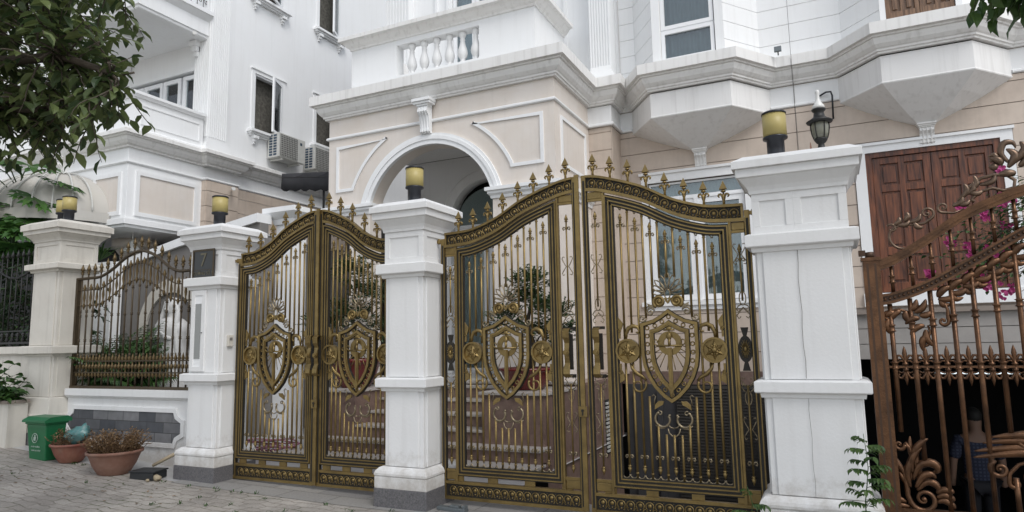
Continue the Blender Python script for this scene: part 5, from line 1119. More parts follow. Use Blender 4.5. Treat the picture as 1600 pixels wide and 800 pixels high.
for k in range(6):
    a = 0.355+0.01*k; lobe(m, [(0.40+0.01*k, 0.40+0.05*k), (0.385+0.014*k, 0.50+0.04*k), (0.40+0.02*k, 0.58+0.035*k), (0.44+0.02*k, 0.63+0.03*k)], 0.016, YC-0.008*(k % 2))
lobe(m, [(0.43, 0.50), (0.47, 0.59), (0.53, 0.62), (0.575, 0.60), (0.575, 0.565), (0.55, 0.56)], 0.022); lobe(m, [(0.44, 0.45), (0.49, 0.53), (0.54, 0.545), (0.565, 0.52)], 0.018, YC-0.012); lobe(m, [(0.45, 0.43), (0.50, 0.485), (0.55, 0.485), (0.575, 0.45), (0.56, 0.425)], 0.018)
lobe(m, [(0.46, 0.47), (0.47, 0.55), (0.455, 0.65), (0.47, 0.72), (0.485, 0.76)], 0.017, YC+0.01); lobe(m, [(0.44, 0.55), (0.44, 0.64), (0.43, 0.72), (0.435, 0.79)], 0.015, YC+0.008); lobe(m, [(0.41, 0.50), (0.37, 0.56), (0.34, 0.62), (0.325, 0.66)], 0.015); lobe(m, [(0.41, 0.45), (0.375, 0.50), (0.35, 0.55)], 0.013)
for k in range(3): lobe(m, [(0.56, 0.36+0.03*k), (0.60, 0.375+0.035*k), (0.645, 0.35+0.045*k), (0.66, 0.325+0.05*k)], 0.016)
lobe(m, [(0.38, 0.35), (0.33, 0.37), (0.305, 0.39)], 0.014); lobe(m, [(0.40, 0.32), (0.34, 0.325), (0.31, 0.335)], 0.014)
build('acanthus_scroll', m, copper, cg)
m = MB()   # horizontal scroll, mirrored about the leaf's centre
for sg, cx0 in ((1, 0.0), (-1, 2.46)):
    q = lambda a: cx0+sg*a
    curl(m, q(0.93), 0.60, 0.058, 120, -1.35*-1, [(0.30, 0.10), (0.2, 0.10), (0.10, 0.115), (0.02, 0.105), (-0.045, 0.075)], 0.019, sg)
    curl(m, q(1.005), 0.515, 0.032, 180, 1.1, [(0.24, 0.175), (0.12, 0.155), (0.03, 0.12), (-0.025, 0.06)], 0.015, sg)
    curl(m, q(1.09), 0.80, 0.06, -60, -1.1, [(0.14, -0.12), (0.08, -0.10)], 0.020, sg)
    for k, (dx, dz) in enumerate(((-0.22, 0.045), (-0.23, 0.005), (-0.17, 0.10), (-0.12, 0.14), (-0.05, 0.15))):
        lobe(m, [(q(1.16), 0.69), (q(1.16+dx*0.5), 0.69+dz*0.8+0.015), (q(1.02+dx), 0.665+dz)], 0.019, YC-0.006*(k % 2), 8)
    for k in range(4): lobe(m, [(q(1.20), 0.68-0.01*k), (q(1.13+0.02*k), 0.63-0.025*k), (q(1.07+0.03*k), 0.56-0.03*k), (q(1.09+0.03*k), 0.49-0.02*k)], 0.017, YC+0.006*(k % 2))
lobe(m, [(1.23, 0.60), (1.2, 0.5), (1.23, 0.42)], 0.02); lobe(m, [(1.23, 0.60), (1.26, 0.5), (1.23, 0.42)], 0.02)
build('acanthus_scroll', m, copper, cg)
m = MB()   # leaf garland under the lower rail
path = [(0.36, 1.62), (0.47, 1.655), (0.58, 1.60), (0.60, 1.47)]
for (x, z, dx, dz) in ((0.37, 1.60, 0.0, -0.08), (0.42, 1.64, -0.06, -0.02), (0.45, 1.655, -0.05, -0.05), (0.48, 1.655, 0.02, -0.07), (0.50, 1.655, 0.04, 0.06), (0.53, 1.64, 0.06, 0.07), (0.56, 1.62, 0.06, 0.02), (0.56, 1.60, -0.07, -0.03), (0.585, 1.55, -0.07, -0.05), (0.59, 1.52, 0.03, -0.09), (0.60, 1.49, -0.03, -0.09)):
    lobe(m, [(x, z), (x+dx*.6+dz*.2, z+dz*.6-dx*.2), (x+dx*1.3, z+dz*1.3)], 0.017, YC-0.006)
curl(m, 0.575, 1.43, 0.03, 60, -1.1, [(0.03, 0.12), (0.04, 0.07)], 0.013); curl(m, 0.37, 1.62, 0.03, 90, 1.1, [(0.14, 0.02), (0.07, 0.045)], 0.014)
for i in range(9):
    x = 0.68+i*0.075; z = loT(x)-0.13
    lobe(m, [(x, z-0.02), (x+0.03, z+0.03), (x+0.09, z+0.055)], 0.019, YC-0.006); lobe(m, [(x, z-0.03), (x+0.06, z-0.035), (x+0.10, z+0.0)], 0.017, YC); lobe(m, [(x+0.01, z-0.03), (x+0.03, z-0.075), (x+0.075, z-0.065)], 0.014, YC+0.004)
curl(m, 0.70, 1.575, 0.034, 30, -1.2, [(0.01, 0.15), (0.03, 0.08)], 0.014); build('leaf_garland', m, copper, cg)
m = MB()   # crest scrolls over the top rail
up = scrollm
t2(m, [(0.505+p[0], 2.185+p[1]) for p in spiral(0, 0, 0.095, 0.075, 330, 60, 22)], 0.009, YC, 7); t2(m, [(0.44+p[0], 2.245+p[1]) for p in spiral(0, 0, 0.035, 0.012, 140, -160, 12)], 0.009, YC, 6)
curl(m, 0.665, 2.335, 0.045, 300, 1.3, [(-0.17, -0.06), (-0.10, -0.075), (-0.02, -0.07)], 0.011); curl(m, 0.765, 2.365, 0.036, 250, -1.3, [(0.12, -0.02), (0.06, -0.045)], 0.010)
for (x, z, dx, dz) in ((0.46, 2.27, 0.03, 0.05), (0.48, 2.27, 0.07, 0.02), (0.52, 2.29, 0.02, 0.06), (0.55, 2.28, 0.07, 0.05), (0.58, 2.28, 0.05, -0.04), (0.82, 2.37, 0.06, 0.06), (0.85, 2.38, 0.07, 0.02), (0.88, 2.42, 0.02, 0.09), (0.90, 2.44, 0.05, 0.08), (0.93, 2.46, 0.03, 0.10), (0.99, 2.50, 0.09, 0.06), (0.92, 2.46, 0.08, 0.0)): lobe(m, [(x, z), (x+dx*.6+dz*.25, z+dz*.6-dx*.25), (x+dx*1.1, z+dz*1.1)], 0.014, YC-0.004)
t2(m, [(a, b) for a, b in [(0.86, 2.40), (0.93, 2.49), (1.0, 2.545), (1.08, 2.56), (1.15, 2.55), (1.19, 2.51), (1.18, 2.46), (1.12, 2.445), (1.06, 2.47), (1.0, 2.455), (0.95, 2.42), (0.935, 2.40), (0.95, 2.385)]], [0.012]*8+[0.011]*5, YC, 7)
for (x, z, dx, dz) in ((1.10, 2.60, -0.05, 0.02), (1.12, 2.62, -0.06, 0.06), (1.16, 2.60, 0.0, 0.13), (1.18, 2.62, 0.06, 0.15), (1.22, 2.60, 0.05, 0.08), (1.26, 2.58, 0.06, 0.05), (1.2, 2.56, -0.10, 0.0), (1.3, 2.56, 0.05, 0.03)): lobe(m, [(x, z), (x+dx*.5+dz*.35, z+dz*.6), (x+dx, z+dz)], 0.020, YC-0.006)
lobe(m, [(1.18, 2.62), (1.13, 2.70), (1.15, 2.77), (1.20, 2.77), (1.215, 2.73)], 0.016); lobe(m, [(1.06, 2.655), (1.10, 2.67), (1.09, 2.70), (1.055, 2.69)], 0.014)
build('crest_scroll', m, crestm, cg)
m = MB(); m.box(0.215, 0.26, YC-0.02, YC+0.02, 2.06, 2.10); m.tube([(0.285, YC, 2.045), (0.285, YC, 2.085)], 0.03, 10); build('hinge', m, copperd, cg)

# ================================================================== LEFT IRON FENCES AND LOW WALLS
YF = 5.72
fz = lambda x: interp([(-9.46, 2.462), (-9.1, 2.463), (-8.85, 2.475), (-8.6, 2.57), (-8.35, 2.70), (-8.08, 2.765), (-7.8, 2.69), (-7.5, 2.51), (-7.35, 2.455), (-7.1, 2.45), (-6.66, 2.45)], x)
fn = root('iron_fence', 'bronze iron fence panel with wavy top rail and spear tips on the low white wall', 'fence', (-8.0, YF, 1.0), )
x0, x1 = -9.36, -6.67
m = MB(); m.box(x0, x0+0.045, YF-0.022, YF+0.022, 0.99, 2.45); m.box(x1-0.03, x1, YF-0.022, YF+0.022, 0.99, 2.44); m.box(x0-0.1, x1, YF-0.025, YF+0.025, 0.985, 1.02); m.box(x0, x1, YF-0.012, YF+0.012, 1.185, 1.20); m.box(x0, x1, YF-0.012, YF+0.012, 1.335, 1.35)
xs = [x0-0.06+(x1-x0+0.06)*i/50 for i in range(51)]; m.tube([(x, YF, fz(x)) for x in xs], 0.02, 8)
for dz in (0.16, 0.37): m.tube([(x, YF, fz(x)-dz) for x in xs[1:]], 0.009, 6)
build('rails', m, bronze, fn)
def spear(h=0.15):
    m = MB(); m.lathe((0, 0, 0), [(0.010, 0), (0.020, 0.012), (0.010, 0.024), (0.012, h*.35), (0.026, h*.45), (0.022, h*.6), (0.003, h)], 6)
    for q in (-1, 1): m.tube([(q*a, 0, b) for a, b in [(0.008, 0.02), (0.028, 0.045), (0.035, 0.03)]], [0.007, 0.007, 0.004], 5)
    return m
f0 = build('spear_tip', spear(), fencegold, None, loc=(0, 0, 0)); SP = f0.data; bpy.data.objects.remove(f0)
nbar = 20
for i in range(nbar):
    x = x0+0.10+(x1-x0-0.16)*i/(nbar-1); m = MB(); m.tube([(x, YF, 1.02), (x, YF, fz(x)+0.06)], 0.011, 7)
    for z in (1.42, 1.62, 1.95, fz(x)-0.45): m.lathe((x, YF, z), [(0.010, -0.02), (0.020, -0.012), (0.012, 0), (0.020, 0.012), (0.010, 0.02)], 8)
    build('bar', m, bronze, fn); put_shared('spear_tip', SP, fn, x, YF, fz(x)+0.05)
m = MB()
for i in range(nbar*2-1):
    x = x0+0.10+(x1-x0-0.16)*i/(nbar*2-2); m.lathe((x, YF, 1.27), [(0.003, -0.15), (0.022, -0.11), (0.010, -0.07), (0.009, -0.03), (0.020, -0.02), (0.020, 0.02), (0.009, 0.03), (0.010, 0.07), (0.022, 0.10), (0.003, 0.17)], 7)
    if i % 2: 
        z = fz(x)-0.265; m.lathe((x, YF, z), [(0.003, -0.16), (0.022, -0.11), (0.008, -0.07), (0.018, 0), (0.008, 0.09), (0.024, 0.13), (0.003, 0.19)], 7)
build('spindle_band', m, fencegold, fn)
# low wall with slate panel
lw = root('low_wall', 'low white garden wall with an inset slate panel behind the terracotta pots', 'wall', (-8.0, 5.75, 0.1))
m = MB(); m.box(-9.32, -6.65, 5.66, 5.86, 0, 0.90); m.sweep([(-9.32, 5.66), (-6.65, 5.66)], [(-0.2, 0.86), (0.0, 0.86), (0.02, 0.875), (0.05, 0.90), (0.05, 0.985), (-0.24, 0.985)])
build('wall', m, pillarw, lw, bevel=0.003)
pp = [(-9.22, 0.30), (-7.22, 0.30), (-7.20, 0.38), (-7.10, 0.42), (-7.10, 0.61), (-7.20, 0.65), (-7.24, 0.73), (-9.22, 0.73)]
pin = [(-9.27, 0.52), (-9.16, 0.42), (-9.14, 0.36), (-7.22, 0.36), (-7.19, 0.43), (-7.09, 0.48), (-7.09, 0.60), (-7.19, 0.65), (-7.22, 0.72), (-9.14, 0.72), (-9.16, 0.66), (-9.27, 0.60)]
m = MB(); m.pxz(pin, 5.648, 5.662); build('slate_panel', m, slate, lw)
m = MB(); m.ring(pin, -0.055, 0.0, 5.635, 5.662); build('panel_moulding', m, pillarw, lw, bevel=0.003)
# far left: wall and dark railings
fw = root('boundary_wall', 'aged cream boundary wall left of the far-left pillar, under dark railings', 'wall', (-11.5, 5.8, 0.2))
m = MB(); m.box(-16, -10.02, 5.72, 5.95, 0, 1.45); m.sweep([(-16, 5.72), (-10.02, 5.72)], [(-0.2, 1.42), (0.0, 1.42), (0.03, 1.45), (0.05, 1.46), (0.05, 1.56), (-0.27, 1.56)]); build('wall', m, oldw, fw)
f2 = root('iron_fence', 'black iron railings choked with dark foliage at the left edge', 'fence', (-11.5, 5.84, 1.5))
m = MB(); m.box(-16, -10.0, 5.83, 5.85, 1.60, 1.63); m.box(-16, -10, 5.83, 5.85, 1.78, 1.80); m.tube([(-16+6*i/30, 5.84, 2.72+0.14*math.sin(i*0.7)) for i in range(31)], 0.018, 6); build('rails', m, black, f2)
for i in range(44):
    x = -15.9+i*0.135; m = MB(); m.tube([(x, 5.84, 1.56), (x, 5.84, 2.9)], 0.010, 6); m.lathe((x, 5.84, 2.9), [(0.01, 0), (0.024, 0.03), (0.002, 0.12)], 6); m.lathe((x, 5.84, 1.70), [(0.01, -0.07), (0.026, -0.04), (0.01, 0), (0.026, 0.04), (0.01, 0.07)], 6); build('bar', m, black, f2)
# garden wall behind the fence with sloping coping and arched niche
gw = root('garden_wall', 'grey garden wall with white coping and arched niche behind the iron fence', 'wall', (-9.5, 7.75, 0.3))
yw = 7.6
m = MB(); m.pxz([(-13.2, 0.0), (-7.95, 0.0), (-7.95, 3.42), (-9.7, 3.17), (-11.2, 2.90), (-13.2, 2.90)], yw, yw+0.18); build('wall', m, greywall, gw)
m = MB(); m.pxz([(-13.2, 2.90), (-11.2, 2.90), (-9.7, 3.17), (-7.95, 3.42), (-7.95, 3.56), (-9.7, 3.31), (-11.2, 3.02), (-13.2, 3.02)], yw-0.06, yw+0.24); build('coping', m, white, gw)
m = MB(); ac = (-9.85, 1.7); ra, rb = 0.62, 0.82
m.pxz([(ac[0]-rb, 0.3)]+[(ac[0]+rb*math.cos(R(a)), ac[1]+rb*1.15*math.sin(R(a))) for a in range(180, -1, -10)]+[(ac[0]+rb, 0.3), (ac[0]+ra, 0.3)]+[(ac[0]+ra*math.cos(R(a)), ac[1]+ra*1.15*math.sin(R(a))) for a in range(0, 181, 10)]+[(ac[0]-ra, 0.3)], yw-0.05, yw); build('niche_surround', m, oldw, gw)
m = MB(); m.pxz([(ac[0]-ra, 0.3)]+[(ac[0]+ra*math.cos(R(a)), ac[1]+ra*1.15*math.sin(R(a))) for a in range(180, -1, -10)]+[(ac[0]+ra, 0.3)], yw-0.012, yw-0.002); build('niche_back', m, greywall, gw)
m = MB(); m.box(-8.05, -7.96, 7.78, 10.4, 0.0, 3.2); build('return_wall', m, greywall, gw)
# ================================================================== LAMPS ON THE PILLARS
def post_lamp(x, y, z, label):
    t = root('pillar_lamp', label, 'lamp', (x, y, z), 'yellow cylinder lamps on the pillars')
    m = MB(); m.lathe((x, y, z), [(0.072, 0), (0.072, 0.01), (0.066, 0.02), (0.066, 0.175), (0.092, 0.185), (0.094, 0.20), (0.080, 0.205)], 24); build('lamp_base', m, lampblack, t)
    m = MB(); m.lathe((x, y, z), [(0.088, 0.203), (0.088, 0.385)], 48, True, lambda a, zz: 1+0.012*math.cos(24*a)); build('lamp_shade', m, amber, t)
    m = MB(); m.lathe((x, y, z), [(0.093, 0.383), (0.094, 0.395), (0.085, 0.402), (0.02, 0.408)], 24); build('lamp_cap', m, lampblack, t); return t
post_lamp(-3.69, 5.53, 2.855, 'yellow and black cylinder lamp on the pillar between the gold gates')
post_lamp(-0.295, 5.53, 2.855, 'yellow and black cylinder lamp on the broad double pillar')
post_lamp(-6.50, 5.59, 2.885, 'yellow and black cylinder lamp above the number plate')
post_lamp(-9.655, 5.72, 3.26, 'front lamp of the pair on the far-left pillar, beige-yellow shade')
post_lamp(-9.93, 5.80, 3.26, 'rear lamp of the pair on the far-left pillar, partly hidden by the other')
t = root('lantern', 'black urn lantern with a white cone on top beside the yellow lamp', 'lantern', (0.03, 5.53, 2.855)); c = (0.03, 5.53, 2.855)
m = MB(); m.lathe(c, [(0.065, 0), (0.055, 0.015), (0.035, 0.05), (0.024, 0.085), (0.022, 0.10), (0.035, 0.11), (0.048, 0.13), (0.05, 0.14)], 16); build('stand', m, black, t)
m = MB(); m.lathe(c, [(0.046, 0.14), (0.058, 0.18), (0.064, 0.23), (0.062, 0.27)], 12); build('glass_bowl', m, mat('dusty_lantern_glass', (0.20, 0.20, 0.16), 0.25, var=0.5, vscale=20), t)
m = MB(); m.lathe(c, [(0.060, 0.262), (0.092, 0.268), (0.097, 0.278), (0.06, 0.30), (0.042, 0.315), (0.036, 0.35), (0.05, 0.365), (0.052, 0.375), (0.03, 0.378)], 18)
for k in range(6): a = k*PI/3; m.tube([(c[0]+r_*math.cos(a), c[1]+r_*math.sin(a), c[2]+z_) for r_, z_ in ((0.048, 0.14), (0.060, 0.18), (0.067, 0.23), (0.064, 0.265))], 0.004, 5)
build('hood', m, black, t)
m = MB(); m.lathe(c, [(0.046, 0.378), (0.044, 0.40), (0.024, 0.43), (0.014, 0.46), (0.013, 0.495), (0.018, 0.51), (0.012, 0.528), (0.002, 0.532)], 14); build('white_cone', m, whiteplastic, t)
t = build('rusty_spike', (lambda m: (m.lathe((-0.045, 5.50, 2.85), [(0.016, 0), (0.014, 0.03), (0.002, 0.12)], 5), m)[1])(MB()), terra2, loc=(-0.045, 5.5, 2.85), label='small rusty spike on the double pillar beside the lantern', cat='spike')
# cable hook and floodlight on the facade, security cameras
m = MB(); m.tube([(0.08, 10.47, 4.97), (0.17, 10.42, 5.0), (0.235, 10.40, 4.99), (0.25, 10.40, 4.93), (0.24, 10.40, 4.58)], 0.013, 6); build('bent_pipe', m, lampblack, loc=(0.15, 10.45, 4.9), label='dark bent pipe hooked on the wall above the lantern', cat='pipe')
def cam_(x, y, z, label, d=(0.15, -0.1)):
    t = root('security_camera', label, 'camera', (x, y, z)); m = MB(); m.tube([(x, y, z), (x+d[0]*.5, y+d[1]*.5, z-0.02)], 0.016, 6); build('bracket', m, whiteplastic, t)
    m = MB(); m.tube([(x+d[0]*.4, y+d[1]*.4, z), (x+d[0]*1.4, y+d[1]*1.4, z-0.04)], 0.035, 10); build('housing', m, whiteplastic, t)
cam_(-10.64, 9.42, 4.62, 'small white camera on the beige corner above the pillar lamp'); cam_(-10.78, 8.5, 7.5, 'small white camera under the upper corner balcony')
t = root('floodlight', 'small grey floodlight standing on the cornice between the two bays', 'floodlight', (-0.43, 10.22, 5.6)); m = MB(); m.box(-0.47, -0.37, 10.14, 10.18, 5.64, 5.72); build('housing', m, stoppm, t, bevel=0.005); m = MB(); m.tube([(-0.42, 10.2, 5.6), (-0.42, 10.18, 5.66)], 0.01, 6); build('bracket', m, black, t)

# ================================================================== NEIGHBOUR THINGS: AC, canopy dome, bell lamp
def ac(y, z, label):
    t = root('ac_unit', label, 'air conditioner', (-10.6, y, z), 'outdoor air conditioner units'); x0, x1, w_, h = -10.74, -10.42, 0.80, 0.54
    m = MB(); m.box(x0, x1, y, y+w_, z, z+h); cs = build('casing', m, acw, t, bevel=0.01)
    m = MB(); m.box(x1, x1+0.006, y+0.05, y+0.56, z+0.03, z+h-0.03); g = build('grille', m, acg, t)
    m = MB()
    for i in range(11): m.box(x1+0.006, x1+0.012, y+0.05, y+0.56, z+0.035+i*0.044, z+0.040+i*0.044)
    for i in range(10): m.box(x1+0.007, x1+0.013, y+0.07+i*0.05, y+0.075+i*0.05, z+0.03, z+h-0.03)
    build('grille_wires', m, acw, g)
    m = MB()
    for c_ in range(2):
        for r_ in range(8): m.box(x0+0.05+c_*0.12, x0+0.14+c_*0.12, y-0.004, y, z+0.04+r_*0.06, z+0.08+r_*0.06)
    build('side_vents', m, acb, t)
    m = MB(); m.box(x1, x1+0.004, y+0.64, y+0.70, z+0.40, z+0.46); build('badge', m, acb, t)
    m = MB()
    for q in (0.12, w_-0.16): m.box(-10.8, x1-0.02, y+q, y+q+0.04, z-0.04, z-0.001)
    build('bracket', m, acw, t)
ac(10.42, 5.52, 'left outdoor AC unit below the open side window'); ac(11.52, 5.50, 'right outdoor AC unit, above the black awning')
t = root('awning', 'black scalloped cloth awning between the two houses', 'awning', (-8.2, 9.6, 4.3)); m = MB(); vs = []; n = 24
for i in range(n+1):
    f_ = i/n; x = -8.9+1.6*f_; sag = 0.07*abs(math.sin(f_*PI*3))
    for (y, z) in ((9.9, 4.85-0.16*f_-sag), (9.0, 4.62-0.16*f_-sag), (8.99, 4.34-0.18*f_-0.05*abs(math.sin(f_*PI*7)))): vs.append((x, y, z))
m.add(vs, [(3*i+k, 3*i+3+k, 3*i+4+k, 3*i+1+k) for i in range(n) for k in range(2)], True); o = build('cloth', m, awn, t); sm = o.modifiers.new('solid', 'SOLIDIFY'); sm.thickness = 0.01
m = MB(); m.tube([(-7.93, 9.02, 0), (-7.93, 9.02, 4.35)], 0.02, 8); m.tube([(-8.9, 9.0, 4.55), (-7.3, 9.0, 4.38)], 0.015, 6); build('pole', m, black, t)
t = root('yard_pillar', 'white capped pillar at the end of the grey garden wall', 'pillar', (-7.78, 8.1, 0)); m = MB(); m.box(-7.95, -7.6, 7.95, 8.25, 0, 3.45); build('shaft', m, white, t)
m = MB(); m.sweep([(-7.95, 7.95), (-7.6, 7.95), (-7.6, 8.25), (-7.95, 8.25)], [(-0.1, 3.42), (0.03, 3.42), (0.05, 3.5), (0.12, 3.56), (0.16, 3.6), (0.16, 3.68), (-0.1, 3.70)], True); m.box(-7.94, -7.61, 7.96, 8.24, 3.5, 3.69); build('cap', m, white, t)
t = root('dome_awning', 'ribbed white canvas dome awning on the neighbouring house', 'awning', (-12.65, 7.3, 3.9)); m = MB(); vs = []; nu, nv = 64, 12
for i in range(nu+1):
    a = PI*i/nu
    for j in range(nv+1):
        b = PI/2*j/nv; sc_ = 1-0.05*abs(math.sin(a*8.0))*math.cos(b); vs.append((-12.6-1.38*math.cos(a)*math.cos(b)*sc_, 7.32-1.25*math.sin(a)*math.cos(b)*sc_, 3.82+0.86*math.sin(b)*sc_))
m.add(vs, [(i*(nv+1)+j, (i+1)*(nv+1)+j, (i+1)*(nv+1)+j+1, i*(nv+1)+j+1) for i in range(nu) for j in range(nv)], True); build('canopy', m, domec, t)
m = MB()
for i in range(1, 14):
    a = PI*i/14; m.tube([(-12.6-1.40*math.cos(a)*math.cos(b), 7.32-1.27*math.sin(a)*math.cos(b), 3.82+0.88*math.sin(b)) for b in [PI/2*j/12 for j in range(13)]], 0.014, 6)
build('ribs', m, acw, t)
m = MB(); P_ = [(-12.6-1.40*math.cos(PI*i/30), 7.32-1.27*math.sin(PI*i/30)) for i in range(31)]
m.sweep(P_, [(0, 3.66), (0.008, 3.66), (0.008, 3.83), (0, 3.83)]); build('valance', m, domec, t)
t = root('bell_lamp', 'grey bell-shaped lamp hanging under the neighbouring porch', 'lamp', (-11.25, 7.8, 3.2)); m = MB(); m.lathe((-11.25, 7.8, 3.22), [(0.16, 0), (0.15, 0.03), (0.09, 0.10), (0.06, 0.17), (0.03, 0.20), (0.01, 0.22)], 16); m.tube([(-11.25, 7.8, 3.42), (-11.25, 7.8, 3.62)], 0.01, 6); build('shade', m, acw, t)
corbel(nb, -12.6, 7.33, 4.62, 5.02, 0.2, 0.32, 0.16)

# ================================================================== STREET THINGS
def pot(name, label, c, r, h, m_, soilz=0.05):
    t = root(name, label, 'plant pot', c)
    m = MB(); m.lathe(c, [(r*0.50, 0), (r*0.56, 0.01), (r*0.78, h*0.42), (r*0.92, h*0.80), (r*0.95, h*0.86), (r*1.02, h*0.88), (r*1.03, h*0.98), (r*0.99, h), (r*0.93, h*0.985), (r*0.90, h*0.88), (r*0.3, h*0.85)], 40); build('bowl', m, m_, t)
    m = MB(); m.lathe((c[0], c[1], c[2]), [(r*0.9, h*0.86), (r*0.85, h*0.9), (r*0.4, h*0.93), (0.01, h*0.94)], 24); build('soil', m, soil, t); return t
def leafquad(mb, p, d, n_, L, W, fold=0.25, tip=0.0):
    d = Vector(d).normalized(); n_ = Vector(n_); s_ = d.cross(n_)
    if s_.length < 1e-4: s_ = d.orthogonal()
    s_.normalize(); u = s_.cross(d).normalized(); p = Vector(p)
    A = [p, p+d*L*0.3+s_*W*.5+u*W*fold, p+d*L*0.68+s_*W*.42+u*W*fold*.8, p+d*L-u*L*tip, p+d*L*0.68-s_*W*.42+u*W*fold*.8, p+d*L*0.3-s_*W*.5+u*W*fold, p+d*L*0.35, p+d*L*0.7]
    mb.add(A, [(0, 1, 6), (1, 2, 7, 6), (2, 3, 7), (0, 6, 5), (6, 7, 4, 5), (7, 3, 4)])
def rv(rng, s=1): return Vector((rng.gauss(0, 1), rng.gauss(0, 1), rng.gauss(0, 1))).normalized()*s
def spray(mw, ml, base, d, L, n, lL, lW, rng, rad=0.006, droop=0.3, curve=0.25, spread=0.9, tip=0.08):
    d = Vector(d).normalized(); p = Vector(base); pts = [p.copy()]; k = 7; dd = d.copy()
    for i in range(k): dd = (dd+rv(rng, curve*0.5)+Vector((0, 0, -droop*0.12))).normalized(); p = p+dd*(L/k); pts.append(p.copy())
    mw.tube(pts, [rad*(1-0.75*i/k) for i in range(k+1)], 5)
    for i in range(n):
        f_ = (i+0.6)/n; q = f_*k; a = min(int(q), k-1); pt = pts[a].lerp(pts[a+1], q-a); ax = (pts[a+1]-pts[a]).normalized()
        side = ax.cross(Vector((0, 0, 1)));
        if side.length < 0.1: side = ax.orthogonal()
        side.normalize(); sg = 1 if i % 2 else -1
        ld = (ax*0.55+side*sg*spread+Vector((0, 0, -droop*0.8))+rv(rng, 0.35)).normalized(); s_ = rng.uniform(0.7, 1.15)
        leafquad(ml, pt, ld, Vector((0, 0, 1))+rv(rng, 0.5), lL*s_, lW*s_, 0.2, tip)
    return pts
g1 = gcap(-7.3)
t1 = pot('terracotta_pot', 'larger faded terracotta bowl full of dry brown stems', (-7.47, 5.10, g1), 0.285, 0.27, terra2)
t2_ = pot('terracotta_pot', 'smaller darker red terracotta bowl with a teal bag in it', (-8.36, 5.16, gcap(-8.38)), 0.225, 0.225, terra)
t1['group'] = t2_['group'] = 'terracotta bowls by the low wall'
rng = random.Random(3)
def dry(label, c, r, h, n):
    t = root('dry_plant', label, 'plant', c); mw, ml = MB(), MB()
    for i in range(n):
        a = rng.uniform(0, 2*PI); q = r*math.sqrt(rng.random())*0.75; b = (c[0]+q*math.cos(a), c[1]+q*math.sin(a), c[2])
        d = (math.cos(a)*0.6*q/r+rng.gauss(0, .25), math.sin(a)*0.6*q/r+rng.gauss(0, .25), 1)
        spray(mw, ml, b, d, h*rng.uniform(0.6, 1.1), 12, 0.035, 0.016, rng, 0.004, -0.2, 0.5)
    build('stems', mw, mat('dry_stem', (0.12, 0.07, 0.04), 0.9), t); build('leaves', ml, leaf_dry, t)
dry('dense dry brown shrub in the larger faded bowl', (-7.47, 5.10, g1+0.24), 0.33, 0.25, 190); dry('sparse dry stalks around the teal bag', (-8.36, 5.16, gcap(-8.38)+0.2), 0.22, 0.19, 50)
# teal bag
rng = random.Random(5); m = MB(); vs = []; nu, nv = 20, 10
for j in range(nv+1):
    b = j/nv; rr = 0.13*math.sin(PI*min(0.93, b*0.9+0.08))**0.6
    for i in range(nu):
        a = 2*PI*i/nu; w_ = 1+0.13*math.sin(3*a+5*b)+0.10*math.sin(7*a-8*b)+0.05*rng.gauss(0, 1)
        vs.append((-8.32+rr*1.25*w_*math.cos(a)+0.09*b, 5.17+rr*w_*0.8*math.sin(a), gcap(-8.38)+0.22+0.20*b+0.02*math.sin(2*a)+0.03*b*math.cos(a)))
m.add(vs, [(j*nu+i, j*nu+(i+1) % nu, (j+1)*nu+(i+1) % nu, (j+1)*nu+i) for j in range(nv) for i in range(nu)]+[tuple(nv*nu+i for i in range(nu))], True)
build('plastic_bag', m, bag, loc=(-8.3, 5.17, 0.4), label='crumpled teal plastic bag stuffed in the smaller terracotta bowl', cat='bag')
# wheelie bin
t = root('litter_bin', 'small green plastic bin with a lid and white recycling print', 'bin', (-8.7, 5.1, gcap(-8.7))); zb_ = gcap(-8.75)-0.01
m = MB(); bx = [(-8.95, 4.97), (-8.57, 4.97), (-8.57, 5.21), (-8.95, 5.21)]
vs = []
for (z, g_) in ((zb_, -0.035), (zb_+0.02, -0.03), (zb_+0.40, 0.0), (zb_+0.43, 0.0), (zb_+0.43, 0.018), (zb_+0.455, 0.018)):
    cx_, cy_ = -8.76, 5.09
    for (x, y) in bx: vs.append((x+(g_ if x > cx_ else -g_), y+(g_ if y > cy_ else -g_), z))
m.add(vs, [(4*i+k, 4*i+(k+1) % 4, 4*i+4+(k+1) % 4, 4*i+4+k) for i in range(5) for k in range(4)]+[(3, 2, 1, 0), (20, 21, 22, 23)]); build('bin_body', m, binm, t, bevel=0.012)
m = MB(); m.pyz([(4.93, zb_+0.456), (5.25, zb_+0.456), (5.25, zb_+0.49), (5.20, zb_+0.52), (5.0, zb_+0.515), (4.93, zb_+0.48)], -8.99, -8.53); ld = build('lid', m, binm, t, bevel=0.01); m = MB(); m.tube([(-8.93, 5.27, zb_+0.47), (-8.6, 5.27, zb_+0.47)], 0.014, 8); build('handle', m, binm, ld)
m = MB(); yy = 4.975; m.ring([(-8.77+p[0], zb_+0.27+p[1]) for p in arc(0, 0, 0.058, 0, 350, 24)], 0, 0.006, yy-0.012, yy-0.008); m.pxz([(-8.77+a, zb_+0.27+b) for a, b in [(-0.018, -0.03), (0.018, -0.03), (0.022, 0.01), (0.012, 0.01), (0.008, 0.038), (-0.010, 0.038), (-0.008, 0.01), (-0.022, 0.01)]], yy-0.012, yy-0.008); lb = build('emblem', m, whiteprint, t)
for i, s_ in enumerate(('VÌ MÔI TRƯỜNG', 'XANH SẠCH ĐẸP')): text_mesh(s_, 0.024, 0.0008, lambda x, y, z, i=i: (x-8.77, 4.979-z+0.006*i, y+zb_+0.165-i*0.045), whiteprint, 'lettering', t)
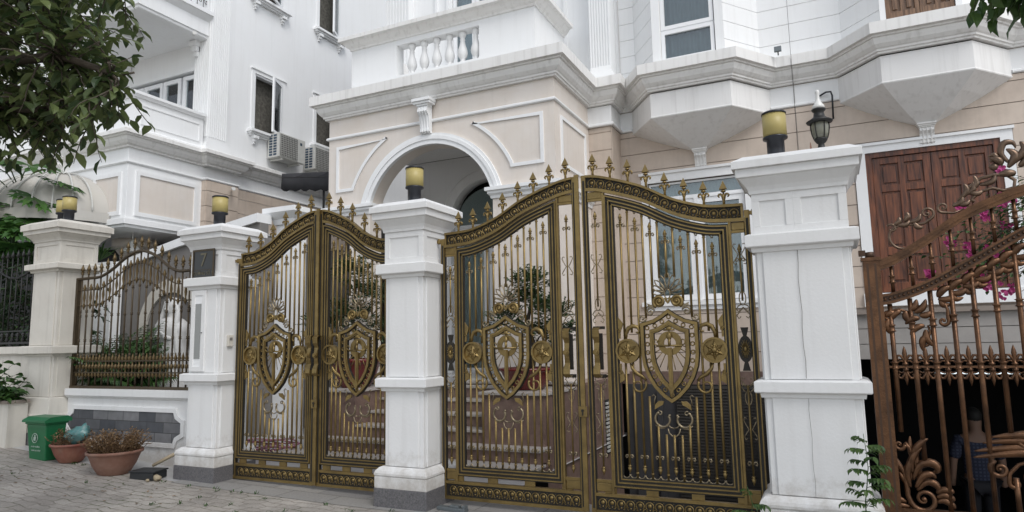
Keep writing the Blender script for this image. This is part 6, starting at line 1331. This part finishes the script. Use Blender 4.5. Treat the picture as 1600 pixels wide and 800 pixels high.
# planter with broad-leaved plant
t = root('planter', 'tall pale planter box with a dark rim at the left edge', 'planter', (-9.8, 5.2, 0.2)); m = MB(); m.box(-10.9, -9.70, 5.14, 5.385, 0.15, 0.82); build('box', m, oldw, t, bevel=0.006); m = MB(); m.box(-10.93, -9.67, 5.11, 5.39, 0.82, 0.86); build('rim', m, groove, t, bevel=0.004)
rng = random.Random(11); t = root('broadleaf_plant', 'dark broad-leaved plant growing in the pale planter', 'plant', (-9.8, 5.25, 0.86)); mw, ml = MB(), MB()
for i in range(46):
    x = rng.uniform(-10.7, -9.76); d = (rng.gauss(0.15, .5), rng.gauss(-0.2, .4), 1); L = rng.uniform(0.2, 0.62) if x < -9.95 else rng.uniform(0.12, 0.38)
    spray(mw, ml, (x, 5.25, 0.85), d, L, 7, 0.15, 0.085, rng, 0.006, 0.5, 0.3, 1.0, 0.2)
build('stems', mw, bark, t); build('leaves', ml, leaf_palm, t)
# black box, stick and stones by the left pillar
t = root('plastic_box', 'flat black plastic box lying against the left pillar plinth', 'box', (-6.93, 5.2, 0.05)); zb_ = gcap(-6.95)
def rbox(m, cx, cy, w_, d_, z0, z1, ang):
    a = R(ang); F = ((cx-math.cos(a)*w_/2+math.sin(a)*d_/2, cy-math.sin(a)*w_/2-math.cos(a)*d_/2), (math.cos(a), math.sin(a)), (math.sin(a), -math.cos(a))); m.fbox(F, 0, w_, -d_, 0, z0, z1)
m = MB(); rbox(m, -6.98, 5.17, 0.30, 0.22, zb_, zb_+0.075, 12); build('case', m, debrisb, t, bevel=0.008); m = MB(); rbox(m, -6.98, 5.17, 0.32, 0.24, zb_+0.078, zb_+0.095, 15); build('lid', m, debrisb, t, bevel=0.006)
m = MB(); m.tube([(-7.12, 5.32, zb_+0.1), (-6.98, 5.42, zb_+0.19), (-6.92, 5.48, zb_+0.23)], [0.018, 0.022, 0.02], 6); build('wood_offcut', m, stick, loc=(-7, 5.4, zb_), label='pale wood stick leaning behind the black box', cat='stick')
m = MB(); m.tube([(-6.90, 5.46, zb_+0.19), (-6.86, 5.52, zb_+0.19)], 0.035, 12); build('tape_roll', m, debrisb, loc=(-6.9, 5.5, zb_), label='small black roll lying behind the black box', cat='roll')
rng = random.Random(8)
for i, (x, y, r_) in enumerate(((-6.79, 5.13, 0.045), (-7.16, 5.42, 0.03), (-7.24, 5.38, 0.035), (-6.83, 5.05, 0.02))):
    m = MB(); m.sphere((x, y, zb_+r_*0.5), r_, 7, (1.2, 0.9, 0.8)); m.v = [(a+rng.gauss(0, r_*0.1), b+rng.gauss(0, r_*0.1), c_+rng.gauss(0, r_*0.1)) for a, b, c_ in m.v]
    build('stone', m, stick if i in (0, 3) else stoppm, loc=(x, y, zb_), label=('brown stone touching the right end of the black box', 'small grey stone behind the black box', 'grey stone nearest the big bowl', 'tiny pale stone in front of the pillar plinth')[i], cat='stone')
t = root('gate_stop', 'grey metal gate stop on the tiles at the foot of the middle pillar', 'gate stop', (-3.2, 5.35, 0.0)); m = MB(); rbox(m, -3.18, 5.36, 0.30, 0.07, 0.006, 0.035, -4); build('rail', m, stoppm, t, bevel=0.004); m = MB(); rbox(m, -3.15, 5.36, 0.10, 0.055, 0.035, 0.055, -4); rbox(m, -3.05, 5.355, 0.03, 0.06, 0.035, 0.06, -4); build('clasp', m, stoppm, t, bevel=0.004)
# weeds in the joints
rng = random.Random(21); ml = MB(); mw = MB()
for i in range(46):
    x = rng.uniform(-8.5, -1.0); y = 5.17-abs(rng.gauss(0, 0.10)) if i % 3 else rng.uniform(3.9, 5.0)
    for k in range(7): leafquad(ml, (x+rng.gauss(0, .02), y+rng.gauss(0, .015), gcap(x)), (rng.gauss(0, .7), rng.gauss(0, .7), 0.7), (0, 0, 1), rng.uniform(0.018, 0.045), 0.010)
build('weeds', ml, leaf_palm, loc=(0, 0, 0), label='low green weeds in the joints of the pavers', cat='weeds', kind='stuff')
ml = MB()
for i in range(40):
    x = rng.uniform(-8.6, -5.5); y = rng.uniform(4.2, 5.1); leafquad(ml, (x, y, gcap(x)+0.008), (rng.gauss(0, 1), rng.gauss(0, 1), 0.1), (0, 0, 1), rng.uniform(0.02, 0.05), 0.02)
build('fallen_leaves', ml, leaf_dry, loc=(0, 0, 0), label='small brown fallen leaves scattered on the pavers near the bowls', cat='leaves', kind='stuff')

# ================================================================== SPROUTS AT THE DOUBLE PILLAR
def sprout(label, base, H, n, rng, lean=0.0):
    t = root('sapling', label, 'sapling', base); mw, ml = MB(), MB(); P = [Vector((base[0]+lean*(i/8)**1.5+0.012*math.sin(i*1.3), base[1]-0.02*i/8, base[2]+H*i/8)) for i in range(9)]
    mw.tube(P, [0.006*(1-0.7*i/8) for i in range(9)], 6)
    for i in range(n):
        f_ = 0.12+0.85*i/n; q = f_*8; a = int(q); p = P[a].lerp(P[min(a+1, 8)], q-a); an = i*2.4+rng.gauss(0, .3); L = (0.20-0.11*f_)*rng.uniform(0.8, 1.1)
        d = Vector((math.cos(an), 0.55*math.sin(an)-0.15, 0.35)).normalized(); k = 6; pts = [p+d*L*j/k+Vector((0, 0, -0.10*L*(j/k)**2*2)) for j in range(k+1)]; mw.tube(pts, 0.0018, 4)
        for j in range(1, k+1):
            ax = (pts[j]-pts[j-1]).normalized(); sd2 = ax.cross(Vector((0, 0, 1))).normalized()
            for sg in ((-1, 1) if j < k else (0,)):
                leafquad(ml, pts[j], ax*0.45+sd2*sg*0.8+Vector((0, 0, -0.5))+rv(rng, 0.15), Vector((0, 0, 1))+rv(rng, .3), 0.052*rng.uniform(.8, 1.15), 0.025, 0.15, 0.2)
    build('stem', mw, leaf_palm, t); build('leaflets', ml, leaf_bright, t)
sprout('green sapling with drooping leaflets growing in front of the double pillar', (0.115, 4.98, 0.0), 0.86, 28, random.Random(4), 0.03)
sprout('tiny green seedling at the left foot of the double pillar', (-0.585, 5.08, 0.0), 0.46, 7, random.Random(6), -0.02)

# ================================================================== TREES AND PLANTS
def crown(label, name, trunk, limbs, regions, lL, lW, m_leaf, rng, nleaf=9, cat='tree', L=0.42, trad=0.16, droop=0.55, tip=0.12, rad=0.007):
    t = root(name, label, cat, trunk[0]); m = MB(); m.tube(trunk, [trad*(1-0.35*i/(len(trunk)-1)) for i in range(len(trunk))], 10); build('trunk', m, bark, t)
    mw, ml = MB(), MB()
    for l_ in limbs: n = len(l_); mw.tube(l_, [trad*0.42*(1-0.75*i/(n-1)) for i in range(n)], 7)
    lp = [Vector(q) for l_ in limbs for q in l_]
    for (c_, r_, n) in regions:
        for i in range(n):
            v = rv(rng, rng.random()**0.45); p = Vector((c_[0]+v.x*r_[0], c_[1]+v.y*r_[1], c_[2]+v.z*r_[2])); hub = min(lp, key=lambda q: (q-p).length)
            d = (p-hub).normalized()+rv(rng, 0.35); b = p-d.normalized()*L*0.5
            if i % 5 == 0: mw.tube([hub, hub.lerp(b, .5)+rv(rng, .04), b], [0.010, 0.008, 0.005], 5)
            spray(mw, ml, b, d, L*rng.uniform(.7, 1.2), nleaf, lL, lW, rng, rad, droop, 0.35, 0.85, tip)
    build('branches', mw, bark, t); build('leaves', ml, m_leaf, t); return t
crown('dark leafy street tree overhanging the upper left', 'street_tree', [(-6.3, 1.9, 0.05), (-6.25, 1.95, 1.5), (-6.1, 2.0, 2.6), (-5.9, 2.1, 3.4)],
      [[(-6.1, 2.0, 2.6), (-5.6, 2.15, 3.1), (-5.0, 2.3, 3.4), (-4.4, 2.5, 3.4), (-4.05, 2.6, 3.25)], [(-5.9, 2.1, 3.4), (-5.3, 2.2, 3.9), (-4.7, 2.3, 4.1), (-4.2, 2.5, 4.2)], [(-6.1, 2.0, 2.8), (-5.5, 2.3, 3.1), (-5.0, 2.5, 3.15), (-4.6, 2.6, 3.1)]],
      [((-5.0, 2.3, 3.55), (0.95, 0.75, 0.60), 175), ((-4.75, 2.35, 4.1), (0.85, 0.7, 0.5), 95), ((-4.95, 2.5, 3.13), (0.6, 0.45, 0.25), 70), ((-4.25, 2.6, 3.28), (0.25, 0.3, 0.3), 26), ((-4.1, 2.55, 3.05), (0.15, 0.2, 0.15), 6), ((-6.4, 2.4, 4.4), (1.3, 1.5, 0.9), 170)],  # last mass is unseen crown, added to shade the ground at left
      0.115, 0.052, leaf_tree, random.Random(2))
crown('bright green branch end of a street tree in the top right corner', 'street_tree', [(2.6, 2.4, 0), (2.55, 2.5, 1.5), (2.3, 2.6, 2.8), (2.0, 2.7, 3.5)],
      [[(2.3, 2.6, 2.8), (1.7, 2.8, 3.1), (1.1, 2.9, 3.05), (0.72, 2.95, 2.88)], [(2.0, 2.7, 3.5), (1.8, 2.4, 4.3), (1.2, 2.2, 4.6)], [(2.0, 2.7, 3.5), (2.5, 2.3, 4.2), (3.0, 2.2, 4.4)]], [((0.78, 2.95, 2.86), (0.24, 0.25, 0.13), 30), ((1.3, 2.9, 3.1), (0.5, 0.4, 0.3), 30), ((2.3, 2.4, 4.3), (1.3, 1.3, 0.6), 170), ((1.0, 2.0, 4.6), (1.4, 1.3, 0.4), 230), ((0.6, 3.2, 5.2), (1.2, 0.9, 0.3), 110)],  # high crown masses are unseen, added to shade the double pillar and gate
      0.092, 0.045, leaf_bright, random.Random(9), 7, L=0.22, droop=0.9, rad=0.003)
def bonsai(label, c, pads, rng, H0):
    t = root('bonsai_tree', label, 'tree', c); mw, ml = MB(), MB(); P = [Vector(c), Vector((c[0]+0.05, c[1], c[2]+H0*.3)), Vector((c[0]-0.06, c[1]+.03, c[2]+H0*.6)), Vector((c[0]+0.04, c[1], c[2]+H0))]
    m = MB(); m.tube(P, [0.045, 0.035, 0.028, 0.016], 9); build('trunk', m, bark, t)
    for (dx, dz, r_, n) in pads:
        p = Vector((c[0]+dx, c[1]+rng.gauss(0, .08), c[2]+dz)); h = min(P, key=lambda q: (q-p).length); mw.tube([h, h.lerp(p, .5)+Vector((0, 0, .04)), p], [0.014, 0.010, 0.005], 6)
        for i in range(int(n*2.6)): v = rv(rng, rng.random()**.4); spray(mw, ml, p+Vector((v.x*r_*1.15, v.y*r_*1.15, v.z*r_*.6)), v+Vector((0, 0, .6)), 0.12, 9, 0.055, 0.026, rng, 0.003, 0.1, .4)
    build('branches', mw, bark, t); build('foliage', ml, leaf_bonsai, t)
pot1 = pot('red_pot', 'wide red glazed pot on the block right of the steps', (-3.47, 7.72, 0.895), 0.36, 0.27, redpot); pot2 = pot('red_pot', 'wide red glazed pot on the block left of the steps', (-6.15, 7.72, 0.895), 0.37, 0.40, redpot)
bonsai('trained bonsai tree seen through the wide gold gate', (-3.42, 7.72, 1.13), [(0.0, 1.12, .20, 40), (0.30, .72, .20, 40), (-0.28, .62, .20, 36), (0.12, .45, .2, 26), (-0.1, .88, .2, 34), (0.45, .45, .15, 22)], random.Random(31), 0.95)
bonsai('trained bonsai tree seen through the narrow gold gate', (-6.2, 7.72, 1.25), [(-0.05, 1.30, .22, 44), (0.2, 0.95, .24, 44), (-0.35, .72, .24, 40), (0.1, .60, .24, 34), (-0.6, .55, .2, 30), (0.4, .45, .2, 24)], random.Random(32), 1.1)
def palm(label, c, n, L, rng, m_=None):
    t = root('areca_palm', label, 'palm', c, 'areca palms behind the iron fence'); mw, ml = MB(), MB()
    for i in range(n):
        an = rng.uniform(0, 2*PI); up = rng.uniform(0.9, 2.6); k = 12; l_ = L*rng.uniform(.75, 1.15); d = Vector((math.cos(an), math.sin(an), up)).normalized(); p = Vector(c)+Vector((rng.gauss(0, .06), rng.gauss(0, .06), 0)); pts = [p.copy()]
        for j in range(k): d = (d+Vector((0, 0, -0.085))).normalized(); p = p+d*l_/k; pts.append(p.copy())
        mw.tube(pts, [0.010*(1-.8*j/k) for j in range(k+1)], 5)
        for j in range(3, k+1):
            ax = (pts[j]-pts[j-1]).normalized(); sd2 = ax.cross(Vector((0, 0, 1))).normalized()
            for sg in (-1, 1):
                for h in (0, .5):
                    ll = 0.36*math.sin(PI*(0.25+0.7*(j/k)))*rng.uniform(.8, 1.1); leafquad(ml, pts[j-1].lerp(pts[j], h), ax*0.7+sd2*sg*0.8+Vector((0, 0, -0.35)), Vector((0, 0, 1)), ll, 0.036, 0.2, 0.25)
    build('fronds', ml, m_ or leaf_palm, t); build('stalks', mw, leaf_palm, t)
palm('left areca palm behind the iron fence', (-10.5, 6.8, 0.9), 34, 1.35, random.Random(41)); palm('middle areca palm below the arched niche', (-9.9, 6.7, 0.85), 34, 1.3, random.Random(42)); palm('right areca palm reaching in front of the statue', (-9.35, 6.5, 0.85), 20, 1.0, random.Random(43))
rng = random.Random(51); mw, ml = MB(), MB(); t = root('potted_palm', 'spiky green plant under the neighbouring porch', 'plant', (-12.2, 7.4, 2.7))
for i in range(40): an = rng.uniform(0, 2*PI); leafquad(ml, (-11.6, 7.45, 3.05), (math.cos(an), math.sin(an)*.6, rng.uniform(0.1, 1.2)), (0, 0, 1), rng.uniform(.3, .55), 0.03, .2, .3)
build('leaves', ml, leaf_palm, t); m = MB(); m.box(-12.3, -11.1, 7.35, 7.55, 0.3, 3.0); build('plinth', m, white, t)
# big lobed leaves and dark hedge behind the far-left fence
def lobed(ml, p, d, up, S_, rng):
    d = Vector(d).normalized(); s_ = d.cross(Vector(up)).normalized(); u = s_.cross(d).normalized(); p = Vector(p)
    for k in range(7):
        a = R((k-3)*36); L = S_*(1-0.10*abs(k-3)); ax = d*math.cos(a)+s_*math.sin(a); leafquad(ml, p, ax+u*0.1, u, L, L*0.26, 0.1, 0.15)
        for f_ in (.45, .65):
            for sg in (-1, 1): b = a+sg*R(32); leafquad(ml, p+ax*L*f_, d*math.cos(b)+s_*math.sin(b), u, L*0.36, L*0.13, .1, .1)
rng = random.Random(61); t = root('papaya_plant', 'tall plant with big lobed bright leaves at the left edge', 'plant', (-12.4, 6.5, 0.3)); mw, ml = MB(), MB(); m = MB(); m.tube([(-12.6, 6.5, 0.3), (-12.55, 6.5, 2.4), (-12.4, 6.5, 4.1)], [0.07, 0.06, 0.04], 8); build('stem', m, leaf_dark, t)
for i in range(46):
    an = rng.uniform(0, 2*PI); z = rng.uniform(2.9, 4.3); L = rng.uniform(.45, 1.1); b = Vector((-12.45, 6.5, z)); e = b+Vector((math.cos(an)*L, math.sin(an)*L*.8, 0.25)); mw.tube([b, b.lerp(e, .5)+Vector((0, 0, .08)), e], [0.012, 0.01, 0.006], 5)
    lobed(ml, e, (math.cos(an), math.sin(an), -0.45+rng.gauss(0, .2)), (0, 0, 1), rng.uniform(.40, .62), rng)
build('stalks', mw, leaf_palm, t); build('leaves', ml, leaf_papaya, t)
rng = random.Random(71); t = root('hedge', 'dark shrubs filling the railings at the left edge', 'shrub', (-12, 6.4, 0.3)); mw, ml = MB(), MB()
for i in range(520): p = (rng.uniform(-14.5, -10.4), rng.uniform(6.0, 6.6), rng.uniform(0.9, 3.0)); spray(mw, ml, p, rv(rng), 0.35, 8, 0.12, 0.05, rng, .005, .4)
build('leaves', ml, leaf_dark, t); build('stems', mw, bark, t)
# bougainvillea behind the copper gate
rng = random.Random(81); t = root('bougainvillea', 'bougainvillea with magenta flowers behind the copper gate', 'shrub', (1.7, 6.3, 0.0)); mw, ml, mf = MB(), MB(), MB()
m = MB(); m.box(1.5, 2.1, 6.1, 6.6, -0.2, 0.35); build('planter_box', m, greywall, t); m = MB(); m.tube([(1.8, 6.3, 0.3), (1.85, 6.3, 1.2), (1.75, 6.25, 2.2)], [0.04, 0.03, 0.02], 7); build('trunk', m, bark, t)
for i in range(95):
    u = rng.random(); p = Vector((1.75-0.75*u+rng.gauss(0, .10), 6.2+rng.gauss(0, .15), 2.45-0.35*u**1.5+rng.gauss(0, .13)))
    b = p+Vector((.15, .05, .02)); pts = spray(mw, ml, b, (-1, 0, rng.gauss(-.1, .5)), 0.3, 8, 0.05, 0.028, rng, .0035, .3)
    if rng.random() < 0.17:
        for k in range(5):
            q = pts[-1]+rv(rng, .03)
            for j in range(3): a = j*2.1+rng.random(); leafquad(mf, q, (math.cos(a), rng.gauss(-.3, .3), math.sin(a)), (0, -1, 0), 0.032, 0.03, .3)
for i in range(10):
    p = Vector((rng.uniform(0.88, 1.25), 6.1, rng.uniform(1.75, 2.2))); mw.tube([p+Vector((.25, 0, .15)), p+Vector((.12, 0, .02)), p], .002, 4)
    for j in range(9): a = j*2.1+rng.random(); leafquad(mf, p+rv(rng, .02), (math.cos(a), rng.gauss(-.3, .3), math.sin(a)), (0, -1, 0), 0.034, 0.03, .3)
build('branches', mw, bark, t); build('leaves', ml, leaf_palm, t); build('flowers', mf, leaf_pink, t)
# pink hose on the courtyard floor
m = MB(); P_ = []
for i in range(150): a = i*0.19; P_.append((-7.3+(0.42+0.03*math.sin(i*.31))*math.cos(a)*1.2+i*0.002, 7.0+(0.3+.03*math.sin(i*.5))*math.sin(a), gcap(-7.2)+0.02+0.0006*i+0.01*math.sin(i)))
m.tube(P_, 0.011, 6); build('garden_hose', m, hose_m, loc=(-7.3, 7.0, 0.06), label='pink hose coiled on the courtyard floor behind the narrow gate', cat='hose')

# ================================================================== STATUE
t = root('statue', 'white statue of a veiled draped figure standing by the arched niche', 'statue', (-9.35, 7.22, 0.3)); c = (-9.35, 7.22, 0.62)
m = MB(); m.box(-9.72, -8.98, 6.98, 7.46, 0.25, 0.62); build('plinth', m, white, t, bevel=0.02)
m = MB(); fold = lambda a, z: 1+0.05*math.sin(9*a+z*2)*max(0, 1-z/1.2)+0.04*math.sin(5*a-z*3)+0.12*math.cos(2*a)
m.lathe(c, [(0.31, 0), (0.30, 0.1), (0.265, 0.5), (0.235, 0.8), (0.22, 0.95), (0.25, 1.12), (0.245, 1.24), (0.16, 1.32), (0.09, 1.36), (0.115, 1.42), (0.135, 1.50), (0.128, 1.58), (0.09, 1.64), (0.02, 1.67)], 36, True, fold)
build('robe', m, statue_m, t)
m = MB(); m.sphere((c[0], c[1]-0.065, c[2]+1.48), 0.085, 14, (0.82, 0.9, 1.12)); m.sphere((c[0], c[1]-0.145, c[2]+1.475), 0.014, 6, (.8, 1, 1.4)); build('face', m, statue_m, t)
m = MB()
for q in (-1, 1): m.tube([(c[0]+q*.17, c[1], c[2]+1.22), (c[0]+q*.19, c[1]-.10, c[2]+1.0), (c[0]+q*.09, c[1]-.20, c[2]+1.04), (c[0]+q*.02, c[1]-.22, c[2]+1.14)], [.05, .055, .04, .022], 10)
build('folded_arms', m, statue_m, t)
m = MB()
for q in (-1, 1): m.tube([(c[0]+q*.10, c[1]-.06, c[2]+1.60), (c[0]+q*.155, c[1]-.03, c[2]+1.45), (c[0]+q*.20, c[1]-.10, c[2]+1.2), (c[0]+q*.24, c[1]-.08, c[2]+.8), (c[0]+q*.27, c[1]-.05, c[2]+.4)], [.02, .045, .05, .05, .03], 8)
build('veil', m, statue_m, t)

# ================================================================== PERSON in the basement
def skinned(name, verts, edges, rad, m_, parent, sub=2):
    me = bpy.data.meshes.new(name); b = LOC[parent]; me.from_pydata([(v[0], v[1], v[2]) for v in verts], edges, []); o = bpy.data.objects.new(name, me); COL.objects.link(o); o.parent = parent; LOC[o] = b
    sk = o.modifiers.new('skin', 'SKIN'); sk.use_smooth_shade = True
    for i, r_ in enumerate(rad): me.skin_vertices[0].data[i].radius = (r_ if isinstance(r_, tuple) else (r_, r_))
    me.skin_vertices[0].data[0].use_root = True; s_ = o.modifiers.new('sub', 'SUBSURF'); s_.levels = 2; s_.render_levels = sub; me.materials.append(m_); return o
if True:
    PX, PY, PZ = 1.45, 9.7, -1.19
    t = root('person', 'person in a blue plaid shirt seen from behind in the dark basement', 'person', (PX, PY, PZ)); t.rotation_euler = (0, 0, 0.15)
    V = [(0, 0, .98), (0, 0, 1.12), (0, .0, 1.30), (0, .01, 1.43), (0, .01, 1.52), (0, .0, 1.62), (0, -.005, 1.71),
         (.18, 0, 1.42), (.25, -.01, 1.18), (.26, -.06, .95), (.27, -.08, .86), (-.18, 0, 1.42), (-.25, -.01, 1.18), (-.26, -.06, .95), (-.27, -.08, .86),
         (.095, 0, .90), (.10, -.01, .50), (.10, .02, .10), (.11, -.12, .03), (-.095, 0, .90), (-.10, -.01, .50), (-.10, .02, .10), (-.11, -.12, .03)]
    V = [(a, -b, c_) for a, b, c_ in V]   # facing away from the street
    E = [(0, 1), (1, 2), (2, 3), (3, 4), (4, 5), (5, 6), (3, 7), (7, 8), (8, 9), (9, 10), (3, 11), (11, 12), (12, 13), (13, 14), (0, 15), (15, 16), (16, 17), (17, 18), (0, 19), (19, 20), (20, 21), (21, 22)]
    rd = [(.15, .10), (.14, .10), (.16, .11), (.13, .09), .058, .088, .075, .06, .045, .034, .04, .06, .045, .034, .04, .088, .06, .045, .04, .088, .06, .045, .04]
    skinned('body', V, E, rd, skin, t)
    skinned('shirt', [(0, 0, .84), V[1], V[2], V[3], V[7], V[8], V[11], V[12]], [(0, 1), (1, 2), (2, 3), (3, 4), (4, 5), (3, 6), (6, 7)], [(.175, .125), (.165, .12), (.185, .13), (.15, .105), .078, .072, .078, .072], plaid, t)
    skinned('trousers', [V[0], V[15], V[16], V[17], V[19], V[20], V[21]], [(0, 1), (1, 2), (2, 3), (0, 4), (4, 5), (5, 6)], [(.165, .12), .105, .08, .07, .105, .08, .07], trouser, t)
    m = MB(); m.sphere((0, .01, 1.695), .098, 14, (.9, 1.05, 1.05)); 
    o = build('hair', m, hairm, None, loc=(0, 0, 0)); o.parent = t
t = root('tube_lamp', 'thin lit tube lamp high in the dark basement', 'lamp', (1.5, 10.2, 1.0)); m = MB(); m.tube([(1.16, 10.2, 0.98), (2.05, 10.2, 0.98)], 0.012, 6); build('tube', m, tube_e, t)
# cabling across the neighbouring porch
